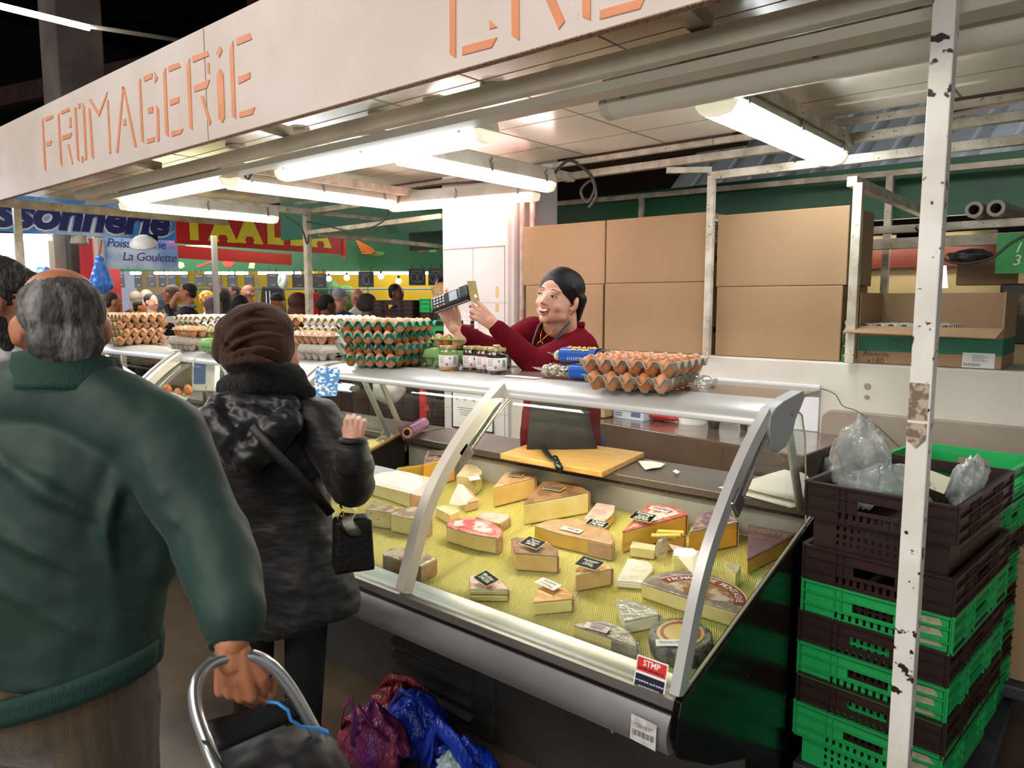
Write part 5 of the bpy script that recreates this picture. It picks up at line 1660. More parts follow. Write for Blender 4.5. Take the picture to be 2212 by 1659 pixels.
# ------------------------------------------------------------------ plastic crates beside the case
M_cbrown = mat('brown_crate_plastic', '#35201b', 0.42, col2='#2a1814', vscale=5)
M_cgreen = mat('green_crate_plastic', '#1fa557', 0.42, col2='#1b984f', vscale=5)
M_torn = mat('torn_label', '#a9a48e', 0.7, col2='#8d8b70', vscale=40)
def crate_mesh(L_, W_, tall=False):
    """stacking crate 0.19 high: ribbed upper band with hand hole, slotted lower band set in a little"""
    sb = MB()
    def wall(M, w):
        def bx(x0, x1, z0, z1, y0=0.0, y1=0.006):
            sb.add([M @ Vector(p) for p in [(x0, y0, z0), (x1, y0, z0), (x1, y1, z0), (x0, y1, z0), (x0, y0, z1), (x1, y0, z1), (x1, y1, z1), (x0, y1, z1)]],
                   [(3, 2, 1, 0), (4, 5, 6, 7), (0, 1, 5, 4), (1, 2, 6, 5), (2, 3, 7, 6), (3, 0, 4, 7)])
        H = 0.19
        # protruding horizontal ribs
        for z in (0.184, 0.155, 0.118, 0.088):
            bx(0, w, z, z + (0.006 if z > 0.18 else 0.003), -0.009, 0.004)
        # vertical ribs in groups
        n = int(w / 0.018)
        for i in range(n + 1):
            x = i * w / n
            f = x / w
            if f < 0.03 or f > 0.97 or 0.20 < f < 0.32 or 0.68 < f < 0.80 or abs(f - 0.36) < 0.02 or abs(f - 0.64) < 0.02:
                bx(x - 0.0012, x + 0.0012, 0.088, 0.186, -0.007, 0.002)
        # backing with the hand hole
        h0, h1 = 0.36 * w, 0.64 * w
        bx(0, w, 0.158, H)
        bx(0, h0, 0.125, 0.158)
        bx(h1, w, 0.125, 0.158)
        bx(0, w, 0.115, 0.125)
        # slotted row
        def slots(z0, z1, x0, x1, y0, y1):
            k = int((x1 - x0) / 0.018)
            for i in range(k + 1):
                a = x0 + i * (x1 - x0) / k
                bx(max(x0, a - 0.0055), min(x1, a + 0.0055), z0, z1, y0, y1)
        bx(0, 0.22 * w, 0.088, 0.115)
        bx(0.78 * w, w, 0.088, 0.115)
        slots(0.096, 0.115, 0.22 * w, 0.78 * w, 0, 0.006)
        bx(0.22 * w, 0.78 * w, 0.088, 0.096)
        # lower band, set in
        yi, ye = 0.016, 0.021
        m_ = 0.018
        bx(m_, 0.2 * w, 0.0, 0.088, yi, ye)
        bx(0.8 * w, w - m_, 0.0, 0.088, yi, ye)
        for (z0, z1) in ((0.0, 0.012), (0.026, 0.034), (0.048, 0.056), (0.070, 0.088)):
            bx(0.2 * w, 0.8 * w, z0, z1, yi, ye)
        for (z0, z1) in ((0.012, 0.026), (0.034, 0.048), (0.056, 0.070)):
            slots(z0, z1, 0.2 * w, 0.8 * w, yi, ye)
        bx(0.0, w, 0.086, 0.090, 0.0, ye)
    wall(mtx((0, 0, 0)), L_)
    wall(mtx((L_, 0, 0), (0, 0, PI / 2)), W_)
    wall(mtx((L_, W_, 0), (0, 0, PI)), L_)
    wall(mtx((0, W_, 0), (0, 0, -PI / 2)), W_)
    sb.span((0.018, 0.018, 0.0), (L_ - 0.018, W_ - 0.018, 0.006))
    return sb
_cr = {}
def crate(loc, rz, m, lab, group, L_=0.385, W_=0.57, label_patch=None):
    key = (m.name, L_, W_)
    if key not in _cr:
        o = crate_mesh(L_, W_).build('plastic_crate', m)
        _cr[key] = o
    else:
        o = _cr[key].copy()
        COL.objects.link(o)
    o.location = loc
    o.rotation_euler = (0, 0, rz)
    tag(o, lab, 'crate', group)
    if label_patch:
        sb = MB()
        for k in range(3):
            rg = random.Random(k + int(loc[2] * 100))
            x0, z0 = L_ * 0.80, 0.10 + 0.028 * k
            sb.add([(x0 + rg.uniform(0, 0.01), -0.0015, z0), (x0 + 0.055 + rg.uniform(0, 0.01), -0.0015, z0 + 0.004), (x0 + 0.05, -0.0015, z0 + 0.022), (x0 + 0.006, -0.0015, z0 + 0.018)], [(0, 1, 2, 3)])
        sb.build('torn_label', M_torn, o, world=False, solid=0.0008)
    return o
tops = [1.086, 0.900, 0.797, 0.700, 0.606, 0.513, 0.420]
cc = 'bbgbgbg'
nm = ['topmost, holding plastic bags', 'second from the top', 'highest of the green ones in front', 'fourth from the top, brown', 'middle one of the green ones in front', 'lowest of the brown ones in front', 'bottom one of the front stack, green']
for i, z in enumerate(tops):
    m = M_cbrown if cc[i] == 'b' else M_cgreen
    crate((-0.700 + 0.002 * (i % 3), 2.142 - 0.002 * i, z - 0.19), R(-5), m, ('dark brown' if cc[i] == 'b' else 'bright green') + ' plastic crate by the case end, ' + nm[i], 'crates stacked beside the case', label_patch=(cc[i] == 'g'))
t2 = [1.045, 0.93, 0.83, 0.74, 0.64, 0.545, 0.45, 0.355]
c2_ = 'ggbgbgbg'
ordn = ['topmost', 'second', 'third', 'fourth', 'fifth', 'sixth', 'seventh', 'lowest']
for i, z in enumerate(t2):
    m = M_cbrown if c2_[i] == 'b' else M_cgreen
    crate((-0.69, 2.80 - 0.004 * (i % 2), z - 0.19), R(-7), m, ('dark brown' if c2_[i] == 'b' else 'bright green') + ' crate in the rear stack nearer the wall, ' + ordn[i] + ' from above', 'crates in the rear stack', L_=0.385, W_=0.45)
# grey dollies
def dolly(x0, x1, y0, y1, z, lab):
    t = thing('dolly', lab, 'dolly', ((x0 + x1) / 2, (y0 + y1) / 2, 0))
    sb = MB()
    sb.span((x0, y0, z - 0.05), (x1, y1, z))
    sb.build('deck', mat('slate_grey_plastic', '#33363c', 0.5), t, bevel=0.008)
    for x in (x0 + 0.05, x1 - 0.05):
        for y in (y0 + 0.06, y1 - 0.06):
            sb = MB()
            sb.lathe([(0.012, -0.014), (0.045, -0.014), (0.050, -0.008), (0.050, 0.008), (0.045, 0.014), (0.012, 0.014)], 24, mtx((x, y, 0.05), (0, PI / 2, 0.3)))
            sb.build('wheel', mat('grey_rubber', '#6d6a64', 0.6), t, smooth=True, angle=40)
            sb = MB()
            sb.box((x, y, (0.10 + z - 0.05) / 2 + 0.005), (0.03, 0.035, max(0.01, z - 0.14)))
            sb.build('fork', M_steel, t)
    return t
dolly(-0.715, -0.25, 2.08, 3.30, 0.165, 'slate grey wheeled dolly under the crate stacks')
sb = MB()
sb.span((-0.70, 2.12, 0.166), (-0.31, 2.7, 0.228))
tag(sb.build('dolly_block', mat('slate_grey_plastic', '#33363c', 0.5), bevel=0.004), 'slate grey block between dolly and front crate stack', 'block')
sb = MB()
dolly(-0.38, 0.60, 3.0, 3.55, 0.26, 'dark blue-grey dolly under the big carton at the lower right')

# bags and bits in the top crate
M_bag = glassy('milky_bag', '#eef2f0', 0.2, 1.2, 0.26, '#e4e9e6', bump=1.0, bscale=24)
def bag(c, r, lab, seed, rot=(0, 0, 0), m=None, name='plastic_bag', sharp=0.35, cat='bag', n=34, top=0.0):
    rg = random.Random(seed)
    off = Vector((rg.random() * 9, rg.random() * 9, rg.random() * 9))
    sb = MB()
    sb.ball((0, 0, 0), 1.0, n, m=n // 2)
    for i, v in enumerate(sb.v):
        q = noise.noise(v * 1.7 + off) * sharp + abs(noise.noise(v * 4.5 + off)) * sharp * 0.5 + noise.noise(v * 11 + off) * sharp * 0.15
        w_ = v * (1 + q)
        k = 1 - top * max(0, w_.z)
        sb.v[i] = Vector((w_.x * r[0] * k, w_.y * r[1] * k, w_.z * r[2]))
    o = sb.build(name, m or M_bag, smooth=True)
    o.location = c
    o.rotation_euler = rot
    return tag(o, lab, cat)
bag((-0.605, 2.33, 1.12), (0.075, 0.07, 0.115), 'tall crumpled milky plastic bag sticking out of the top brown crate', 21, top=0.1, n=56, sharp=0.5)
bag((-0.535, 2.36, 1.055), (0.095, 0.08, 0.05), 'flatter crumpled clear bag in the top brown crate', 22, n=50, sharp=0.5)
bag((-0.345, 2.42, 1.075), (0.038, 0.06, 0.085), 'shiny clear bag at the right end of the top brown crate', 23, n=50, sharp=0.5, rot=(0, 0.2, 0))
sb = MB()
sb.box((0, 0, 0), (0.09, 0.004, 0.05))
o = sb.build('small_carton', mat('cream_card', '#d7d2b8', 0.5, col2='#4a6c9c', vscale=12, vcon=(0.56, 0.6)))
o.location = (-0.425, 2.38, 1.085)
o.rotation_euler = (-0.3, 0.15, -0.4)
tag(o, 'torn cream and blue piece of packaging in the top brown crate', 'packaging')
sb = MB()
sb.box((0, 0, 0), (0.10, 0.06, 0.05))
o = sb.build('juice_carton', mat('green_card', '#2f8a5c', 0.5, col2='#d8e4dc', vscale=10, vcon=(0.56, 0.6)), bevel=0.002)
o.location = (-0.50, 2.33, 1.03)
o.rotation_euler = (0.2, 0.3, 0.3)
tag(o, 'green carton seen through the bags in the top crate', 'packaging')

# big brown carton at the far right floor
M_card = mat('brown_cardboard', '#a28360', 0.75, col2='#997a58', vscale=3, bump=0.06, bscale=90, stretch=(1, 1, 0.3))
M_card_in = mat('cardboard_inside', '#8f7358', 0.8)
bc = thing('cardboard_box', 'large brown carton with a raised flap on the floor dolly at the lower right', 'box', (0.1, 3.3, 0.26))
sb = MB()
sb.span((-0.33, 3.05, 0.262), (0.55, 3.52, 0.745))
sb.build('carton', M_card, bc, bevel=0.004)
sb = MB()
sb.add([(-0.33, 3.06, 0.748), (-0.33, 3.50, 0.748), (-0.24, 3.45, 0.83), (-0.27, 3.12, 0.80)], [(0, 1, 2, 3)])
sb.build('flap', M_card, bc, solid=0.004)
sb = MB()
sb.span((-0.33, 3.045, 0.69), (0.55, 3.05, 0.698))
sb.build('seam', M_card_in, bc)

# cartons on the wall ledge
LZ = 1.3195
def wall_carton(x0, x1, z0, z1, lab, sticker=False, y0=3.615):
    t = thing('cardboard_box', lab, 'box', ((x0 + x1) / 2, y0 + 0.2, z0), group='brown cartons on the wall ledge')
    sb = MB()
    sb.span((x0, y0, z0), (x1, y0 + 0.41, z1))
    sb.build('carton', M_card, t, bevel=0.005, seg=2)
    sb = MB()
    zc = z0 + (z1 - z0) * 0.30
    sb.span((x1 - 0.002, y0 + 0.09, zc), (x1 + 0.0015, y0 + 0.16, zc + 0.030))
    sb.build('hand_hole', M_dark, t, bevel=0.0)
    if sticker:
        sb = MB()
        sb.span((x1, y0 + 0.035, z1 - 0.155), (x1 + 0.001, y0 + 0.125, z1 - 0.03))
        s_ = sb.build('shipping_label', mat('label_white', '#d9d8d6', 0.5), t)
        sb = MB()
        for k in range(5):
            sb.span((x1 + 0.001, y0 + 0.045, z1 - 0.05 - k * 0.018), (x1 + 0.0016, y0 + 0.10 - 0.012 * (k % 2), z1 - 0.046 - k * 0.018))
        sb.span((x1 + 0.001, y0 + 0.095, z1 - 0.09), (x1 + 0.0016, y0 + 0.115, z1 - 0.06))
        sb.build('print', mat('label_print', '#4c4c55', 0.6), s_)
wall_carton(-2.985, -2.375, 1.700, 2.062, 'upper brown carton next to the column pipes')
wall_carton(-2.965, -2.385, LZ, 1.699, 'lower brown carton behind the laughing woman')
wall_carton(-2.368, -1.738, 1.703, 2.062, 'upper carton in the middle of the row, with a label on its end', True)
wall_carton(-2.372, -1.740, LZ, 1.702, 'lower carton in the middle with a long grey scuff')
wall_carton(-1.690, -1.048, 1.675, 2.038, 'upper carton at the right of the row, with a label on its end', True)
wall_carton(-1.684, -1.062, LZ, 1.674, 'lower carton at the right of the row')
# open egg-tray box
ob = thing('cardboard_box', 'open carton with green band marked Alvéole x180 and egg trays inside', 'box', (-0.72, 3.8, LZ))
x0, x1, y0, y1 = -0.985, -0.425, 3.615, 4.0
sb = MB()
sb.span((x0, y0, LZ), (x1, y0 + 0.005, 1.485))
fw = sb.build('front_wall', M_card, ob)
sb = MB()
sb.span((x0, y0 + 0.005, LZ), (x0 + 0.005, y1, 1.64))
sb.span((x1 - 0.005, y0 + 0.005, LZ), (x1, y1, 1.64))
sb.span((x0 + 0.005, y1 - 0.005, LZ), (x1 - 0.005, y1, 1.64))
sb.span((x0, y0, LZ), (x1, y1, LZ + 0.005))
sb.build('shell', M_card, ob)
sb = MB()
sb.add([(x0 - 0.01, y0, 1.487), (x1 + 0.0, y0, 1.487), (x1 - 0.01, y0 - 0.115, 1.452), (x0 - 0.035, y0 - 0.115, 1.462)], [(0, 1, 2, 3)])
sb.build('flap', M_card, ob, solid=0.005)
sb = MB()
sb.span((x0 + 0.004, y0 - 0.0012, 1.375), (x1, y0, 1.445))
sb.span((x1 - 0.0, y0, 1.375), (x1 + 0.0012, y1, 1.445))
gb = sb.build('green_band', mat('green_band', '#1f6b4e', 0.6), ob)
tb = MB()
place_text(text_mb('MOULE\nORIGINE', 0.034), tb, basisM((-0.79, y0 - 0.0022, 1.410), (1, 0, 0), (0, -1, 0)))
tb.build('print', mat('dark_green_print', '#14503a', 0.6), gb)
tb = MB()
place_text(text_mb('Alv\u00e9ole\nx180', 0.036), tb, basisM((-0.905, y0 - 0.0012, 1.347), (1, 0, 0), (0, -1, 0)))
tb.add([(-0.76, y0 - 0.0012, 1.352), (-0.735, y0 - 0.0012, 1.362), (-0.71, y0 - 0.0012, 1.352), (-0.72, y0 - 0.0012, 1.346), (-0.74, y0 - 0.0012, 1.352), (-0.752, y0 - 0.0012, 1.33)], [(0, 1, 2, 3, 4, 5)])
tb.build('print', mat('carton_black_print', '#4a3a2c', 0.7), fw)
sb = MB()
sb.span((-0.565, y0 - 0.0015, 1.322), (-0.448, y0, 1.385))
lb_ = sb.build('address_label', mat('label_white', '#d9d8d6', 0.5), ob)
sb = MB()
for k in range(6):
    sb.span((-0.530, y0 - 0.002, 1.375 - k * 0.005), (-0.49 + 0.01 * (k % 3), y0 - 0.0016, 1.3765 - k * 0.005))
for k in range(14):
    sb.span((-0.560 + k * 0.0045, y0 - 0.002, 1.329), (-0.558 + k * 0.0045, y0 - 0.0016, 1.341))
sb.build('print', mat('label_print', '#4c4c55', 0.6), lb_)
for i in range(2):
    tray((-0.80, 3.80, 1.40 + i * 0.05), R(0), 6, 6, M_pgr, ['lower', 'upper'][i] + ' empty pale egg tray inside the open carton', 'empty trays in the carton')
# green bottle
bt = thing('bottle', 'slim clear green bottle with green liquid between the cartons', 'bottle', (-1.035, 3.64, LZ))
bx_, by_ = -1.035, 3.625
sb = MB()
sb.lathe([(0.022, 0), (0.024, 0.01), (0.022, 0.05), (0.018, 0.08), (0.023, 0.11), (0.022, 0.14), (0.012, 0.165), (0.011, 0.175)], 20, mtx((bx_, by_, LZ)))
sb.build('glass', glassy('green_clear', '#b8d8a8', 0.03, 1.6, 0.12, '#6a8a5a'), bt, smooth=True)
sb = MB()
sb.lathe([(0.019, 0.002), (0.021, 0.01), (0.020, 0.035), (0.001, 0.036)], 16, mtx((bx_, by_, LZ)))
sb.build('liquid', mat('green_liquid', '#2fae3c', 0.2), bt, smooth=True)
sb = MB()
sb.lathe([(0.013, 0.172), (0.013, 0.192), (0.001, 0.193)], 16, mtx((bx_, by_, LZ)))
sb.build('cap', mat('olive_cap', '#7f9468', 0.5), bt, smooth=True, angle=40)

# small round marks on the white wall
sb = MB()
for k, (x, z, r_) in enumerate(((-0.93, 1.215, 0.014), (-0.93, 1.165, 0.010))):
    sb = MB()
    sb.lathe([(r_, 0), (r_, 0.004), (r_ * 0.5, 0.005), (0.0005, 0.005)], 16, mtx((x, 3.599, z), (PI / 2, 0, 0)))
    tag(sb.build('wall_plug', mat('wall_plug', '#9a8a7c', 0.7), smooth=True, angle=40), ['upper round plug in the white wall beneath the bottle', 'lower small round plug in the white wall beneath the bottle'][k], 'wall plug')

# back table under brown plastic
TZ = 0.98
tbk = thing('back_table', 'long table wrapped in brown plastic sheet against the white wall', 'table', (-1.6, 3.3, 0))
M_pl = mat('brown_plastic_sheet', '#6a5446', 0.22, col2='#574337', vscale=3, bump=0.5, bscale=7, coat=0.5)
poly = [(-2.52, 3.22), (-1.70, 3.10), (-1.00, 2.99), (-0.97, 3.58), (-2.52, 3.58)]
sb = MB()
sb.prism(poly, TZ - 0.02, TZ)
sb.build('top', M_pl, tbk, bevel=0.006)
sb = MB()
pts = [(-2.52, 3.58), (-2.52, 3.22), (-1.70, 3.10), (-1.00, 2.99), (-0.97, 3.58)]
def drape(u, v):
    s = u * (len(pts) - 1)
    i = min(int(s), len(pts) - 2)
    f = s - i
    x = pts[i][0] + (pts[i + 1][0] - pts[i][0]) * f
    y = pts[i][1] + (pts[i + 1][1] - pts[i][1]) * f
    w_ = (1 - v) * 0.012
    q = math.sin(u * 95) * 0.6 + math.sin(u * 41 + 1) + noise.noise(Vector((u * 30, v * 3, 0)))
    return (x + (0.02 * q * (1 - v) if i in (0, 3) else 0), y - (w_ * q + 0.01 * (1 - v) if i in (1, 2) else 0), TZ - 0.012 - (1 - v) * 0.62)
sb.sheet(drape, 160, 8)
sb.build('plastic_skirt', M_pl, tbk, smooth=True)
for lx, ly in ((-2.45, 3.3), (-1.05, 3.1), (-1.05, 3.5), (-2.45, 3.5)):
    sb = MB()
    sb.span((lx - 0.02, ly - 0.02, 0), (lx + 0.02, ly + 0.02, TZ - 0.02))
    sb.build('leg', M_steel, tbk)
def boxthing(name, c, d, rz, m, lab, cat, bev=0.003):
    sb = MB()
    sb.box((0, 0, 0), d)
    o = sb.build(name, m, bevel=bev)
    o.location = c
    o.rotation_euler = (0, 0, rz)
    return tag(o, lab, cat)
wb = thing('wooden_box', 'small pale wooden box with tissue on the brown plastic table', 'box', (-2.20, 3.33, TZ))
for a, b in (((-2.28, 3.26, TZ), (-2.13, 3.27, TZ + 0.07)), ((-2.28, 3.39, TZ), (-2.13, 3.40, TZ + 0.07)), ((-2.28, 3.27, TZ), (-2.27, 3.39, TZ + 0.07)), ((-2.14, 3.27, TZ), (-2.13, 3.39, TZ + 0.07)), ((-2.28, 3.26, TZ), (-2.13, 3.40, TZ + 0.008))):
    sb = MB()
    sb.span(a, b)
    sb.build('board', mat('pale_wood', '#c9a877', 0.6, col2='#b8955f', vscale=8, stretch=(1, 1, 8)), wb, bevel=0.001)
bag((-2.20, 3.33, TZ + 0.065), (0.05, 0.045, 0.03), 'white tissue in the small wooden box', 31, m=mat('tissue', '#e3dedb', 0.8), name='tissue', cat='tissue', n=20)
gbx = thing('glove_box', 'white and blue cardboard box of gloves on the brown plastic table', 'box', (-2.02, 3.38, TZ), R(-6))
sb = MB()
sb.box((0, 0, 0.036), (0.20, 0.11, 0.072))
sb.build('carton', mat('white_blue_card', '#cdd3e2', 0.4), gbx, world=False, bevel=0.002)
sb = MB()
for k in range(4):
    sb.box((-0.06, -0.0555, 0.055 - 0.012 * k), (0.05 - 0.008 * (k % 2), 0.001, 0.005))
sb.box((0.05, -0.0555, 0.035), (0.06, 0.001, 0.035))
sb.build('print', mat('blue_print', '#5a6690', 0.5), gbx, world=False)
bag((-1.86, 3.40, TZ + 0.03), (0.085, 0.05, 0.03), 'crumpled bright red cloth beside the glove box', 33, m=mat('red_cloth', '#d0202e', 0.6), name='cloth', cat='cloth', n=24)
bag((-1.56, 3.52, TZ + 0.02), (0.06, 0.03, 0.018), 'clear crumpled film left of the paper roll', 39, m=M_film, name='cling_film', cat='plastic film', n=20)
pr_ = thing('paper_roll', 'white kitchen paper roll standing on the brown plastic table', 'paper roll', (-1.72, 3.45, TZ))
sb = MB()
sb.lathe([(0.072, 0), (0.072, 0.11), (0.022, 0.112)], 32, mtx((-1.72, 3.45, TZ)))
sb.build('paper', mat('kitchen_paper', '#e6e1de', 0.8), pr_, smooth=True, angle=40)
def cup(x, y, r_, h_, lab):
    t = thing('paper_cup', lab, 'cup', (x, y, TZ))
    sb = MB()
    sb.lathe([(r_ * 0.72, 0), (r_, h_), (r_ * 0.93, h_), (r_ * 0.66, 0.006)], 24, mtx((x, y, TZ)))
    sb.build('cup_wall', mat('black_cup', '#1c1a1c', 0.4, col2='#3a3434', vscale=30, vcon=(0.56, 0.6)), t, smooth=True, angle=40)
    sb = MB()
    sb.lathe([(r_ * 1.03, h_ - 0.003), (r_ * 1.03, h_ + 0.002), (r_ * 0.95, h_ + 0.002)], 24, mtx((x, y, TZ)), cap=False)
    sb.build('rim', mat('white_rim', '#dedad6', 0.5), t, smooth=True)
cup(-1.56, 3.36, 0.036, 0.085, 'larger black paper cup right of the paper roll')
cup(-1.43, 3.42, 0.022, 0.05, 'small black cup near the case end')
bag((-1.23, 3.36, TZ + 0.022), (0.045, 0.035, 0.022), 'violet-blue rubber glove lying on the table near the case end', 37, m=mat('violet_glove', '#6f6fc0', 0.4), name='rubber_glove', cat='glove', n=20)
sb = MB()
sb.span((-1.95, 3.585, 0.98), (-1.135, 3.598, 1.205))
tag(sb.build('white_board', mat('smooth_white_board', '#dfdfe2', 0.2), bevel=0.003), 'smooth white board fixed low on the wall behind the paper roll', 'board')
# beige rounded tray leaning at the wall
sb = MB()
rp = []
X0, X1, Z0, Z1, rr_ = -1.115, -0.25, 0.62, 1.095, 0.05
for cx_, cz_, a0 in ((X1 - rr_, Z1 - rr_, 0), (X0 + rr_, Z1 - rr_, 90), (X0 + rr_, Z0 + rr_, 180), (X1 - rr_, Z0 + rr_, 270)):
    for k in range(7):
        a = R(a0 + 15 * k)
        rp.append((cx_ + rr_ * math.cos(a), cz_ + rr_ * math.sin(a)))
sb.prism(rp, -3.595, -3.565, Matrix(((1, 0, 0, 0), (0, 0, -1, 0), (0, 1, 0, 0), (0, 0, 0, 1))))
tag(sb.build('serving_tray', mat('beige_board', '#9c8f80', 0.45, col2='#8e8173', vscale=3), bevel=0.006), 'large beige board with rounded corners leaning on the wall behind the crates', 'board')
bag((-0.93, 3.30, 0.80), (0.12, 0.12, 0.16), 'dark bundle between the brown plastic table and the crates', 41, m=mat('dark_bundle', '#2a2826', 0.5), name='bundle', cat='bundle', n=24)
cable('wire', [(-1.13, 3.585, 1.19), (-1.06, 3.57, 1.17), (-1.02, 3.56, 1.12), (-0.95, 3.55, 1.10), (-0.85, 3.545, 1.03), (-0.75, 3.54, 0.95), (-0.66, 3.54, 0.93)], 0.0022, M_cable, 'thin twisted grey wire hanging from the corner of the white board')

# stall behind on the right
sb = MB()
sb.span((-3.0, 5.7, 1.2), (3.0, 5.8, 1.83))
tag(sb.build('back_board', mat('cream_stall_board', '#cdb98c', 0.6, col2='#bca777', vscale=2)), 'cream board at the back of the stall behind the open carton', 'board')
sb = MB()
sb.span((-3.0, 5.65, 1.83), (3.0, 5.72, 2.0))
tag(sb.build('red_awning', mat('dull_red_board', '#6a261e', 0.5)), 'dull red strip over the cream board of the stall behind', 'board')
for i, (x, l_) in enumerate(((-1.40, 0.30), (-0.98, 0.26))):
    lt = thing('tube_lamp', ['glowing tube lamp over the red strip, left of the post', 'glowing tube lamp over the red strip, at the post'][i], 'lamp', (x, 5.5, 2.0))
    sb = MB()
    sb.tube([(x - l_, 5.5, 1.99), (x + l_ * 0.5, 5.5, 1.985)], 0.022, 10)
    sb.build('tube', glow('warm_tube', '#fff4d4', 8), lt, smooth=True)
    sb = MB()
    sb.span((x - l_ - 0.05, 5.5, 2.012), (x + l_, 5.56, 2.045))
    sb.build('housing', mat('cream_housing', '#c9b98c', 0.5), lt)
for i, (x, lab) in enumerate(((-0.663, 'left one of two rolls of clear film lying on the rack, seen end on'), (-0.572, 'right one of two rolls of clear film lying on the rack, seen end on'))):
    t = thing('film_roll', lab, 'film roll', (x, 4.3, 2.05), group='rolls on the rack')
    sb = MB()
    n = 28
    vs = []
    P0, P1 = Vector((x, 4.28, 2.048)), Vector((x + 0.05, 4.75, 2.048))
    d = (P1 - P0).normalized()
    M_ = basisM(P0, d.cross(Vector((0, 0, 1))), d)
    sb.lathe([(0.024, 0.0), (0.040, 0.0), (0.040, 0.47), (0.024, 0.47)], n, M_, cap=False)
    sb.build('film', mat('rolled_film', '#857c66', 0.4), t, smooth=True, angle=40)
    sb = MB()
    sb.lathe([(0.024, 0.003), (0.021, 0.003), (0.021, 0.3), (0.001, 0.3)], n, M_, cap=False)
    sb.build('core', M_dark, t, smooth=True)
ck = thing('price_board', 'bright green hanging board with the white numbers 1 and 3 at the right edge', 'sign', (-0.45, 4.3, 1.83))
sb = MB()
sb.span((-0.560, 4.30, 1.735), (-0.25, 4.31, 1.925))
sb.build('board', mat('bright_green_board', '#1e9a3c', 0.4), ck)
tb = MB()
place_text(text_mb('1', 0.07, shear=0.3), tb, basisM((-0.475, 4.298, 1.855), (1, 0, 0), (0, -1, 0)))
place_text(text_mb('3', 0.07, shear=0.2), tb, basisM((-0.475, 4.298, 1.795), (1, 0, 0), (0, -1, 0)))
tb.build('chalk', M_chalk, ck)
bag((-0.69, 4.45, 1.83), (0.10, 0.10, 0.035), 'dark grey bundle of bags hanging under the rack beside the green board', 43, m=mat('grey_bags', '#4c4a4c', 0.4, col2='#2e2c2e', vscale=30, stretch=(8, 1, 1)), name='bag_bundle', cat='bags', n=24)
cable('cable', [(-0.90, 4.2, 1.97), (-0.75, 4.2, 1.80), (-0.58, 4.2, 1.80), (-0.48, 4.2, 1.88), (-0.35, 4.2, 1.95)], 0.006, M_cable, 'black cable sagging before the green price board')
sb = MB()
sb.span((-0.62, 5.0, 1.36), (0.9, 5.3, 1.70))
tag(sb.build('glass_counter', mat('dim_counter', '#3a322a', 0.3, col2='#8a7a58', vscale=6, vcon=(0.5, 0.6)), bevel=0.01), 'dim counter of the neighbouring stall behind the open carton at the right edge', 'counter')
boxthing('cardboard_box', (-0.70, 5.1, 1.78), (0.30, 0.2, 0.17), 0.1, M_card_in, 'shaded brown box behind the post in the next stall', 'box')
glow_l = thing('table_lamp', 'small white glowing lamp shade behind the post', 'lamp', (-0.92, 5.0, 1.75))
sb = MB()
sb.lathe([(0.05, 0), (0.035, 0.13)], 20, mtx((-0.93, 5.0, 1.68)))
sb.build('lamp_shade', glow('shade_glow', '#fff2d8', 2.2), glow_l, smooth=True)

# ------------------------------------------------------------------ people
def skin_mat(name, c, c2):
    return mat(name, c, 0.5, col2=c2, vscale=18, sss=0.12, bump=0.04, bscale=250)
SK1 = skin_mat('skin_fair', '#dcab92', '#d0977f')
SK2 = skin_mat('skin_tan', '#b77a58', '#a86a4a')
SK3 = skin_mat('skin_brown', '#7d4e36', '#6d4230')
M_hairb = mat('black_hair', '#0d0909', 0.5, spec=0.25, bump=0.5, bscale=160, stretch=(1, 1, 0.15))
def V(p):
    return Vector(p)
def xf(sb, M):
    sb.v = [M @ v for v in sb.v]
    return sb

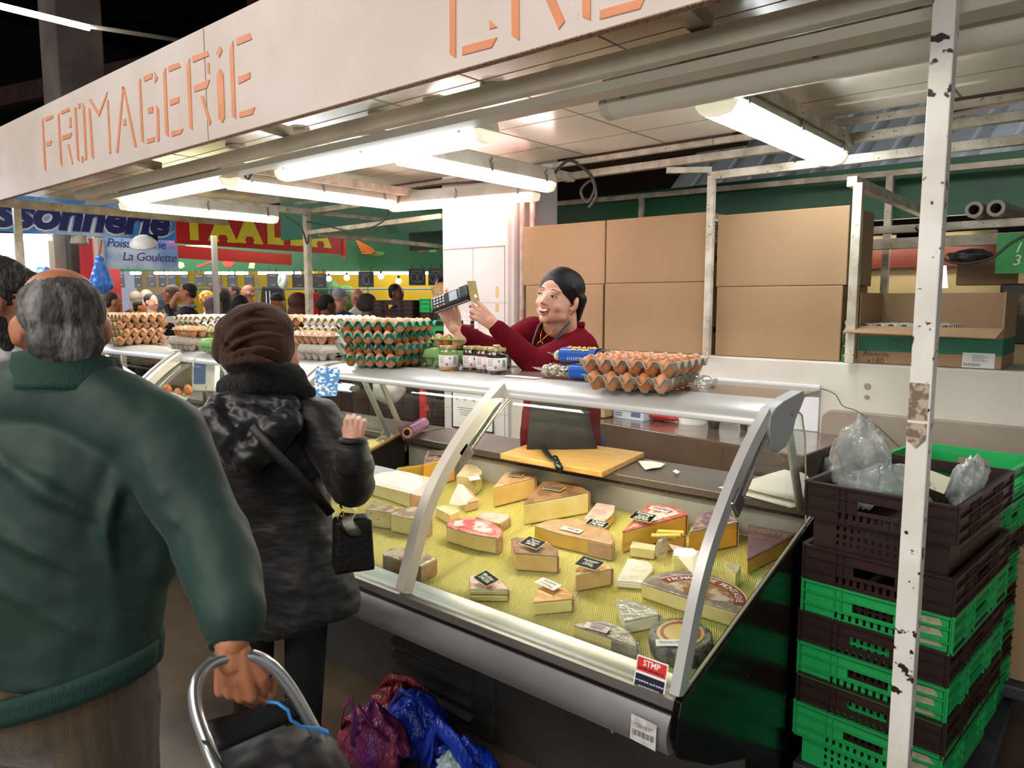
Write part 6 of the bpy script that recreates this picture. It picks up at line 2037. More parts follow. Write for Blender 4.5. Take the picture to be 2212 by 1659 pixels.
def hand(parent, wrist, d, n, curl, skin, side=1, s=1.0, nail=None, spread=0.10, thumb=(0.6, 0.5), name='hand'):
    """d: direction wrist to fingers, n: back-of-hand normal, curl: four (knuckle, mid, tip) angle triples closing towards the palm"""
    w = V(wrist)
    d = V(d).normalized()
    n = V(n)
    n = (n - d * n.dot(d)).normalized()
    r_ = d.cross(n) * side                              # towards the little finger
    sb = MB()
    L_ = 0.086 * s
    for k in range(4):
        off = (k - 1.5) * 0.0195 * s
        sb.limb(w + r_ * off * 0.62 + d * 0.006, w + d * L_ * (0.98 - 0.03 * abs(k - 1)) + r_ * off, 0.015 * s, 0.0115 * s, 10)
    sb.limb(w - d * 0.05 * s, w + d * 0.02 * s, 0.026 * s, 0.027 * s, 14)
    sb.ball(w + d * 0.045 * s, (0.034 * s, 0.034 * s, 0.016 * s), 14, rot=basisM((0, 0, 0), d, n).to_euler())
    tips = []
    seg = [(0.042, 0.026, 0.020), (0.046, 0.029, 0.021), (0.043, 0.027, 0.020), (0.034, 0.021, 0.018)]
    for k in range(4):
        p = w + d * L_ * (0.98 - 0.03 * abs(k - 1)) + r_ * (k - 1.5) * 0.0195 * s
        fd = (d + r_ * (k - 1.5) * spread).normalized()
        a = 0
        rr = [0.0098, 0.0088, 0.0080, 0.0072]
        for q in range(3):
            a += curl[k][q]
            v = fd * math.cos(a) - n * math.sin(a)
            e = p + v * seg[k][q] * s
            sb.limb(p, e, rr[q] * s * (0.9 if k == 3 else 1), rr[q + 1] * s * (0.9 if k == 3 else 1), 10)
            p = e
        tips.append((p, v, fd, a))
    # thumb leaves the side of the palm
    tb_ = w + d * 0.020 * s - r_ * 0.022 * s - n * 0.006 * s
    t1 = (d * math.cos(thumb[0]) - r_ * math.sin(thumb[0])).normalized()
    m1 = tb_ + (t1 - n * 0.25).normalized() * 0.042 * s
    t2 = (t1 * math.cos(thumb[1]) + r_ * math.sin(thumb[1]) * 0.8 - n * 0.45 * math.sin(thumb[1]) + d * 0.2).normalized()
    m2 = m1 + t2 * 0.032 * s
    m3 = m2 + (t2 + r_ * 0.1).normalized() * 0.024 * s
    sb.limb(tb_, m1, 0.0155 * s, 0.0118 * s, 10)
    sb.limb(m1, m2, 0.0115 * s, 0.0102 * s, 10)
    sb.limb(m2, m3, 0.0102 * s, 0.0082 * s, 10)
    o = sb.build(name, skin, parent, remesh=0.0026 * s, smit=3)
    if nail:
        for (p, v, fd, a) in tips:
            nb = MB()
            nn = (n * math.cos(a) + fd * math.sin(a)).normalized()
            nb.ball((0, 0, 0), (0.0085 * s, 0.006 * s, 0.003 * s), 10)
            xf(nb, basisM(p + nn * 0.0058 * s + v * 0.002, v, nn))
            nb.build('nail', nail, o, smooth=True)
        nb = MB()
        nb.ball((0, 0, 0), (0.0095 * s, 0.0068 * s, 0.003 * s), 10)
        xf(nb, basisM(m3 + n * 0.0055 * s, t2, n))
        nb.build('nail', nail, o, smooth=True)
    return o

def head_frame(c, fwd, up):
    f = V(fwd).normalized()
    u = V(up)
    u = (u - f * u.dot(f)).normalized()
    x = f.cross(u) * -1                                   # face looks along -Y of the frame
    M = Matrix((-x if False else x, -f, u)).transposed()
    if M.determinant() < 0:
        M = Matrix((-x, -f, u)).transposed()
    M = M.to_4x4()
    M.translation = V(c)
    return M

def head_blob(sb, M, s=1.0, smile=False, ears=True):
    t = MB()
    t.ball((0, .018, .035), (.075, .092, .083), 28)
    t.ball((0, -.013, -.015), (.064, .074, .082), 24)
    t.ball((0, -.027, -.064), (.050, .051, .044), 20)
    t.ball((0, -.066, -.092), (.020, .018, .018), 14)
    for q in (-1, 1):
        t.ball((q * .034, -.050, -.030), (.024, .025, .024), 16)
        t.ball((q * .044, -.015, -.062), (.022, .034, .030), 14)
        t.ball((q * .044, -.022, -.030), (.022, .036, .040), 16)
        t.ball((q * .027, -.069, .026), (.024, .011, .009), 12)
        t.ball((q * .010, -.088, -.026), (.0085, .009, .0075), 10)
        if ears:
            t.ball((q * .081, .012, -.008), (.009, .021, .032), 14, rot=(0.2, 0, q * 0.45))
            t.ball((q * .074, .002, -.030), (.007, .010, .012), 10)
    t.limb((0, -.075, .015), (0, -.094, -.020), .0075, .0105, 12)
    t.limb((0, .02, -.06), (0, .03, -.115), .054, .054, 18)
    t.v = [v * s for v in t.v]
    sb.add(t.v, t.f, M)
    return sb

# ---------------- the saleswoman
sw = thing('person', 'laughing woman in maroon sweater and black apron holding a card terminal and gold card', 'person', (-2.05, 2.82, 0))
HC = (-1.890, 2.517, 1.616)
hM = head_frame(HC, (0.06, -1.0, 0.04), (0.20, 0.14, 1.0)) @ Matrix.Diagonal((1.12, 1.05, 1.03, 1))
sh_n = V((-1.834, 2.598, 1.400))        # shoulder on the right of the picture
sh_f = V((-2.045, 2.548, 1.468))        # shoulder on the left of the picture
el_n, wr_n = V((-1.841, 2.319, 1.339)), V((-1.970, 2.195, 1.510))
el_f, wr_f = V((-2.090, 2.340, 1.390)), V((-2.163, 2.185, 1.484))
sb = MB()
head_blob(sb, hM, smile=True, ears=True)
nk = V((-1.903, 2.589, 1.466))
sb.limb(V(HC) + V((0.02, 0.03, -0.06)), nk, 0.050, 0.054, 18)
sb.limb(nk, V((-1.952, 2.641, 1.294)), 0.055, 0.06, 18)
sb.limb(V((-1.943, 2.613, 1.234)), V((-1.971, 2.655, 0.867)), 0.08, 0.09, 18)
sb.limb(el_n, wr_n + (wr_n - el_n) * 0.06, 0.034, 0.026, 14)
sb.limb(el_f, wr_f + (wr_f - el_f) * 0.05, 0.034, 0.026, 14)
sb.limb(sh_n, el_n, 0.045, 0.036, 14)
sb.limb(sh_f, el_f, 0.045, 0.036, 14)
sb.limb(sh_n, V((-1.949, 2.638, 1.253)), 0.045, 0.06, 14)
sb.limb(sh_f, V((-1.957, 2.631, 1.253)), 0.045, 0.06, 14)
for q in (-0.09, 0.09):
    sb.limb((-2.03 + q, 2.80, 0.95), (-2.06 + q, 2.84, 0.08), 0.07, 0.045, 12)
sb.build('body', SK1, sw, remesh=0.004, smit=15)
def on_face(lst):
    return [hM @ V(p) for p in lst]
M_lip = mat('pink_lips', '#b8605c', 0.35)
M_teeth = mat('teeth', '#efe9dd', 0.25)
M_mouth = mat('mouth_inside', '#4a1418', 0.5)
sb = MB()
sb.ball((0, 0, 0), (0.0205, 0.009, 0.0115), 16)
xf(sb, hM @ mtx((0, -0.0745, -0.057), (-0.25, 0, 0)))
mo = sb.build('mouth', M_mouth, sw, smooth=True)
sb = MB()
def tooth(u, v):
    a = (u - 0.5) * 1.9
    return hM @ V((0.0225 * math.sin(a), -0.0825 - 0.0050 * math.cos(a), -0.0510 + 0.0065 * a * a - 0.0092 * v * (1 - 0.25 * a * a)))
sb.sheet(tooth, 16, 2)
sb.build('teeth', M_teeth, sw, smooth=True, solid=0.002)
sb = MB()
U_, L2 = [], []
for k in range(13):
    a = (k / 12 - 0.5) * 2
    U_.append(hM @ V((0.0275 * a, -0.0865 + 0.016 * a * a, -0.0500 + 0.014 * a * a)))
    L2.append(hM @ V((0.0275 * a, -0.0835 + 0.013 * a * a, -0.0715 + 0.036 * a * a)))
rad = [0.0014 + 0.0022 * math.sin(PI * k / 12) for k in range(13)]
sb.tube(U_, rad, 8)
sb.tube(L2, [r_ * 1.25 for r_ in rad], 8)
sb.build('lips', M_lip, sw, smooth=True)
M_eyew = mat('eye_white', '#e6ddd6', 0.2)
M_iris = mat('dark_iris', '#1c110c', 0.15)
for q in (-1, 1):
    sb = MB()
    sb.ball((0, 0, 0), (0.0125, 0.006, 0.0032), 14)
    xf(sb, hM @ mtx((q * 0.030, -0.0745, 0.006), (0, 0, q * 0.25)))
    ey = sb.build('eye', M_eyew, sw, smooth=True)
    sb = MB()
    sb.ball((0, 0, 0), (0.0062, 0.003, 0.0036), 12)
    xf(sb, hM @ mtx((q * 0.030 - 0.003, -0.0790, 0.006)))
    sb.build('iris', M_iris, ey, smooth=True)
    sb = MB()
    P = []
    for k in range(9):
        a = (k / 8 - 0.5) * 2
        P.append(hM @ V((q * 0.030 + 0.0145 * a, -0.0805 + 0.006 * abs(a) ** 2 + (0.004 * q * a), 0.0112 - 0.0055 * a * a)))
    sb.tube(P, 0.0016, 6)
    sb.build('eyelash', M_iris, ey, smooth=True)
    sb = MB()
    P = []
    for k in range(9):
        a = (k / 8 - 0.5) * 2
        P.append(hM @ V((q * 0.032 + 0.0185 * a, -0.0825 + 0.010 * abs(a) ** 2 + 0.005 * q * a, 0.034 - 0.005 * a * a + 0.002 * q * -a)))
    sb.tube(P, [0.0010 + 0.0010 * math.sin(PI * k / 8) for k in range(9)], 6)
    sb.build('eyebrow', M_hairb, sw, smooth=True)
# hair: pulled back, parted, ending in a short tail at the nape
sb = MB()
t = MB()
t.ball((0, .027, .042), (.084, .098, .084), 32)
t.ball((0, .012, .085), (.060, .070, .044), 20)
for q in (-1, 1):
    t.limb((q * .066, -.012, .052), (q * .072, .020, .022), .014, .018, 12)
    t.limb((q * .072, .045, .010), (q * .045, .085, -.070), .030, .024, 14)
t.ball((0, .070, -.015), (.070, .050, .080), 24)
t.limb((0.01, .092, -.060), (0.02, .100, -.125), .032, .016, 14)
sb.add(t.v, t.f, hM)
sb.build('hair', M_hairb, sw, remesh=0.0045, smit=5)
sb = MB()
P = []
for k in range(14):
    a = 2 * PI * k / 13 * 0.9
    P.append(hM @ V((0.0775, 0.004 + 0.010 * math.sin(a), -0.046 + 0.010 * math.cos(a))))
sb.tube(P, 0.0022, 6)
sb.build('earring', mat('gold', '#d9a441', 0.2, 1.0), sw, smooth=True)
# sweater
M_mar = mat('maroon_knit', '#6a0a1a', 0.9, spec=0.12, col2='#560813', vscale=6, bump=0.25, bscale=120)
sb = MB()
ch = V((-1.928, 2.586, 1.228))
sb.limb(sh_n + V((0, 0, -0.005)), el_n, 0.085, 0.066, 18)
sb.limb(el_n, wr_n + (el_n - wr_n).normalized() * 0.025, 0.060, 0.036, 16)
sb.limb(sh_f, el_f, 0.070, 0.056, 18)
sb.limb(el_f, wr_f + (el_f - wr_f).normalized() * 0.03, 0.054, 0.036, 16)
sb.limb(V((-1.901, 2.642, 1.452)), sh_n, 0.062, 0.082, 18)
sb.limb(V((-1.982, 2.627, 1.463)), sh_f, 0.058, 0.062, 18)
sb.limb(V((-1.927, 2.637, 1.395)), V((-1.957, 2.653, 0.955)), 0.118, 0.135, 22)
sb.limb(V((-1.992, 2.591, 1.361)), V((-2.013, 2.605, 0.955)), 0.100, 0.120, 22)
sb.limb(V((-1.879, 2.662, 1.369)), V((-1.917, 2.687, 0.955)), 0.095, 0.120, 22)
sb.build('sweater', M_mar, sw, remesh=0.007, smit=8, disp=[(0.012, 0.07, 'CLOUDS')])
sb = MB()
for k in range(15):
    pass
cp = []
for k in range(17):
    a = -0.35 + (PI + 0.7) * k / 16
    cp.append(V((-1.907, 2.575, 1.487)) + V((0.082 * math.cos(a) * 0.76 , 0.082 * math.cos(a) * 0.65, 0)) + V((-0.55, -0.62, 0)).normalized() * 0.055 * math.sin(a) + V((0, 0, 0.012 - 0.050 * max(0, math.sin(a)) ** 2)))
sb.tube(cp, 0.014, 10)
sb.build('collar', M_mar, sw, smooth=True)
# apron straps, bib and lower apron
M_apr = mat('black_apron', '#1b1c1d', 0.7, sheen=0.2)
sb = MB()
s1 = [V((-1.865, 2.604, 1.527)), V((-1.846, 2.538, 1.505)), V((-1.849, 2.490, 1.471)), V((-1.858, 2.451, 1.433)), V((-1.878, 2.427, 1.382))]
sb.tube(s1, 0.019, 8, flat=0.25, up=(-0.6, -0.75, 0.3))
sb.build('strap', M_apr, sw, smooth=True)
sb = MB()
s2 = [V((-1.970, 2.513, 1.515)), V((-1.945, 2.449, 1.481)), V((-1.935, 2.412, 1.438)), V((-1.932, 2.395, 1.390))]
sb.tube(s2, 0.016, 8, flat=0.25, up=(-0.6, -0.75, 0.3))
sb.build('strap', M_apr, sw, smooth=True)
sb = MB()
sb.sheet(lambda u, v: V((-1.941, 2.414, 1.212)) * (1 - u) + V((-1.772, 2.555, 1.193)) * u + V((0, 0, -0.42 * v)) + V((-0.5, -0.8, 0)) * (0.045 * math.sin(PI * u) + 0.008 * math.sin(u * 22)) + V((0.0, 0.06 * v, 0)) + V((0.10, 0.12, 0)) * v * (u - 0.5), 24, 12)
sb.build('apron', mat('dark_green_apron', '#25292a', 0.7, col2='#1c1f20', vscale=6, bump=0.2, bscale=20), sw, smooth=True, solid=0.004)
sb = MB()
for q in (-0.095, 0.095):
    sb.limb((-2.02 + q * 0.8, 2.80, 0.93), (-2.06 + q, 2.85, 0.07), 0.105, 0.065, 16)
sb.build('jeans', mat('blue_jeans', '#27406e', 0.8, col2='#1e3358', vscale=8), sw, remesh=0.012, smit=4)
for q in (-0.095, 0.095):
    sb = MB()
    sb.limb((-2.06 + q, 2.90, 0.045), (-2.06 + q, 2.76, 0.035), 0.045, 0.035, 14, flat=0.8)
    sb.build('shoe', M_black, sw, smooth=True)
sb = MB()
nl = [V((-1.925, 2.468, 1.493)), V((-1.907, 2.426, 1.464)), V((-1.894, 2.407, 1.434)), V((-1.882, 2.441, 1.460)), V((-1.874, 2.485, 1.486))]
sb.tube(nl[:3], 0.0012, 5)
sb.tube(nl[2:], 0.0012, 5)
sb.build('necklace', MATS['gold'], sw, smooth=True)
sb = MB()
c_ = nl[2] + V((0, 0, -0.015))
sb.tube([c_ + V((0.010 * math.cos(a), 0.008 * math.cos(a), 0.015 * math.sin(a))) for a in [2 * PI * k / 14 for k in range(15)]], 0.0016, 6)
sb.build('pendant', MATS['gold'], sw, smooth=True)
M_nail = mat('red_nail_polish', '#b3121f', 0.15, coat=0.8)
rg_ = (V((0.7615, 0.648, 0)))
# near hand pinching the card
dn = (V((-2.014, 2.140, 1.569)) - wr_n).normalized()
hand(sw, wr_n, dn, V((0.45, -0.75, 0.40)), [(0.25, 0.45, 0.3), (0.6, 0.8, 0.5), (0.8, 1.0, 0.6), (0.9, 1.1, 0.6)], SK1, side=-1, s=0.86, nail=M_nail, thumb=(0.28, 0.15))
sb = MB()
rp_ = wr_n + dn * 0.088
# far hand under the terminal
df = (V((-2.204, 2.163, 1.568)) - wr_f).normalized()
hand(sw, wr_f, df, V((-0.62, 0.75, 0.1)), [(0.05, 0.2, 0.2), (0.05, 0.2, 0.2), (0.05, 0.2, 0.2), (0.05, 0.2, 0.2)], SK1, side=1, s=0.92, nail=M_nail, thumb=(0.55, 0.3))

# card terminal and card
tm = thing('card_terminal', 'dark card payment terminal held up over the green egg cartons', 'card terminal', (-2.128, 2.114, 1.606))
a, b = V((-2.184, 2.077, 1.584)), V((-2.062, 2.148, 1.635))
X = (b - a).normalized()
TN = V((-0.15, -0.80, 0.40))
TM = basisM((a + b) / 2, X, TN)
def tpart(name, c, d, m, par=None, bev=0.0, n=2):
    sb = MB()
    sb.box(c, d)
    xf(sb, TM)
    return sb.build(name, m, par or tm, bevel=bev, seg=n)
bd = tpart('case', (0, 0, -0.004), (0.168, 0.076, 0.028), mat('charcoal_terminal', '#222428', 0.3), bev=0.010, n=4)
tpart('printer_bulge', (0.062, 0, 0.004), (0.042, 0.074, 0.030), MATS['charcoal_terminal'], bev=0.010, n=4)
tpart('screen_frame', (0.010, 0, 0.0105), (0.058, 0.062, 0.002), M_black)
tpart('screen', (0.016, 0.001, 0.0120), (0.034, 0.050, 0.0012), mat('grey_lcd', '#8e9498', 0.3, emit='#8e9498', estr=0.25))
for i in range(3):
    for j in range(4):
        tpart('key', (-0.066 + 0.013 * j, 0.024 - 0.016 * i, 0.0112), (0.008, 0.010, 0.003), mat('pale_key', '#aab0b6', 0.4), bev=0.001)
for i, c in enumerate(('#2c9a4c', '#d6c128', '#c22a34', '#9aa0a6')):
    tpart('key', (-0.066 + 0.013 * i, -0.026, 0.0112), (0.009, 0.008, 0.003), mat('key_' + c[1:], c, 0.4), bev=0.001)
tpart('trim', (0, -0.0385, -0.004), (0.15, 0.0015, 0.006), mat('light_trim', '#9a9ca2', 0.3))
cd = thing('bank_card', 'gold bank card pinched between red-nailed fingertips', 'bank card', (-2.033, 2.147, 1.639))
a, b = V((-2.040, 2.147, 1.681)), V((-2.015, 2.143, 1.598))
CM = basisM((a + b) / 2, (b - a), V((0.95, -0.25, 0.1)))
sb = MB()
sb.box((0, 0, 0), (0.086, 0.040, 0.001))
xf(sb, CM)
sb.build('card', mat('gold_card', '#8a7432', 0.45, 0.15, col2='#a08a44', vscale=20), cd, bevel=0.0)
sb = MB()
sb.box((0.020, 0.006, 0.001), (0.012, 0.010, 0.0006))
xf(sb, CM)
sb.build('chip', mat('chip', '#d8c070', 0.3, 0.7), cd)

# ---------------- man in the green jacket, seen from behind
mg = thing('person', 'balding grey-haired man in a dark green jacket seen from behind, pulling a trolley', 'person', (-1.44, 0.48, 0))
gf_ = V((-0.62, 0.74, 0.0))
HM = head_frame((-1.517, 0.499, 1.552), (-0.97, 0.22, -0.14), (0, 0, 1)) @ Matrix.Scale(0.90, 4)
sb = MB()
head_blob(sb, HM, s=1.0)
sb.limb((-1.509, 0.498, 1.499), (-1.537, 0.506, 1.445), 0.060, 0.056, 20)
sh_r, elb, wri = V((-1.365, 0.599, 1.350)), V((-1.246, 0.622, 1.180)), V((-1.090, 0.577, 1.050))
sb.limb(sh_r, elb, 0.05, 0.04, 14)
sb.limb(elb, wri, 0.04, 0.030, 14)
sb.limb((-1.551, 0.490, 1.330), (-1.576, 0.449, 0.931), 0.10, 0.10, 20)
for q in (-30, 215):
    sb.limb(DD(q, 1480, 1.43), V(DD(q, 1480, 1.43)) + V((0, 0, -0.74)), 0.06, 0.045, 12)
sb.build('body', SK2, mg, remesh=0.007, smit=4)
# grey hair round a bald crown
M_gh = mat('grey_hair', '#3a3836', 0.75, col2='#8a8784', vscale=26, vcon=(0.47, 0.70), bump=0.9, bscale=90, stretch=(1, 1, 0.35))
sb = MB()
t = MB()
t.ball((0, .034, .032), (.0795, .088, .073), 30)
t.ball((0, .058, -.030), (.070, .056, .062), 24)
for q in (-1, 1):
    t.ball((q * .050, .018, .040), (.028, .058, .046), 20)
t.ball((0, -.030, .095), (.030, .028, .018), 14)
sb.add(t.v, t.f, HM)
sb.build('hair', M_gh, mg, remesh=0.004, smit=5, disp=[(0.005, 0.012, 'CLOUDS')])
M_gj = mat('dark_green_jacket', '#17362f', 0.66, col2='#13302a', vscale=5, sheen=0.05, bump=0.8, bscale=5.5, bdist=0.05, bdetail=2, stretch=(1, 1, 0.45))
sb = MB()
spine_t, spine_b = V((-1.534, 0.482, 1.359)), V((-1.567, 0.448, 0.962))
rt_ = V((0.7615, 0.648, 0))
sb.tube([spine_t.lerp(spine_b, f) for f in (-0.10, -0.05, 0.05, 0.2, 0.4, 0.6, 0.8, 0.95, 1.12)], [0.06, 0.15, 0.195, 0.215, 0.225, 0.23, 0.225, 0.218, 0.212], 36, flat=0.62, up=(-0.648, 0.7615, 0))
def bk(f, t, lift):
    c = spine_t.lerp(spine_b, f)
    w_ = 0.205 + 0.025 * math.sin(f * PI)
    return c + rt_ * (w_ * math.sin(t)) + V((0.648, -0.7615, 0)) * (w_ * 0.62 * math.cos(t) + lift)
for f0, t0, f1, t1, f2, t2 in ((0.02, -0.2, 0.22, 0.35, 0.42, 0.95), (0.12, -0.6, 0.38, 0.0, 0.62, 0.7), (0.30, -0.8, 0.55, -0.2, 0.80, 0.5), (0.50, -0.9, 0.74, -0.4, 0.95, 0.2), (0.10, 0.9, 0.40, 0.75, 0.70, 0.9), (0.70, 0.2, 0.84, 0.6, 0.97, 1.0), (0.85, -0.7, 0.93, -0.2, 0.97, 0.3)):
    P = [bk(f0 + (f1 - f0) * k / 5, t0 + (t1 - t0) * k / 5, -0.004) for k in range(6)] + [bk(f1 + (f2 - f1) * k / 5, t1 + (t2 - t1) * k / 5, -0.004) for k in range(1, 6)]
    sb.tube(P, [0.004 + 0.011 * math.sin(PI * k / 10) for k in range(11)], 10)
for a_, b_, c_ in (((0.05, 0.2), 0.3, 0.02), ((0.35, 0.1), 0.6, -0.02), ((0.62, 0.1), 0.86, 0.02)):
    p, q = sh_r.lerp(elb, a_[0]), sh_r.lerp(elb, b_)
    sb.tube([p + rt_ * -0.05 + V((0.648, -0.7615, 0)) * 0.045, (p + q) / 2 + V((0.648, -0.7615, 0)) * 0.072, q + rt_ * 0.05 + V((0.648, -0.7615, 0)) * 0.045], [0.004, 0.012, 0.004], 8)
sb.limb((-1.631, 0.378, 1.388), (-1.504, 0.492, 1.431), 0.075, 0.085, 20)
sb.limb((-1.504, 0.492, 1.431), sh_r, 0.085, 0.078, 20)
sb.limb(sh_r + V((0, 0, -0.01)), elb, 0.080, 0.068, 22)
sb.limb(elb, V((-1.110, 0.591, 1.082)), 0.072, 0.056, 22)
sb.limb((-1.617, 0.358, 1.350), (-1.557, 0.258, 1.132), 0.085, 0.07, 20)
sb.limb(sh_r + V((-0.04, 0, -0.06)), (-1.446, 0.574, 1.113), 0.08, 0.09, 20)
sb.build('jacket', M_gj, mg, remesh=0.0075, smit=6, disp=[(0.022, 0.16, 'CLOUDS')])
sb = MB()
cpts = []
for k in range(25):
    a = 2 * PI * k / 24
    cpts.append((a, 0))
cc_ = V((-1.512, 0.504, 1.467))
def coll(u, v):
    a = u * 2 * PI
    r_ = 0.080 + 0.024 * v + 0.004 * (1 - v) ** 2
    p = rt_ * (r_ * math.cos(a)) + V((-0.648, 0.7615, 0)) * (r_ * 0.95 * math.sin(a))
    return cc_ + p + V((0, 0, 0.028 - 0.065 * v - 0.02 * math.sin(a)))
sb.sheet(coll, 40, 6)
sb.build('collar', mat('green_rib_knit', '#163a31', 0.85, bump=0.4, bscale=70, stretch=(6, 6, 0.4)), mg, smooth=True, solid=0.008)
sb = MB()
sb.tube([V((-1.110, 0.590, 1.071)), V((-1.099, 0.583, 1.055)), V((-1.089, 0.577, 1.044))], [0.040, 0.038, 0.037], 20)
sb.build('cuff', MATS['green_rib_knit'], mg, smooth=True, angle=60)
def hem(u, v):
    a = u * 2 * PI
    c = spine_b + V((0, 0, -0.055))
    p = rt_ * (0.218 * math.cos(a)) + V((-0.648, 0.7615, 0)) * (0.150 * math.sin(a))
    return c + p * (1 - 0.03 * v) + V((0, 0, -0.05 * v + 0.045 * math.cos(a)))
sb = MB()
sb.sheet(hem, 48, 3)
sb.build('hem_band', MATS['green_rib_knit'], mg, smooth=True, solid=0.010)
M_cord = mat('brown_corduroy', '#4e3c22', 0.9, col2='#3a2c18', vscale=7, sheen=0.4, bump=0.3, bscale=60, stretch=(8, 8, 0.5))
sb = MB()
hp = spine_b + V((0, 0, -0.10))
sb.ball(hp, (0.205, 0.145, 0.15), 24, rot=(0, 0, R(40.4)))
for q in (-1, 1):
    l0 = hp + rt_ * 0.095 * q + V((0, 0, -0.05))
    sb.limb(l0, l0 + V((0, 0, -0.42)), 0.112, 0.085, 20)
    sb.limb(l0 + V((0, 0, -0.42)), V((l0.x, l0.y, 0.10)) + V((0.02, 0, 0)), 0.085, 0.07, 20)
sb.build('trousers', M_cord, mg, remesh=0.010, smit=6, disp=[(0.018, 0.10, 'CLOUDS')])
for q in (-1, 1):
    l0 = hp + rt_ * 0.095 * q
    sb = MB()
    sb.limb((l0.x, l0.y, 0.05), (l0.x - 0.12, l0.y + 0.14, 0.04), 0.05, 0.04, 14)
    sb.build('shoe', M_black, mg, smooth=True)
# hand closing on the trolley handle
hand(mg, wri + V((0, 0, -0.01)), V((0.02, 0.02, -1)), V((0.35, -0.80, 0)), [(0.75, 1.1, 0.9), (0.8, 1.15, 0.9), (0.85, 1.2, 0.9), (0.9, 1.2, 0.9)], SK2, side=1, s=1.0, spread=0.02, thumb=(0.5, 0.8))

# ---------------- trolley
tr = thing('shopping_trolley', 'black shopping trolley with a bent silver tube handle and blue cord', 'trolley', (-1.05, 0.72, 0))
hp_ = [(-0.952, 0.487, 0.892), (-0.995, 0.484, 0.946), (-1.041, 0.490, 0.983), (-1.065, 0.500, 1.008), (-1.078, 0.517, 1.022), (-1.083, 0.541, 1.030), (-1.077, 0.572, 1.030), (-1.062, 0.598, 1.025), (-1.045, 0.622, 1.002), (-1.029, 0.643, 0.962), (-1.014, 0.661, 0.913), (-1.002, 0.677, 0.865), (-0.987, 0.692, 0.788)]
sb = MB()
P = [V(p) for p in hp_]
fine = []
for i in range(len(P) - 1):
    p0, p1, p2, p3 = P[max(i - 1, 0)], P[i], P[i + 1], P[min(i + 2, len(P) - 1)]
    for k in range(5):
        t_ = k / 5
        fine.append(0.5 * ((2 * p1) + (-p0 + p2) * t_ + (2 * p0 - 5 * p1 + 4 * p2 - p3) * t_ * t_ + (-p0 + 3 * p1 - 3 * p2 + p3) * t_ ** 3))
fine.append(P[-1])
sb.tube(fine, 0.0105, 14)
sb.build('handle', mat('polished_tube', '#c9c9cb', 0.22, 0.9), tr, smooth=True)
M_nyl = mat('black_nylon', '#0b0b0d', 0.55, bump=0.2, bscale=25)
sb = MB()
cpt = V((-1.011, 0.587, 0.663))
sb.ball((-1.032, 0.614, 0.785), (0.115, 0.09, 0.10), 24, rot=(0, 0, R(40)))
sb.ball((-1.076, 0.607, 0.818), (0.085, 0.07, 0.055), 20, rot=(0, 0, R(40)))
sb.ball((-1.034, 0.669, 0.813), (0.055, 0.06, 0.05), 18, rot=(0, 0, R(40)))
sb.limb((-1.030, 0.611, 0.754), V((-1.030, 0.611, 0.754)) + V((0, 0, -0.42)), 0.13, 0.12, 18)
sb.build('bag', M_nyl, tr, remesh=0.008, smit=6, disp=[(0.035, 0.09, 'CLOUDS')])
sb = MB()
sb.sheet(lambda u, v: V((-1.060, 0.509, 0.952)) * (1 - u) * (1 - v) + V((-1.029, 0.666, 0.942)) * u * (1 - v) + V((-1.022, 0.510, 0.918)) * (1 - u) * v + V((-1.023, 0.666, 0.907)) * u * v, 8, 3)
sb.build('back_plate', M_nyl, tr, smooth=True, solid=0.010)
sb = MB()
P = [V(p) for p in ((-1.039, 0.606, 0.951), (-1.018, 0.611, 0.955), (-1.004, 0.621, 0.943), (-1.000, 0.623, 0.927), (-0.995, 0.638, 0.911), (-0.988, 0.668, 0.896), (-0.976, 0.676, 0.886), (-0.994, 0.687, 0.880), (-1.010, 0.674, 0.889))]
sb.tube(P, 0.0028, 7)
sb.build('blue_cord', mat('blue_cord', '#2f7fc4', 0.5), tr, smooth=True)
sb = MB()
P = [V(p) for p in ((-1.020, 0.478, 0.960), (-0.988, 0.479, 0.960), (-0.967, 0.482, 0.945), (-0.949, 0.492, 0.918))]
sb.tube(P, 0.0025, 6)
sb.build('black_cord', M_nyl, tr, smooth=True)
tb0 = V((-1.030, 0.611, 0.754))
for q in (-0.13, 0.13):
    sb = MB()
    c = V((tb0.x + rt_.x * q, tb0.y + rt_.y * q, 0.075))
    sb.lathe([(0.02, -0.015), (0.07, -0.015), (0.075, 0), (0.07, 0.015), (0.02, 0.015)], 24, Matrix.Translation(c) @ Euler((PI / 2, 0, R(130))).to_matrix().to_4x4())
    sb.build('wheel', M_black, tr, smooth=True, angle=40)

# ---------------- woman in the black coat and brown slouch hat
wb_ = thing('person', 'woman in brown slouch hat and black coat at the case, one hand raised', 'person', (-2.0, 1.1, 0))
WM = head_frame((-1.970, 1.208, 1.448), (0.02, 1.0, 0.0), (0, 0, 1))
sb = MB()
head_blob(sb, WM, s=0.93)
sb.limb((-1.977, 1.168, 1.397), (-1.982, 1.174, 1.285), 0.06, 0.07, 16)
sR, eR, wR = V((-1.813, 1.259, 1.244)), V((-1.678, 1.270, 1.077)), V((-1.590, 1.207, 1.215))
sb.limb(sR, eR, 0.045, 0.035, 12)
sb.limb(eR, eR.lerp(wR, 0.8), 0.025, 0.018, 12)
sb.limb((-1.959, 1.179, 1.189), (-1.864, 1.195, 0.749), 0.08, 0.08, 18)
for q in (-1, 1):
    b0 = V(DD(555 if q < 0 else 668, 1400, 2.15))
    sb.limb(b0 + V((0, 0, 0.15)), V((b0.x, b0.y, 0.08)), 0.04, 0.035, 12)
sb.build('body', SK1, wb_, remesh=0.007, smit=4)
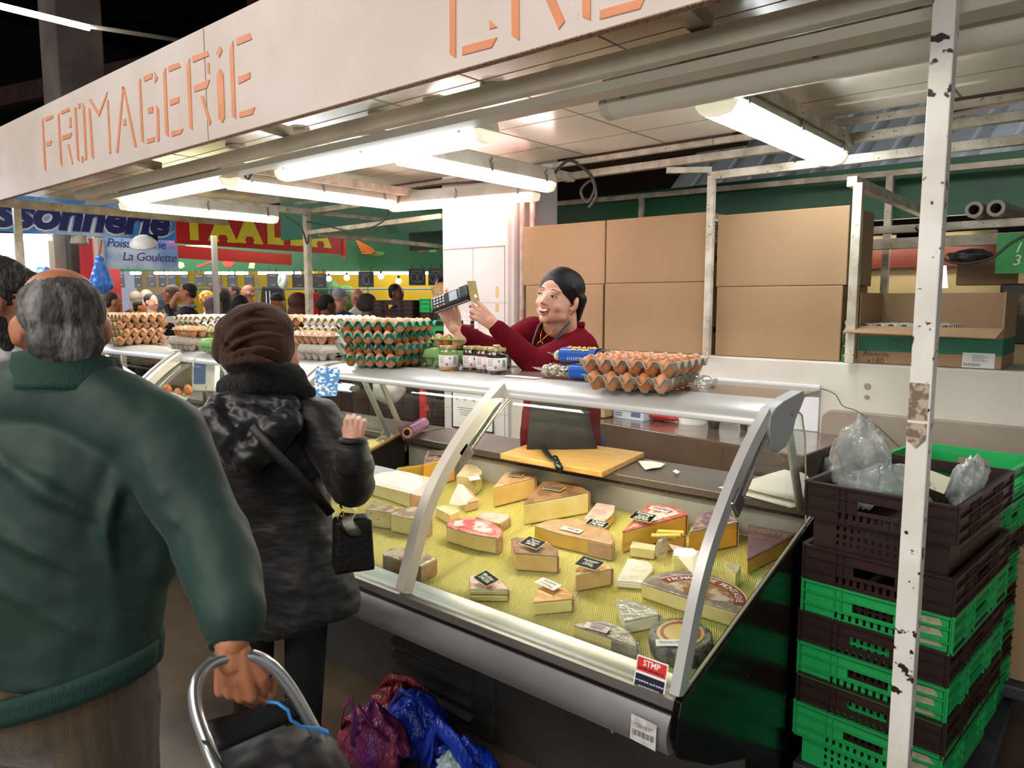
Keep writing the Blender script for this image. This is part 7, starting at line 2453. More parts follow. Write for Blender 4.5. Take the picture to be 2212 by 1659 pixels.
M_hat = mat('brown_jersey_hat', '#4a3225', 0.95, spec=0.15, col2='#3c281f', vscale=9, sheen=0.1, bump=0.2, bscale=200)
sb = MB()
sb.ball((-1.962, 1.158, 1.513), (0.103, 0.112, 0.086), 26, rot=(0, 0, R(40)))
sb.ball((-2.007, 1.145, 1.500), (0.085, 0.10, 0.078), 24, rot=(0, 0.35, R(40)))
sb.ball((-2.038, 1.113, 1.463), (0.048, 0.075, 0.055), 20, rot=(0, 0.6, R(40)))
sb.ball((-1.919, 1.175, 1.470), (0.064, 0.095, 0.072), 20, rot=(0, 0, R(40)))
sb.ball((-1.959, 1.136, 1.434), (0.090, 0.095, 0.055), 20, rot=(0, 0.1, R(40)))
def arc3(a, b, c, n=9):
    a, b, c = V(a), V(b), V(c)
    return [a * (1 - t) ** 2 + b * 2 * t * (1 - t) + c * t * t for t in [k / n for k in range(n + 1)]]
for a_, b_, c_ in (((-1.996, 1.057, 1.468), (-1.903, 1.049, 1.595), (-1.851, 1.143, 1.578)), ((-1.985, 1.051, 1.458), (-1.845, 1.042, 1.577), (-1.809, 1.147, 1.538)), ((-1.971, 1.048, 1.445), (-1.814, 1.050, 1.540), (-1.798, 1.151, 1.499)), ((-1.957, 1.046, 1.433), (-1.807, 1.050, 1.497), (-1.800, 1.143, 1.455)), ((-1.938, 1.046, 1.424), (-1.808, 1.057, 1.459), (-1.812, 1.127, 1.423))):
    P = arc3(a_, b_, c_)
    sb.tube(P, [0.004 + 0.007 * math.sin(PI * k / 9) for k in range(10)], 8)
sb.build('hat', M_hat, wb_, remesh=0.0055, smit=9, disp=[(0.012, 0.06, 'CLOUDS')])
M_fur = mat('black_fur_collar', '#060606', 0.95, sheen=0.1, bump=0.8, bscale=240)
sb = MB()
sb.limb((-2.026, 1.093, 1.348), (-1.903, 1.124, 1.385), 0.034, 0.055, 16)
sb.limb((-1.903, 1.124, 1.385), (-1.855, 1.190, 1.376), 0.055, 0.05, 16)
sb.limb((-1.855, 1.190, 1.374), (-1.804, 1.227, 1.339), 0.045, 0.016, 16)
sb.limb((-1.936, 1.141, 1.334), (-1.886, 1.186, 1.347), 0.045, 0.045, 16)
sb.build('fur_collar', M_fur, wb_, remesh=0.005, smit=5, disp=[(0.008, 0.012, 'CLOUDS')])
M_coat = mat('black_coat', '#0c0c0e', 0.6, col2='#111114', vscale=4, sheen=0.1, bump=0.7, bscale=7, bdist=0.04, stretch=(0.6, 0.6, 1.6))
sb = MB()
top_c, bot_c = V((-1.967, 1.171, 1.175)), V((-1.842, 1.189, 0.757))
sb.tube([top_c.lerp(bot_c, f) for f in (-0.12, -0.06, 0.05, 0.2, 0.4, 0.6, 0.8, 1.0, 1.18, 1.25)], [0.05, 0.13, 0.175, 0.175, 0.155, 0.142, 0.150, 0.165, 0.170, 0.165], 36, flat=0.72, up=(-0.648, 0.7615, 0))
sb.limb((-2.070, 1.091, 1.230), (-1.927, 1.194, 1.288), 0.075, 0.07, 18)
sb.limb((-1.927, 1.194, 1.281), sR, 0.075, 0.070, 18)
sb.limb(sR, eR + V((0, 0, -0.0)), 0.076, 0.066, 20)
sb.limb(eR, V((-1.618, 1.229, 1.170)), 0.066, 0.052, 20)
sb.tube([(-1.600, 1.215, 1.151), (-1.590, 1.208, 1.224)], [0.056, 0.042], 18)
sb.limb((-2.075, 1.080, 1.189), (-2.011, 1.047, 0.954), 0.072, 0.062, 18)
sb.limb((-2.011, 1.047, 0.954), (-2.046, 1.186, 0.840), 0.06, 0.05, 18)
sb.build('coat', M_coat, wb_, remesh=0.008, smit=7, disp=[(0.022, 0.10, 'CLOUDS')])
# hanging hood on the back
M_hood = mat('shiny_black_hood', '#131317', 0.42, sheen=0.1, bump=0.35, bscale=14)
sb = MB()
sb.limb((-1.955, 1.010, 1.273), (-1.853, 1.042, 1.170), 0.050, 0.050, 16)
sb.limb((-1.853, 1.042, 1.170), (-1.798, 1.141, 1.260), 0.050, 0.045, 16)
sb.limb((-1.977, 1.048, 1.300), (-1.837, 1.168, 1.300), 0.045, 0.04, 16)
sb.ball((-1.881, 1.068, 1.241), (0.10, 0.04, 0.07), 20, rot=(0, 0, R(40)))
sb.build('hood', M_hood, wb_, remesh=0.006, smit=5, disp=[(0.030, 0.07, 'CLOUDS')])
sb = MB()
sb.tube([V(p) for p in ((-1.799, 1.036, 1.267), (-1.744, 1.049, 1.216), (-1.698, 1.080, 1.160), (-1.660, 1.117, 1.103), (-1.654, 1.177, 1.021))], 0.013, 8, flat=0.3, up=(0.6, -0.7, 0.2))
sb.build('shoulder_strap', M_nyl, wb_, smooth=True)
sb = MB()
for k in range(5):
    f = k / 4
    c = V((-1.618, 1.230, 1.179)).lerp(V((-1.587, 1.205, 1.231)), f)
    sb.tube([c + V((0, 0, -0.006)), c + V((0, 0, 0.0)), c + V((0, 0, 0.006))], [0.044 - 0.002 * k, 0.049 - 0.002 * k, 0.044 - 0.002 * k], 20)
sb.build('ribbed_cuff', M_coat, wb_, smooth=True)
hand(wb_, wR + V((0, 0, 0.0)), V((-0.15, 0.25, 1)), V((0.55, -0.55, 0.3)), [(1.0, 1.3, 0.9), (1.05, 1.35, 0.9), (1.1, 1.35, 0.9), (1.15, 1.35, 0.9)], SK1, side=1, s=0.78, spread=0.0, thumb=(0.3, 0.9))
sb = MB()
for q in (-1, 1):
    b0 = V(DD(552 if q < 0 else 668, 1345, 2.17))
    b1 = V(DD(545 if q < 0 else 655, 1560, 2.14))
    sb.limb(b0 + V((0, 0, 0.15)), b1, 0.068, 0.052, 18)
    sb.limb(b1, (b1.x, b1.y, 0.10), 0.052, 0.05, 16)
sb.build('trousers', mat('black_trousers', '#0a0a0c', 0.8), wb_, remesh=0.009, smit=4)
for q in (-1, 1):
    b1 = V(DD(545 if q < 0 else 655, 1560, 2.14))
    sb = MB()
    sb.limb((b1.x, b1.y, 0.05), (b1.x - 0.05, b1.y + 0.15, 0.04), 0.048, 0.036, 14)
    sb.build('shoe', M_black, wb_, smooth=True)
hb = thing('handbag', 'black leather handbag hanging at the hip of the woman in the black coat', 'handbag', (-1.624, 1.230, 0.942))
sb = MB()
sb.box((-1.642, 1.238, 0.926), (0.10, 0.07, 0.15), (0, 0, R(62)), taper=1.12)
sb.build('bag', mat('black_leather', '#0c0b0c', 0.42, bump=0.25, bscale=60), hb, remesh=0.006, smit=10)
sb = MB()
sb.sheet(lambda u, v: V((-1.634, 1.193, 1.023)) * (1 - u) * (1 - v) + V((-1.667, 1.292, 0.989)) * u * (1 - v) + V((-1.589, 1.184, 0.967)) * (1 - u) * v + V((-1.610, 1.281, 0.941)) * u * v + V((0.02, -0.03, 0.012)) * math.sin(PI * v), 8, 8)
sb.build('flap', MATS['black_leather'], hb, smooth=True, solid=0.006)
sb = MB()
sb.tube([V(p) for p in ((-1.620, 1.183, 1.051), (-1.604, 1.181, 1.036), (-1.602, 1.180, 1.017), (-1.610, 1.175, 1.027))], 0.003, 6)
sb.build('buckle', MATS['gold'], hb, smooth=True)

# ---------------- bearded man at the left edge
ml = thing('person', 'dark-haired bearded man in a white zip jacket at the left edge', 'person', (-2.23, 0.62, 0))
LM = head_frame((-2.235, 0.605, 1.580), (0.35, 0.85, -0.45), (0.1, 0.25, 1.0))
sb = MB()
head_blob(sb, LM, s=1.02)
sb.limb((-2.248, 0.608, 1.493), (-2.287, 0.604, 1.419), 0.06, 0.07, 16)
sb.limb((-2.301, 0.573, 1.297), (-2.270, 0.537, 0.870), 0.13, 0.13, 16)
for q in (-0.09, 0.09):
    b0 = V((-2.270, 0.537, 0.870))
    sb.limb(b0 + V((q, 0, -0.1)), (b0.x + q, b0.y, 0.08), 0.085, 0.05, 12)
sb.build('body', SK2, ml, remesh=0.008, smit=3)
sb = MB()
t = MB()
t.ball((0, .032, .045), (.084, .094, .082), 26)
t.ball((0, .066, -.012), (.070, .050, .066), 20)
t.ball((0, -.035, .085), (.060, .050, .035), 18)
sb.add(t.v, t.f, LM)
sb.build('hair', mat('dark_brown_hair', '#1a1311', 0.6, bump=0.8, bscale=120, stretch=(1, 1, 0.3)), ml, remesh=0.005, smit=3, disp=[(0.012, 0.018, 'CLOUDS')])
sb = MB()
t = MB()
t.ball((0, -.050, -.085), (.052, .046, .040), 18)
for q in (-1, 1):
    t.limb((q * .062, -.010, -.030), (q * .045, -.045, -.085), .018, .024, 12)
t.ball((0, -.070, -.120), (.032, .028, .030), 14)
sb.add(t.v, t.f, LM)
sb.build('beard', MATS['dark_brown_hair'], ml, remesh=0.005, smit=3, disp=[(0.010, 0.015, 'CLOUDS')])
sb = MB()
c0, c1 = V((-2.315, 0.571, 1.358)), V((-2.289, 0.539, 0.992))
for k in range(6):
    sb.ball(c0.lerp(c1, k / 5), (0.19, 0.135, 0.10), 22, rot=(0, 0, R(50)))
sb.limb((-2.318, 0.574, 1.400), (-2.212, 0.616, 1.337), 0.07, 0.075, 18)
sb.limb((-2.211, 0.615, 1.325), (-2.140, 0.588, 1.096), 0.075, 0.06, 18)
sb.limb((-2.259, 0.594, 1.457), (-2.279, 0.596, 1.407), 0.075, 0.085, 18)
sb.build('jacket', mat('white_grey_jacket', '#c9c4c4', 0.6, col2='#b9b3b5', vscale=5), ml, remesh=0.009, smit=8, disp=[(0.014, 0.08, 'CLOUDS')])
def coll2(u, v):
    a = u * 2 * PI
    r_ = 0.080 + 0.012 * v
    p = V((r_ * math.cos(a), r_ * math.sin(a), 0))
    return V((-2.259, 0.597, 1.479)) + p + V((0, 0, 0.02 - 0.05 * v))
sb = MB()
sb.sheet(coll2, 32, 4)
co_ = sb.build('collar', MATS['white_grey_jacket'], ml, smooth=True, solid=0.006)
sb = MB()
sb.sheet(lambda u, v: coll2(u, 0.05 + 0.2 * v) + V((0, 0, 0.003)) + (coll2(u, 0.1) - V((-2.259, 0.597, 1.479))) * 0.05, 32, 1)
sb.build('stripe', mat('purple_stripe', '#4a3580', 0.6), co_, smooth=True, solid=0.004)
sb = MB()
b0 = V((-2.270, 0.537, 0.870))
for q in (-0.09, 0.09):
    sb.limb(b0 + V((q, 0, 0.05)), (b0.x + q, b0.y, 0.10), 0.105, 0.07, 14)
sb.build('trousers', mat('dark_jeans', '#20242e', 0.8), ml, remesh=0.012, smit=3)

# ---------------- shopping bags on the floor
def carrier(c, r, m, lab, seed, handles, inner=None):
    t = thing('carrier_bag', lab, 'bag', (c[0], c[1], 0))
    rg = random.Random(seed)
    off = V((rg.random() * 9, rg.random() * 9, rg.random() * 9))
    sb = MB()
    sb.ball((0, 0, 0), 1.0, 36, m=20)
    for i, v in enumerate(sb.v):
        n_ = noise.noise(v * 2.2 + off) * 0.26 - abs(noise.noise(v * 5 + off)) * 0.22 - abs(noise.noise(v * 12 + off)) * 0.07
        k = 1 - 0.45 * max(0, v.z) ** 1.5
        w_ = v * (1 + n_)
        sb.v[i] = V((c[0] + w_.x * r[0] * k, c[1] + w_.y * r[1] * k, max(0.004, r[2] + w_.z * r[2])))
    sb.build('bag_body', m, t, smooth=True)
    for hpts, wd in handles:
        sb = MB()
        sb.tube([V(p) for p in hpts], wd, 8, flat=0.25, up=(-0.6, -0.75, 0))
        sb.build('handle', m, t, smooth=True)
    if inner:
        sb = MB()
        sb.ball((0, 0, 0), 1.0, 24)
        for i, v in enumerate(sb.v):
            n_ = noise.noise(v * 3 + off) * 0.4 + noise.noise(v * 8 + off) * 0.2
            w_ = v * (1 + n_)
            sb.v[i] = V((inner[0][0] + w_.x * inner[1][0], inner[0][1] + w_.y * inner[1][1], inner[0][2] + w_.z * inner[1][2]))
        sb.build('inner_bag', inner[2], t, smooth=True)
    return t
def bagmat(name, c, c2, milk=0.6):
    m = mat(name, c, 0.3, col2=c2, vscale=10, bump=0.9, bscale=20, bdist=0.03, coat=0.35, stretch=(1.6, 1.6, 0.4))
    return m
B1 = bagmat('violet_pink_film', '#7a2f86', '#b0405a')
B2 = bagmat('bright_blue_film', '#1440c8', '#0c2f9c')
B3 = bagmat('deep_red_film', '#7c1a1c', '#a8242a')
B4 = bagmat('pale_blue_film', '#9fc0c4', '#c4dad8')
carrier((-1.99, 1.69), (0.12, 0.095, 0.110), B3, 'dark red carrier bag standing behind the violet one', 3, [(((-2.06, 1.66, 0.18), (-2.00, 1.66, 0.235), (-1.92, 1.68, 0.245), (-1.84, 1.71, 0.20)), 0.012)])
carrier((-1.84, 1.64), (0.125, 0.10, 0.125), B2, 'crumpled blue bag with bottles between the red and violet ones', 5, [(((-1.94, 1.60, 0.16), (-1.88, 1.60, 0.25), (-1.82, 1.62, 0.24)), 0.010)])
carrier((-1.885, 1.49), (0.15, 0.10, 0.125), B1, 'violet-pink carrier bag with looped handles in front of the case base', 8, [(((-1.99, 1.43, 0.14), (-1.93, 1.40, 0.25), (-1.89, 1.40, 0.31), (-1.865, 1.40, 0.25), (-1.885, 1.40, 0.14)), 0.016), (((-1.865, 1.41, 0.285), (-1.82, 1.43, 0.22), (-1.77, 1.46, 0.17)), 0.016)])
carrier((-1.56, 1.60), (0.14, 0.10, 0.10), B2, 'bright blue carrier bag with peaked handles, nearest the case corner', 11, [(((-1.69, 1.52, 0.10), (-1.62, 1.50, 0.22), (-1.585, 1.50, 0.285), (-1.53, 1.52, 0.24), (-1.44, 1.55, 0.10)), 0.028), (((-1.60, 1.50, 0.27), (-1.60, 1.49, 0.18), (-1.64, 1.49, 0.08)), 0.016)], inner=((-1.545, 1.53, 0.14), (0.055, 0.05, 0.05), B4))

# ------------------------------------------------------------------ market beyond the stall
def facing_plane(a, b):
    """x direction and normal of an upright board from a (left as seen) to b (right)"""
    X = V((b[0] - a[0], b[1] - a[1], 0)).normalized()
    return X, V((X.y, -X.x, 0))
def board(name, a, b, z0, z1, m, lab, cat='sign', th=0.04, parent=None, col=None):
    X, Nn = facing_plane(a, b)
    L_ = math.hypot(b[0] - a[0], b[1] - a[1])
    sb = MB()
    B = basisM((a[0], a[1], z0), X, Nn)
    sb.box((L_ / 2, (z1 - z0) / 2, -th / 2), (L_, z1 - z0, th))
    xf(sb, B)
    o = sb.build(name, m, parent)
    if lab:
        tag(o, lab, cat)
    return o, B, L_
# blue banner with the fishmonger's name
M_sky = mat('sky_banner', '#3f86c8', 0.5, col2='#c8dcec', vscale=1.6, vcon=(0.50, 0.72))
P0, P1 = (-8.901, 0.982, 2.285), (-8.565, 4.076, 2.509)
bn = thing('sign_banner', 'blue sky banner with navy brush letters ending in ssonnerie', 'sign', (P1[0], P1[1], 2.3))
o, B, L_ = board('banner', P0, P1, 2.30, 2.72, M_sky, None, parent=bn)
tb = MB()
txt = text_mb('Poissonnerie', 0.44, align='RIGHT', shear=0.25, offset=0.034, space=0.97)
place_text(txt, tb, B @ mtx((L_ - 0.10, 0.19, 0.004)))
tb.build('letter_outline', mat('letter_white', '#e8eef6', 0.5), bn)
tb = MB()
txt = text_mb('Poissonnerie', 0.44, align='RIGHT', shear=0.25, offset=0.018, space=0.97)
place_text(txt, tb, B @ mtx((L_ - 0.10, 0.19, 0.010)))
tb.build('lettering', mat('letter_navy', '#1c1f5e', 0.5), bn)
def gull(parent, B, x, y, s):
    sb = MB()
    pts = [(-1, .35), (-.5, .30), (-.15, .05), (0, -.1), (.2, .1), (.6, .4), (1, .35), (.5, .22), (.2, -.1), (.05, -.3), (-.25, -.12), (-.5, .15)]
    sb.add([B @ V((x + px * s, y + py * s, 0.006)) for px, py in pts], [list(range(len(pts)))])
    sb.build('gull', MATS['letter_white'], parent)
for x, y, s in ((L_ - 0.07, 0.08, 0.06), (L_ - 2.05, 0.10, 0.07), (L_ - 1.55, 0.38, 0.06)):
    gull(bn, B, x, y, s)
# small fish banner beneath
Q0, Q1 = (-8.844, 3.389, 2.144), (-8.724, 4.156, 2.177)
b2 = thing('sign_banner', 'small pale blue banner under the long one reading Poissonnerie La Goulette', 'sign', (Q0[0], Q0[1], 2.0))
o, B, L_ = board('banner', Q0, Q1, 1.965, 2.325, mat('pale_sky_banner', '#7fb0dc', 0.5, col2='#f2f6fa', vscale=2.2, vcon=(0.40, 0.60)), None, parent=b2, th=0.02)
tb = MB()
place_text(text_mb('Poissonnerie', 0.135, align='LEFT', shear=0.2, space=0.9), tb, B @ mtx((0.02, 0.285, 0.004)))
place_text(text_mb('La Goulette', 0.135, align='RIGHT', shear=0.2, space=0.9), tb, B @ mtx((L_ - 0.02, 0.14, 0.004)))
tb.build('lettering', mat('letter_violet', '#4a3a78', 0.5), b2)
gull(b2, B, 0.09, 0.06, 0.05)
gull(b2, B, 0.45, 0.22, 0.05)
# red board with yellow letters
T0, T1 = (-8.554, 4.070, 2.403), (-8.805, 6.622, 2.336)
b3 = thing('sign_board', 'red board with big yellow slab letters TAALBA', 'sign', (T0[0], T0[1], 2.3))
o, B, L_ = board('board', T0, T1, 2.27, 2.68, mat('red_board', '#c8231e', 0.35), None, parent=b3)
for i, ch in enumerate('TAALBA'):
    tb = MB()
    place_text(text_mb(ch, 0.44, offset=0.032), tb, B @ mtx((0.22 + i * (L_ - 0.55) / 5.3, 0.20 + 0.006 * i, 0.004)) @ Matrix.Diagonal((1.05, 0.92, 1, 1)))
    w_ = 0.13 if ch == 'A' else 0.10
    if ch == 'A':
        tb.m = 0
        for q in (-0.12, 0.12):
            sbx = MB()
            sbx.box((q, -0.140, 0.0), (0.13, 0.030, 0.002))
            xf(sbx, B @ mtx((0.22 + i * (L_ - 0.55) / 5.3, 0.20 + 0.006 * i, 0.005)))
            tb.add(sbx.v, sbx.f)
    tb.build('letter', mat('yellow_letter', '#eedb22', 0.5), b3)
board('inner_awning', (-9.225, 4.393, 2.193), (-9.729, 6.351, 2.254), 2.14, 2.30, mat('dull_red_awning', '#b03a30', 0.4), 'lower dull red strip beneath the TAALBA board')
board('awning_end', (-8.783, 6.593, 2.465), (-9.292, 7.027, 2.518), 2.25, 2.55, MATS['red_board'], 'short rounded end of the red board, before the carrots')
# green fascia with vegetables
G0, G1 = (-12.925, 4.425, 2.261), (-8.006, 8.345, 2.249)
b4 = thing('sign_board', 'green fruit and vegetable board with carrots, peppers and avocado painted on it', 'sign', (G0[0], G0[1], 2.1))
o, B, L_ = board('board', G0, G1, 2.07, 2.75, mat('veg_green', '#115c33', 0.5, col2='#0e4d2a', vscale=1), None, parent=b4)
def px_at(px):
    # distance along the board for a picture column
    return (px - 150) / 860 * L_
def blob2(name, cx, cy, pts, m, s):
    sb = MB()
    sb.add([B @ V((cx + x * s, cy + y * s, 0.005)) for x, y in pts], [list(range(len(pts)))])
    sb.build(name, m, b4)
car = mat('carrot_orange', '#e07a2a', 0.5)
for k in range(5):
    blob2('painted_carrot', px_at(790) + 0.02 * k, 0.36 - 0.02 * k, [(-1, .7 - 0.2 * k), (1, -.25), (1.05, -.05), (-0.9, .95 - 0.2 * k)], car, 0.13)
blob2('painted_greens', px_at(815), 0.28, [(-.8, -.2), (0, .2), (1.1, .05), (.9, -.25), (0, -.35)], mat('leaf_green', '#5a9a3a', 0.5), 0.13)
blob2('painted_pepper', px_at(915), 0.34, [(-.9, -.2), (-.5, .4), (.4, .6), (.9, .3), (.6, -.3), (-.3, -.5)], mat('pepper_red', '#b8322a', 0.5), 0.11)
blob2('painted_pepper', px_at(938), 0.36, [(-.6, -.6), (-.5, .6), (.3, .7), (.6, .2), (.3, -.6)], mat('pepper_green', '#6aa83a', 0.5), 0.12)
blob2('painted_avocado', px_at(548), 0.10, [(-.6, -.5), (-.3, .5), (.2, .9), (.5, .3), (.3, -.6)], mat('avocado_pale', '#c8d890', 0.5), 0.10)
blob2('painted_tomato', px_at(497), 0.12, [(-.9, 0), (-.5, .6), (.5, .6), (.9, 0), (.4, -.5), (-.4, -.5)], MATS['pepper_red'], 0.11)
blob2('painted_chilli', px_at(445), 0.10, [(-1, -.4), (1, .3), (1, .6), (-.9, -.1)], MATS['pepper_red'], 0.13)
blob2('painted_onion', px_at(393), 0.10, [(-.6, -.2), (-.2, .5), (.5, .3), (.6, -.3), (0, -.6)], MATS['avocado_pale'], 0.10)
# nearer green board between the tube rack and the pillar
board('green_panel', (-6.564, 4.171, 2.358), (-4.405, 4.538, 2.244), 2.205, 2.75, M_green, 'plain green board left of the tiled column, behind the lamps')
# yellow back wall of the vegetable stall, white door
M_yel = mat('yellow_wall', '#c9a812', 0.6, col2='#a88a10', vscale=0.8)
ya, yb = (-14.853, 6.534, 1.701), (-9.372, 10.009, 1.695)
board('wall_yellow', ya, yb, 0.0, 2.6, M_yel, 'yellow back wall of the vegetable stall', 'wall')
board('white_door', (-14.269, 5.709, 1.694), (-14.153, 5.940, 1.695), 0, 2.3, mat('bluish_white', '#b9c4dc', 0.5), 'bluish white door at the left end of the yellow wall', 'door')
board('tan_panel', (-14.465, 6.071, 1.697), (-14.260, 6.642, 1.699), 0, 2.3, mat('tan_panel', '#b79a6a', 0.6), 'tan panel between the white door and the yellow wall', 'panel')
board('yellow_post', (-11.281, 7.591, 1.691), (-11.162, 7.691, 1.691), 0, 2.5, M_yel, 'yellow pilaster behind the hanging blackboards', 'pillar', th=0.3)
for i, (x, y, s, c, lab) in enumerate(((708, 628, 0.20, '#3d6a2a', 'bunch of green leaves on the yellow wall'), (745, 648, 0.24, '#4a7a30', 'big leafy plant painted low on the yellow wall'), (690, 650, 0.14, '#a83a20', 'red peppers heaped by the yellow wall'))):
    bag(V(DD(x, y, 13.2)), (s * 1.2, s, s), lab, 60 + i, m=mat('veg_%d' % i, c, 0.7, col2='#2a4a1c', vscale=6), name='vegetables', cat='vegetables', n=18)
rail = thing('hanging_rail', 'thin steel rail across the yellow wall behind the heads', 'rail', (-10.923, 7.381, 1.790))
sb = MB()
sb.tube([(-12.614, 5.944, 1.806), (-9.114, 8.924, 1.814)], 0.014, 6)
sb.build('rail', mat('blue_grey_rail', '#4f6a70', 0.4), rail)
for p in (556, 711, 795):
    sb = MB()
    sb.tube([DD(p, 600, 12.6), DD(p, 700, 12.6)], 0.016, 6)
    sb.build('upright', MATS['blue_grey_rail'], rail)
# strip lights of the vegetable stall
M_strip = glow('strip_light', '#eaf4ff', 14)
lights = [(282, 304), (333, 352), (354, 404), (443, 505), (510, 535), (558, 632), (636, 650), (705, 782), (808, 832), (834, 882), (896, 908), (915, 936)]
for i, (a, b) in enumerate(lights):
    z_ = 590 if i not in (8, 9) else (584 if i == 9 else 592)
    dd = 11.9
    t = thing('strip_lamp', 'strip lamp under the green vegetable board, number %s from the left' % ['one', 'two', 'three', 'four', 'five', 'six', 'seven', 'eight', 'nine', 'ten', 'eleven', 'twelve'][i], 'lamp', (-12.388, 5.248, 2.055), group='strip lamps of the vegetable stall')
    k0 = (a - 1106) / 1590
    k1 = (b - 1106) / 1590
    rt2 = V((0.7615, 0.648, 0))
    c0 = V((-7.794, 9.158, 2.055))
    sb = MB()
    sb.tube([c0 + rt2 * (k0 * 11.9) + V((0, 0, 0.0)), c0 + rt2 * (k1 * 11.9)], 0.020, 8)
    sb.build('tube', M_strip, t, smooth=True)
    sb = MB()
    sb.sqtube(c0 + rt2 * (k0 * 11.9) + V((0, 0, 0.035)), c0 + rt2 * (k1 * 11.9) + V((0, 0, 0.035)), 0.05, 0.02)
    sb.build('housing', M_steel, t)
M_bulb = glow('bulb_glow', '#fff3c8', 16)
for i, (x, y) in enumerate(((710, 602), (749, 600), (823, 597), (861, 607))):
    t = thing('light_bulb', ['leftmost bare bulb by the yellow pilaster', 'second bare bulb, right of the leftmost', 'third bare bulb beside the blackboard with a circle', 'lowest bare bulb above the dark-haired man'][i], 'lamp', (-11.446, 4.846, 1.952))
    c = V(DD(1106, y, 11.2)) + V((0.7615, 0.648, 0)) * ((x - 1106) / 1590 * 11.2)
    sb = MB()
    sb.ball(c, 0.042, 14)
    sb.build('bulb', M_bulb, t, smooth=True)
    sb = MB()
    sb.tube([c + V((0, 0, 0.03)), c + V((0, 0, 0.08))], 0.018, 8)
    sb.build('socket', M_black, t)
# blackboards hanging from the front edge
M_bb = mat('blackboard', '#2f3236', 0.7, col2='#3f4347', vscale=4)
bbs = [(255, 268, 593, 621, 0), (290, 306, 595, 621, 1), (317, 335, 592, 620, 2), (342, 358, 594, 620, 3), (362, 380, 594, 620, 4), (389, 407, 594, 620, 5), (419, 440, 592, 619, 6), (442, 462, 592, 619, 7), (464, 479, 594, 620, 8), (490, 512, 594, 620, 9), (527, 549, 593, 620, 10), (576, 602, 591, 621, 11), (631, 657, 592, 621, 12), (675, 705, 591, 622, 13), (774, 807, 587, 620, 14), (883, 919, 580, 616, 15), (925, 959, 580, 616, 16)]
bl = ['by the red post', 'over the beige headscarf', 'next to the pale green bag', 'over the boy', 'over the man with glasses', 'over the man with his hand at his face', 'left of the silver post', 'touching the silver post', 'right of the silver post', 'over the dark-haired face', 'over the bald man', 'half covered by a white and green bag', 'left of the white tube post', 'right of the white tube post', 'with a chalk circle', 'over the wooden steamer basket', 'with big chalk loops at the column']
for (a, b, y0_, y1_, i) in bbs:
    dd = 11.0
    rt2 = V((0.7615, 0.648, 0))
    cx_ = V(DD(1106, y0_, 11.0)) + rt2 * ((a + b) / 2 - 1106) / 1590 * 11.0
    w_ = (b - a) / 1590 * 11.0
    h_ = (y1_ - y0_) / 1590 * 11.0
    t = thing('blackboard', 'hanging blackboard ' + bl[i], 'blackboard', tuple(cx_), 0, 'blackboards of the vegetable stall')
    M_ = basisM(cx_ + V((0, 0, -h_ / 2)), rt2, (0.648, -0.7615, 0))
    sb = MB()
    sb.box((0, 0, 0), (w_, h_, 0.012))
    xf(sb, M_)
    bo = sb.build('slate', M_bb, t)
    rg = random.Random(i)
    sb = MB()
    if i in (14, 16, 15):
        for q in range(2 if i != 14 else 1):
            sb.tube([M_ @ V(((q - 0.5 * (i != 14)) * 0.10 + 0.045 * math.cos(a_), -0.01 + 0.065 * math.sin(a_), 0.009)) for a_ in [2 * PI * k / 16 for k in range(17)]], 0.0022, 4)
    sb.tube([M_ @ V((-w_ * 0.3 + w_ * 0.6 * k / 8, h_ * 0.33 + rg.uniform(-0.01, 0.01), 0.009)) for k in range(9)], 0.0022, 4)
    sb.tube([M_ @ V((-w_ * 0.1 + w_ * 0.35 * k / 8, -h_ * 0.3 + rg.uniform(-0.015, 0.015), 0.009)) for k in range(9)], 0.0022, 4)
    sb.build('chalk', mat('chalk_grey', '#b8b8b4', 0.8), bo)
    sb = MB()
    for q in (-0.3, 0.3):
        sb.tube([M_ @ V((w_ * q, h_ / 2, 0)), M_ @ V((w_ * q, h_ / 2 + 0.07, 0))], 0.006, 5)
    sb.build('hook', M_black, t)
bag(V((-9.799, 6.241, 1.910)), (0.10, 0.07, 0.13), 'white bag with green print hanging beside a blackboard', 71, m=mat('white_green_bag', '#dfe8e0', 0.5, col2='#4aa860', vscale=5, vcon=(0.60, 0.64)), name='plastic_bag', cat='bag', n=18, sharp=0.15)
# silver post, white tube posts and the pale rail in front of the crowd
sp = thing('silver_post', 'thin silver post standing beyond the hat, before the crowd', 'post', (-5.670, 2.993, 1.752))
sb = MB()
c = V((-5.667, 2.995, 1.752))
sb.sqtube((c.x, c.y, 0), (c.x, c.y, 2.12), 0.035)
sb.build('post', mat('silver_post', '#a9a4a0', 0.35, 0.6), sp)
lr = thing('low_rail', 'pale low rail in front of the crowd, behind the white eggs', 'rail', (-6.130, 2.955, 1.457))
sb = MB()
sb.sqtube((-7.460, 2.882, 1.474), (-4.712, 3.095, 1.395), 0.05, 0.05)
sb.build('rail', mat('pale_rail', '#c9bcb8', 0.4), lr)
for p, d_ in ((262, 6.9), (620, 5.45)):
    q = V(DD(p, 690, d_))
    sb = MB()
    sb.sqtube((q.x, q.y, 0), (q.x, q.y, q.z + 0.02), 0.04)
    sb.build('leg', MATS['pale_rail'], lr)
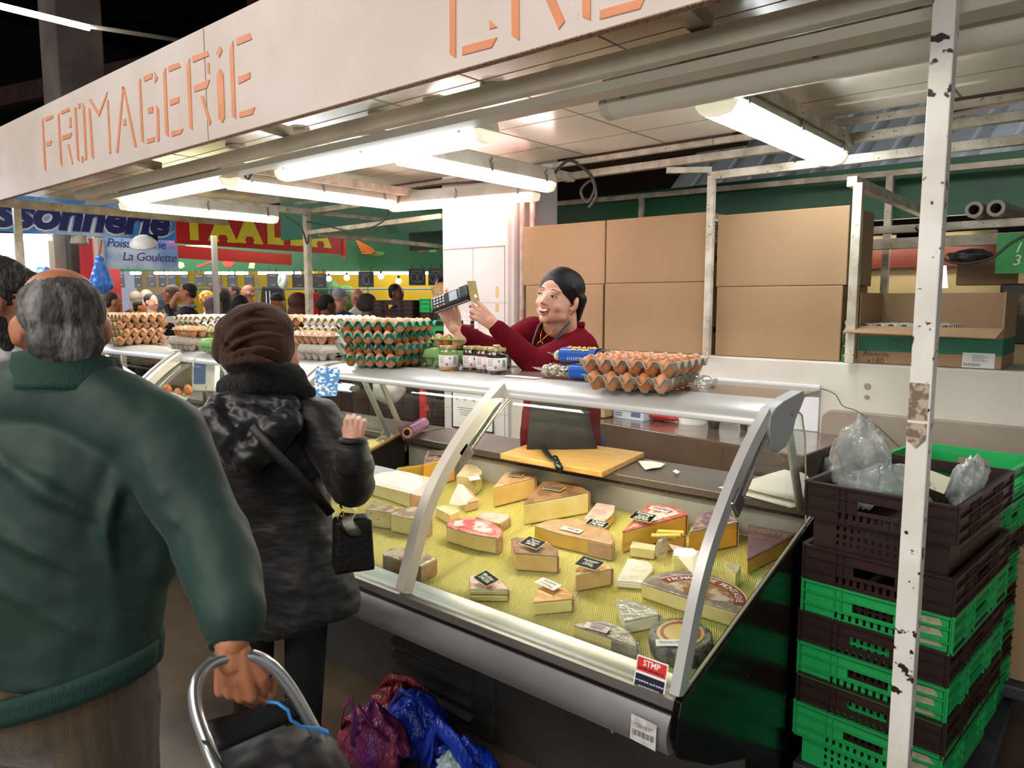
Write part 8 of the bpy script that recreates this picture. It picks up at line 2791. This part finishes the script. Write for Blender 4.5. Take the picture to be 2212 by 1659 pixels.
# fish stall at the far left
M_fw = mat('bright_white_wall', '#eef2f2', 0.6)
board('fish_stall_wall', (-12.433, 2.016, 1.904), (-11.076, 3.834, 1.920), 0.9, 2.5, M_fw, 'bright white back wall of the fish stall', 'wall')
area('fish_lamp', (-9.0, 1.5, 2.6), (R(-25), 0, R(30)), 2.0, 0.6, 130, (0.95, 0.98, 1))
for i, (a, b, y) in enumerate(((-60, 30, 507), (45, 112, 512))):
    t = thing('strip_lamp', ['strip lamp of the fish stall at the left edge', 'strip lamp of the fish stall right of the white post'][i], 'lamp', (-10.331, 2.950, 2.376))
    sb = MB()
    sb.tube([(-10.466, 2.567, 2.348) if i == 0 else (-10.265, 3.001, 2.343), (-10.329, 2.948, 2.354) if i == 0 else (-10.210, 3.316, 2.371)], 0.03, 8)
    sb.build('tube', M_strip, t, smooth=True)
board('cream_panel', (-9.583, 3.257, 1.929), (-9.523, 3.573, 1.936), 0.0, 2.33, mat('cream_panel', '#d9cdb4', 0.6), 'cream panel beside the hanging blue bags', 'panel')
board('clear_curtain', (-9.411, 3.020, 2.021), (-9.467, 3.238, 2.031), 1.2, 2.35, glassy('plastic_curtain', '#ece6d8', 0.15, 1.6, 0.5, '#d8cfc0', bump=1.0, bscale=9), 'creased clear plastic curtain of the fish stall', 'curtain', th=0.01)
board('red_post', (-9.007, 3.326, 1.762), (-9.415, 3.773, 1.773), 0.0, 2.3, mat('red_post', '#c0201e', 0.4), 'bright red post of the fish stall', 'post', th=0.15)
board('white_post', (-8.781, 3.298, 2.061), (-8.780, 3.365, 2.064), 0.0, 2.3, mat('warm_white_post', '#e0cfc0', 0.5), 'narrow warm-white post before the red one', 'post', th=0.12)
for i, (x, y, r_) in enumerate(((172, 521, 0.085), (193, 520, 0.06))):
    t = thing('pendant_lamp', ['ribbed white lamp shade under the blue banner, larger one', 'smaller ribbed white lamp shade right of the larger one'][i], 'lamp', (-8.733, 3.102, 2.248))
    c = V((-8.730, 3.098, 2.208)) if i == 0 else V((-9.090, 3.327, 2.249))
    sb = MB()
    sb.lathe([(r_, 0), (r_ * 1.02, 0.02), (r_ * 0.85, 0.08), (r_ * 0.5, 0.12), (r_ * 0.3, 0.13)], 24, Matrix.Translation(c), cap=False)
    sb.build('lamp_shade', mat('ribbed_shade', '#b8b0a0', 0.5), t, smooth=True, solid=0.004)
    sb = MB()
    sb.tube([c + V((0, 0, 0.12)), c + V((0, 0, 0.3))], 0.01, 6)
    sb.build('cord', M_black, t)
wd = thing('pendant_lamp', 'white tilted dome lamp hanging before the small banner', 'lamp', (-8.096, 3.503, 2.191))
sb = MB()
c = V((-8.104, 3.498, 2.200))
sb.lathe([(0.14, 0), (0.135, 0.02), (0.09, 0.07), (0.03, 0.10), (0.001, 0.10)], 24, Matrix.Translation(c) @ Euler((0.3, 0.45, 0)).to_matrix().to_4x4())
sb.build('lamp_shade', mat('white_enamel', '#e9e9e9', 0.3), wd, smooth=True)
sb = MB()
c = V((-8.167, 3.585, 2.257))
sb.box(c, (0.20, 0.1, 0.10))
sb.build('holder', M_black, wd)
# bunch of blue carrier bags hanging
bb_ = thing('bag_bunch', 'bunch of bright blue carrier bags hanging from a hook beside the red post', 'bags', (-7.357, 2.765, 1.881))
sb = MB()
c = V((-7.349, 2.769, 1.860))
sb.ball(c + V((0, 0, 0.13)), (0.05, 0.04, 0.04), 16)
sb.limb(c + V((0, 0, 0.12)), c + V((-0.05, -0.03, -0.10)), 0.035, 0.055, 14)
sb.limb(c + V((0, 0, 0.12)), c + V((0.05, 0.04, -0.11)), 0.035, 0.050, 14)
sb.limb(c + V((0.0, 0, 0.08)), c + V((0.0, 0.0, -0.12)), 0.05, 0.07, 14)
sb.build('bags', mat('blue_bags', '#1f62d0', 0.3, col2='#3b86ea', vscale=14, bump=0.9, bscale=30, stretch=(3, 3, 0.4), coat=0.4), bb_, remesh=0.009, smit=2, disp=[(0.014, 0.03, 'CLOUDS')])
bag(V((-8.532, 2.689, 1.877)), (0.10, 0.08, 0.07), 'blue bags hanging by the black-haired man', 77, m=MATS['blue_bags'], n=20)
sb = MB()
sb.tube([c + V((0, 0, 0.16)), c + V((0.02, 0.02, 0.30))], 0.006, 6)
sb.build('hook', mat('red_hook', '#b02020', 0.5), bb_)
lt = thing('ceiling_lamp', 'warm yellow lamp glimpsed above the red strip under the banner edge', 'lamp', (-9.367, 4.682, 2.290))
sb = MB()
sb.sqtube((-9.425, 4.498, 2.265), (-9.581, 5.032, 2.313), 0.10, 0.08)
sb.build('diffuser', glow('warm_box', '#ffe9a0', 5), lt)

# ---- crowd
M_dk = {}
def cl(c):
    return mat('cloth_' + c.strip('#'), c, 0.8, col2=None, bump=0.15, bscale=14)
def person(c, facing, skin, hairm, coatm, lab, kind='hair', trouser='#16161a', body=1.0, s=1.0, collar=None, glasses=False, bald=False, handup=False, vest=None, group=None):
    c = V(c)
    f = V((math.cos(R(facing)), math.sin(R(facing)), 0))
    r_ = V((f.y, -f.x, 0))
    t = thing('person', lab, 'person', (c.x, c.y, 0), 0)
    HM_ = head_frame(c, tuple(f), (0, 0, 1)) @ Matrix.Scale(s, 4)
    sb = MB()
    head_blob(sb, HM_, smile=False)
    top = c.z - 0.17 * s
    sb.limb(c + V((0, 0, -0.1)), V((c.x, c.y, top - 0.06)), 0.055, 0.065, 10)
    sb.limb((c.x, c.y, top - 0.2), (c.x, c.y, 0.92), 0.12, 0.12, 12)
    for q in (-1, 1):
        p = V((c.x, c.y, 0)) + r_ * 0.09 * q
        sb.limb((p.x, p.y, 0.85), (p.x, p.y, 0.08), 0.075, 0.05, 10)
    if handup:
        hp2 = c + f * 0.11 + V((0, 0, -0.05)) - r_ * 0.02
        sb.limb(c + f * 0.22 + r_ * -0.05 + V((0, 0, -0.26)), hp2, 0.04, 0.035, 10)
        for k in range(4):
            sb.limb(hp2 + r_ * (k - 1.5) * 0.016, hp2 + r_ * (k - 1.5) * 0.016 + V((0, 0, 0.05)), 0.010, 0.008, 8)
    sb.build('body', skin, t, remesh=0.014, smit=3)
    sb = MB()
    w_ = 0.165 * body
    for k in range(6):
        z = top - 0.10 - k * 0.11
        sb.ball((c.x, c.y, z), (0.125 * body, w_ * (1.0 if k else 0.9), 0.10), 14, rot=(0, 0, R(facing)))
    for q in (-1, 1):
        sh = V((c.x, c.y, top - 0.075)) + r_ * 0.155 * q * body
        sb.limb((c.x, c.y, top - 0.01), sh, 0.065, 0.062 * body, 12)
        if handup and q == -1:
            e_ = c + f * 0.16 + r_ * -0.12 + V((0, 0, -0.38))
            sb.limb(sh, e_, 0.062, 0.052, 12)
            sb.limb(e_, c + f * 0.20 + r_ * -0.04 + V((0, 0, -0.16)), 0.052, 0.045, 12)
        else:
            sb.limb(sh, sh + V((0, 0, -0.27)) + r_ * 0.03 * q, 0.060, 0.052, 12)
            sb.limb(sh + V((0, 0, -0.27)) + r_ * 0.03 * q, sh + V((0, 0, -0.50)) + f * 0.10, 0.052, 0.042, 12)
    if kind == 'hood':
        sb.ball(c + V((0, 0, 0.01)) - f * 0.02, (0.115, 0.105, 0.135), 18, rot=(0, 0, R(facing)))
        sb.limb(c, (c.x, c.y, top), 0.10, 0.11, 14)
    sb.build('coat', coatm, t, remesh=0.022, smit=5, disp=[(0.02, 0.10, 'CLOUDS')])
    if vest:
        sb = MB()
        for k in range(5):
            z = top - 0.10 - k * 0.10
            sb.ball((c.x, c.y, z), (0.14 * body, 0.145 * body, 0.09), 12, rot=(0, 0, R(facing)))
        sb.build('vest', vest, t, remesh=0.022, smit=4)
    sb = MB()
    for q in (-1, 1):
        p = V((c.x, c.y, 0)) + r_ * 0.09 * q
        sb.limb((p.x, p.y, 0.88), (p.x, p.y, 0.10), 0.095, 0.065, 10)
    sb.build('trousers', cl(trouser), t, smooth=True)
    if kind in ('hair', 'curly', 'long') and not bald:
        sb = MB()
        tt = MB()
        tt.ball((0, .028, .045), (.083, .092, .080), 18)
        tt.ball((0, .062, -.010), (.070, .050, .062), 14)
        if kind == 'curly':
            for k in range(26):
                a, b = k * 2.4, (k / 26 - 0.35) * 2.2
                tt.ball((.082 * math.cos(a) * math.cos(b), .03 + .082 * math.sin(a) * math.cos(b), .03 + .09 * math.sin(b)), (.030, .030, .030), 8)
        if kind == 'long':
            tt.ball((0, .05, -.08), (.115, .075, .12), 16)
            tt.ball((0, .03, .04), (.115, .105, .10), 16)
        sb.add(tt.v, tt.f, HM_)
        sb.build('hair', hairm, t, remesh=0.012, smit=3)
    if bald:
        sb = MB()
        tt = MB()
        for q in (-1, 1):
            tt.ball((q * .060, .03, .005), (.022, .055, .035), 12)
        tt.ball((0, .075, -.01), (.060, .035, .035), 12)
        sb.add(tt.v, tt.f, HM_)
        sb.build('hair', hairm, t, smooth=True)
    if kind in ('scarf', 'cap', 'beanie'):
        sb = MB()
        tt = MB()
        if kind == 'scarf':
            tt.ball((0, .028, .030), (.092, .100, .100), 20)
            tt.limb((0, .02, -.05), (0, .02, -.15), .085, .10, 16)
            for q in (-1, 1):
                tt.limb((q * .065, -.03, .03), (q * .050, -.04, -.09), .025, .030, 10)
        else:
            tt.ball((0, .020, .055), (.086, .098, .072), 20)
            if kind == 'beanie':
                tt.ball((0, .045, .02), (.090, .090, .075), 20)
            else:
                tt.ball((0, -.09, .035), (.055, .045, .010), 14)
        sb.add(tt.v, tt.f, HM_)
        sb.build({'scarf': 'head_scarf', 'cap': 'cap', 'beanie': 'knitted_hat'}[kind], hairm, t, remesh=0.012, smit=3)
    if kind not in ('hood',):
        for q in (-1, 1):
            sb = MB()
            sb.ball((0, 0, 0), (.009, .005, .005), 8)
            xf(sb, HM_ @ mtx((q * .030, -.082, .008)))
            sb.build('eye', M_iris, t, smooth=True)
        sb = MB()
        sb.tube([HM_ @ V((x, -.094 + 6 * x * x, -.058)) for x in (-.022, -.011, 0, .011, .022)], .0035 * s, 6)
        sb.build('mouth', M_lip, t, smooth=True)
    if glasses:
        sb = MB()
        for q in (-1, 1):
            sb.tube([HM_ @ V((q * .031 + .021 * math.cos(a), -.094, .008 + .015 * math.sin(a))) for a in [2 * PI * k / 12 for k in range(13)]], .0022, 5)
            sb.tube([HM_ @ V((q * .052, -.090, .012)), HM_ @ V((q * .078, .0, .01))], .002, 5)
        sb.build('glasses', M_black, t, smooth=True)
    if collar:
        sb = MB()
        sb.tube([(c.x + 0.085 * math.cos(a), c.y + 0.085 * math.sin(a), top + 0.01) for a in [2 * PI * k / 14 for k in range(15)]], 0.022, 8)
        sb.build('collar', collar, t, smooth=True)
    return t
H = lambda c: mat('hair_' + c.strip('#'), c, 0.7, bump=0.5, bscale=60)
person((-11.975, 5.009, 1.637), 150, SK1, cl('#8d7c68'), cl('#17171a'), 'woman in a beige headscarf and black coat in the crowd', 'scarf')
person((-10.150, 4.299, 1.521), 60, SK2, H('#15110f'), cl('#1c1c20'), 'small dark-haired child below the beige headscarf', s=0.85, body=0.7)
person((-12.349, 5.357, 1.669), 100, SK1, cl('#b8ac96'), cl('#5a564e'), 'person in a pale grey headscarf behind the short-haired woman', 'scarf')
person((-10.452, 4.581, 1.588), 20, SK1, H('#14100f'), cl('#1c2233'), 'short dark-haired woman in a navy coat turned to the right')
person((-9.057, 4.196, 1.680), 215, SK2, H('#6a5240'), cl('#1a1a1e'), 'man with glasses, grey-brown hair and a grey vest, looking left in the crowd', glasses=True, vest=cl('#6f6a5e'))
person((-8.512, 4.135, 1.703), 235, SK2, H('#1c1613'), cl('#141416'), 'dark-haired man in a black coat with his hand at his face', handup=True, collar=cl('#8a8a90'))
person((-11.374, 5.115, 1.573), 60, SK2, H('#101014'), cl('#20242e'), 'person in a dark hood left of the man with glasses', 'hood')
person((-9.660, 4.994, 1.607), 30, SK1, H('#c98f3c'), cl('#cfc8bd'), 'woman with curly blond hair and a white top', 'curly')
person((-8.445, 4.432, 1.540), 100, SK1, cl('#6e5a5c'), cl('#121214'), 'woman in a mauve headscarf behind the silver post', 'scarf')
person((-8.943, 4.816, 1.648), 110, SK2, H('#202020'), cl('#2d302a'), 'big person in a dark olive hooded coat seen from behind', 'hood', body=1.45, s=1.15)
person((-11.302, 6.258, 1.744), 260, SK3, H('#141010'), cl('#3a3a3e'), 'dark-haired man facing us behind the olive coat')
person((-9.455, 5.448, 1.709), 215, SK2, H('#a8a098'), cl('#b08a18'), 'bald man with glasses in a yellow and black jacket', bald=True, glasses=True, body=1.1)
person((-7.828, 4.429, 1.543), 120, SK2, H('#0c0c0e'), cl('#0e0e10'), 'person in a black hood in front of the yellow jacket', 'hood', s=1.05)
person((-8.220, 5.159, 1.584), 110, SK2, cl('#23211c'), cl('#3d4230'), 'person in a dark cap and olive jacket below the hanging coats', 'cap')
person((-6.621, 4.402, 1.558), 120, SK1, H('#4a2414'), cl('#3a1e14'), 'woman with a big mane of auburn hair left of the tube post', 'long')
person((-7.349, 5.105, 1.569), 90, SK1, H('#c82020'), cl('#d02a22'), 'person in a bright red hood right of the tube post', 'hood', s=0.9, body=0.8)
person((-6.739, 4.829, 1.556), 70, SK3, cl('#2a1f22'), cl('#2a2224'), 'woman in a dark sparkling knitted hat', 'beanie')
person((-7.218, 5.358, 1.633), 105, SK1, cl('#9a98b4'), cl('#272c4a'), 'person in a lavender cap and navy hooded jacket', 'cap', body=1.1)
person((-8.294, 6.429, 1.665), 200, SK2, H('#b09078'), cl('#b9b4ac'), 'bald man in a pale hooded top between the blackboards', bald=True)
person((-5.605, 4.473, 1.553), 110, SK3, cl('#3a3430'), cl('#2e2822'), 'person in a dark knitted hat with a tan fur collar', 'beanie', collar=cl('#8a6a48'), body=1.1)
person((-7.100, 6.128, 1.699), 20, SK3, H('#100d0c'), cl('#1a1a1c'), 'dark-haired man in a black jacket looking right, under the lowest bulb')
person((-5.443, 5.297, 1.732), 215, SK1, H('#1a1412'), cl('#8a2a2a'), 'vendor whose face shows between terminal and column')
person((-8.524, 3.316, 1.596), 90, SK2, H('#3a2a20'), cl('#2a201a'), 'brown-haired person in a dark coat by the red post')
# black coats hanging on a rail
hc = thing('hanging_coats', 'black coats with white stripes hanging before the yellow wall', 'clothes', (-10.798, 6.679, 1.684))
sb = MB()
for k in range(4):
    c = V((-7.830, 9.200, 1.646)) + V((0.7615, 0.648, 0)) * ((572 + 12 * k - 1106) / 1590 * 12.0)
    sb.limb(c + V((0, 0, 0.15)), c + V((0, 0, -0.35)), 0.05, 0.09, 10)
sb.build('coats', cl('#0e0e12'), hc, remesh=0.02, smit=2)
sb = MB()
for k in range(2):
    c = V((-7.699, 9.046, 1.645)) + V((0.7615, 0.648, 0)) * ((575 + 8 * k - 1106) / 1590 * 11.8)
    sb.tube([c + V((0, 0, 0.12)), c + V((0.01, 0, -0.2))], 0.006, 5)
sb.build('stripes', mat('white_stripe', '#d8d8d8', 0.6), hc)
bag(V((-11.881, 6.307, 1.826)), (0.14, 0.1, 0.08), 'pink packages heaped behind the silver post', 81, m=cl('#b83a78'), name='packages', cat='packages', n=16)

# crates and basket left of the column
cgs = [(-4.53, 3.66, 1.42, M_cbrown, 'dark brown crate left of the green one behind the turquoise trays'), (-4.12, 3.78, 1.43, M_cgreen, 'green crate carrying the wooden steamer basket')]
for x, y, z, m, lab in cgs:
    crate((x, y, z), R(10), m, lab, 'crates left of the column', L_=0.385, W_=0.5)
for k in range(7):
    m = M_cbrown if k % 3 != 1 else M_cgreen
    crate((-4.12, 3.78, 1.33 - 0.1 * k), R(10), m, 'crate in the pile under the green one left of the column, %s from above' % ['second', 'third', 'fourth', 'fifth', 'sixth', 'seventh', 'eighth'][k], 'piled crates left of the column', L_=0.385, W_=0.5)
    crate((-4.53, 3.66, 1.32 - 0.1 * k), R(10), M_cbrown if k != 4 else M_cgreen, 'crate in the pile under the top brown one left of the column, %s from above' % ['second', 'third', 'fourth', 'fifth', 'sixth', 'seventh', 'eighth'][k], 'piled brown crates left of the column', L_=0.385, W_=0.5)
for k in range(3):
    crate((-4.12, 3.78, 0.63 - 0.2 * k), R(10), M_cbrown, 'dark crate low in the pile under the steamer basket, ' + ['upper', 'middle', 'lowest'][k], 'lowest crates left of the column', L_=0.385, W_=0.5)
    crate((-4.53, 3.66, 0.62 - 0.2 * k), R(10), M_cbrown, 'dark crate low in the all-brown pile left of the column, ' + ['upper', 'middle', 'lowest'][k], 'lowest brown crates left of the column', L_=0.385, W_=0.5)
bk = thing('steamer_basket', 'round pale wooden steamer basket on the green crate', 'basket', (-4.05, 3.95, 1.62))
sb = MB()
c = (-4.02, 3.98, 1.625)
sb.lathe([(0.115, 0), (0.135, 0.08), (0.128, 0.08), (0.11, 0.005)], 32, Matrix.Translation(V(c)))
sb.build('basket_wall', mat('thin_wood', '#c9ab7c', 0.6, col2='#b8965f', vscale=10, stretch=(6, 6, 0.5)), bk, smooth=True, angle=40)
sb = MB()
sb.ball(V(c) + V((0, 0, 0.08)), (0.12, 0.12, 0.045), 24)
sb.build('lid', mat('steamer_lid', '#b98f5e', 0.6), bk, smooth=True)
# white bag and red frame behind the case glass
bag(V((-4.05, 3.4, 0.98)), (0.13, 0.10, 0.11), 'white plastic sack hanging behind the case, left of the red frame', 85, m=mat('white_sack', '#cfcac6', 0.5), name='plastic_sack', cat='bag', n=24, sharp=0.2)
rf = thing('rack_frame', 'bright red metal rack standing by the column behind the case', 'frame', (-3.78, 3.5, 0.6))
for a, b in (((-3.80, 3.5, 0.0), (-3.80, 3.5, 1.10)), ((-3.80, 3.5, 0.70), (-3.68, 3.5, 0.68)), ((-3.80, 3.5, 0.86), (-3.76, 3.5, 0.86))):
    sb = MB()
    sb.sqtube(a, b, 0.035)
    sb.build('bar', mat('red_metal', '#c01a1c', 0.35), rf)
# weighing scale in the middle case
sc_ = thing('weighing_scale', 'white shop scale with a blue screen standing in the left case', 'scale', (-3.762, 1.893, 1.201))
c = V((-3.808, 1.921, 1.208))
SM = basisM(c, (0.76, 0.65, 0), (0.648, -0.7615, 0.15))
sb = MB()
sb.box((0, 0, -0.03), (0.13, 0.18, 0.06))
xf(sb, SM)
sb.build('housing', mat('scale_white', '#d3cfc8', 0.4), sc_, bevel=0.008)
sb = MB()
sb.box((-0.02, 0.01, 0.002), (0.062, 0.115, 0.004))
xf(sb, SM)
sb.build('screen', mat('blue_screen', '#3a5478', 0.2, emit='#3a5478', estr=0.3), sc_)
sb = MB()
sb.span((c.x - 0.02, c.y - 0.0, 0.90), (c.x + 0.02, c.y + 0.04, c.z - 0.06))
sb.build('stand', M_steel, sc_)
for i in range(5):
    p = V(DD(318 + 22 * i, 842 + 8 * (i % 2), 3.9))
    egg((p.x, p.y, p.z), 'b', 'brown egg lying in the left display case, %s from left' % ORD[i], 'loose eggs in the left case')
bag(V((-3.918, 1.743, 1.086)), (0.14, 0.12, 0.04), 'pale carton scraps lying in the left display case', 88, m=M_pgr, name='packaging', cat='packaging', n=20)
bag(V((-4.340, 2.064, 1.218)), (0.16, 0.10, 0.15), 'crumpled brown paper behind the left case glass', 89, m=mat('brown_paper', '#b9a58c', 0.7, col2='#a8947c', vscale=4), name='brown_paper', cat='paper', n=26)
# leaflet leaning behind the middle glass
sb = MB()
M_ = basisM((-2.467, 1.751, 1.279), (0.80, 0.60, 0.05), (0.55, -0.65, 0.6))
sb.box((0, 0, 0), (0.10, 0.13, 0.001))
xf(sb, M_)
tag(sb.build('leaflet', mat('blue_leaflet', '#3f8cc8', 0.4, col2='#e8eef0', vscale=60, vcon=(0.5, 0.55))), 'blue and white leaflet inside the middle case glass', 'leaflet')
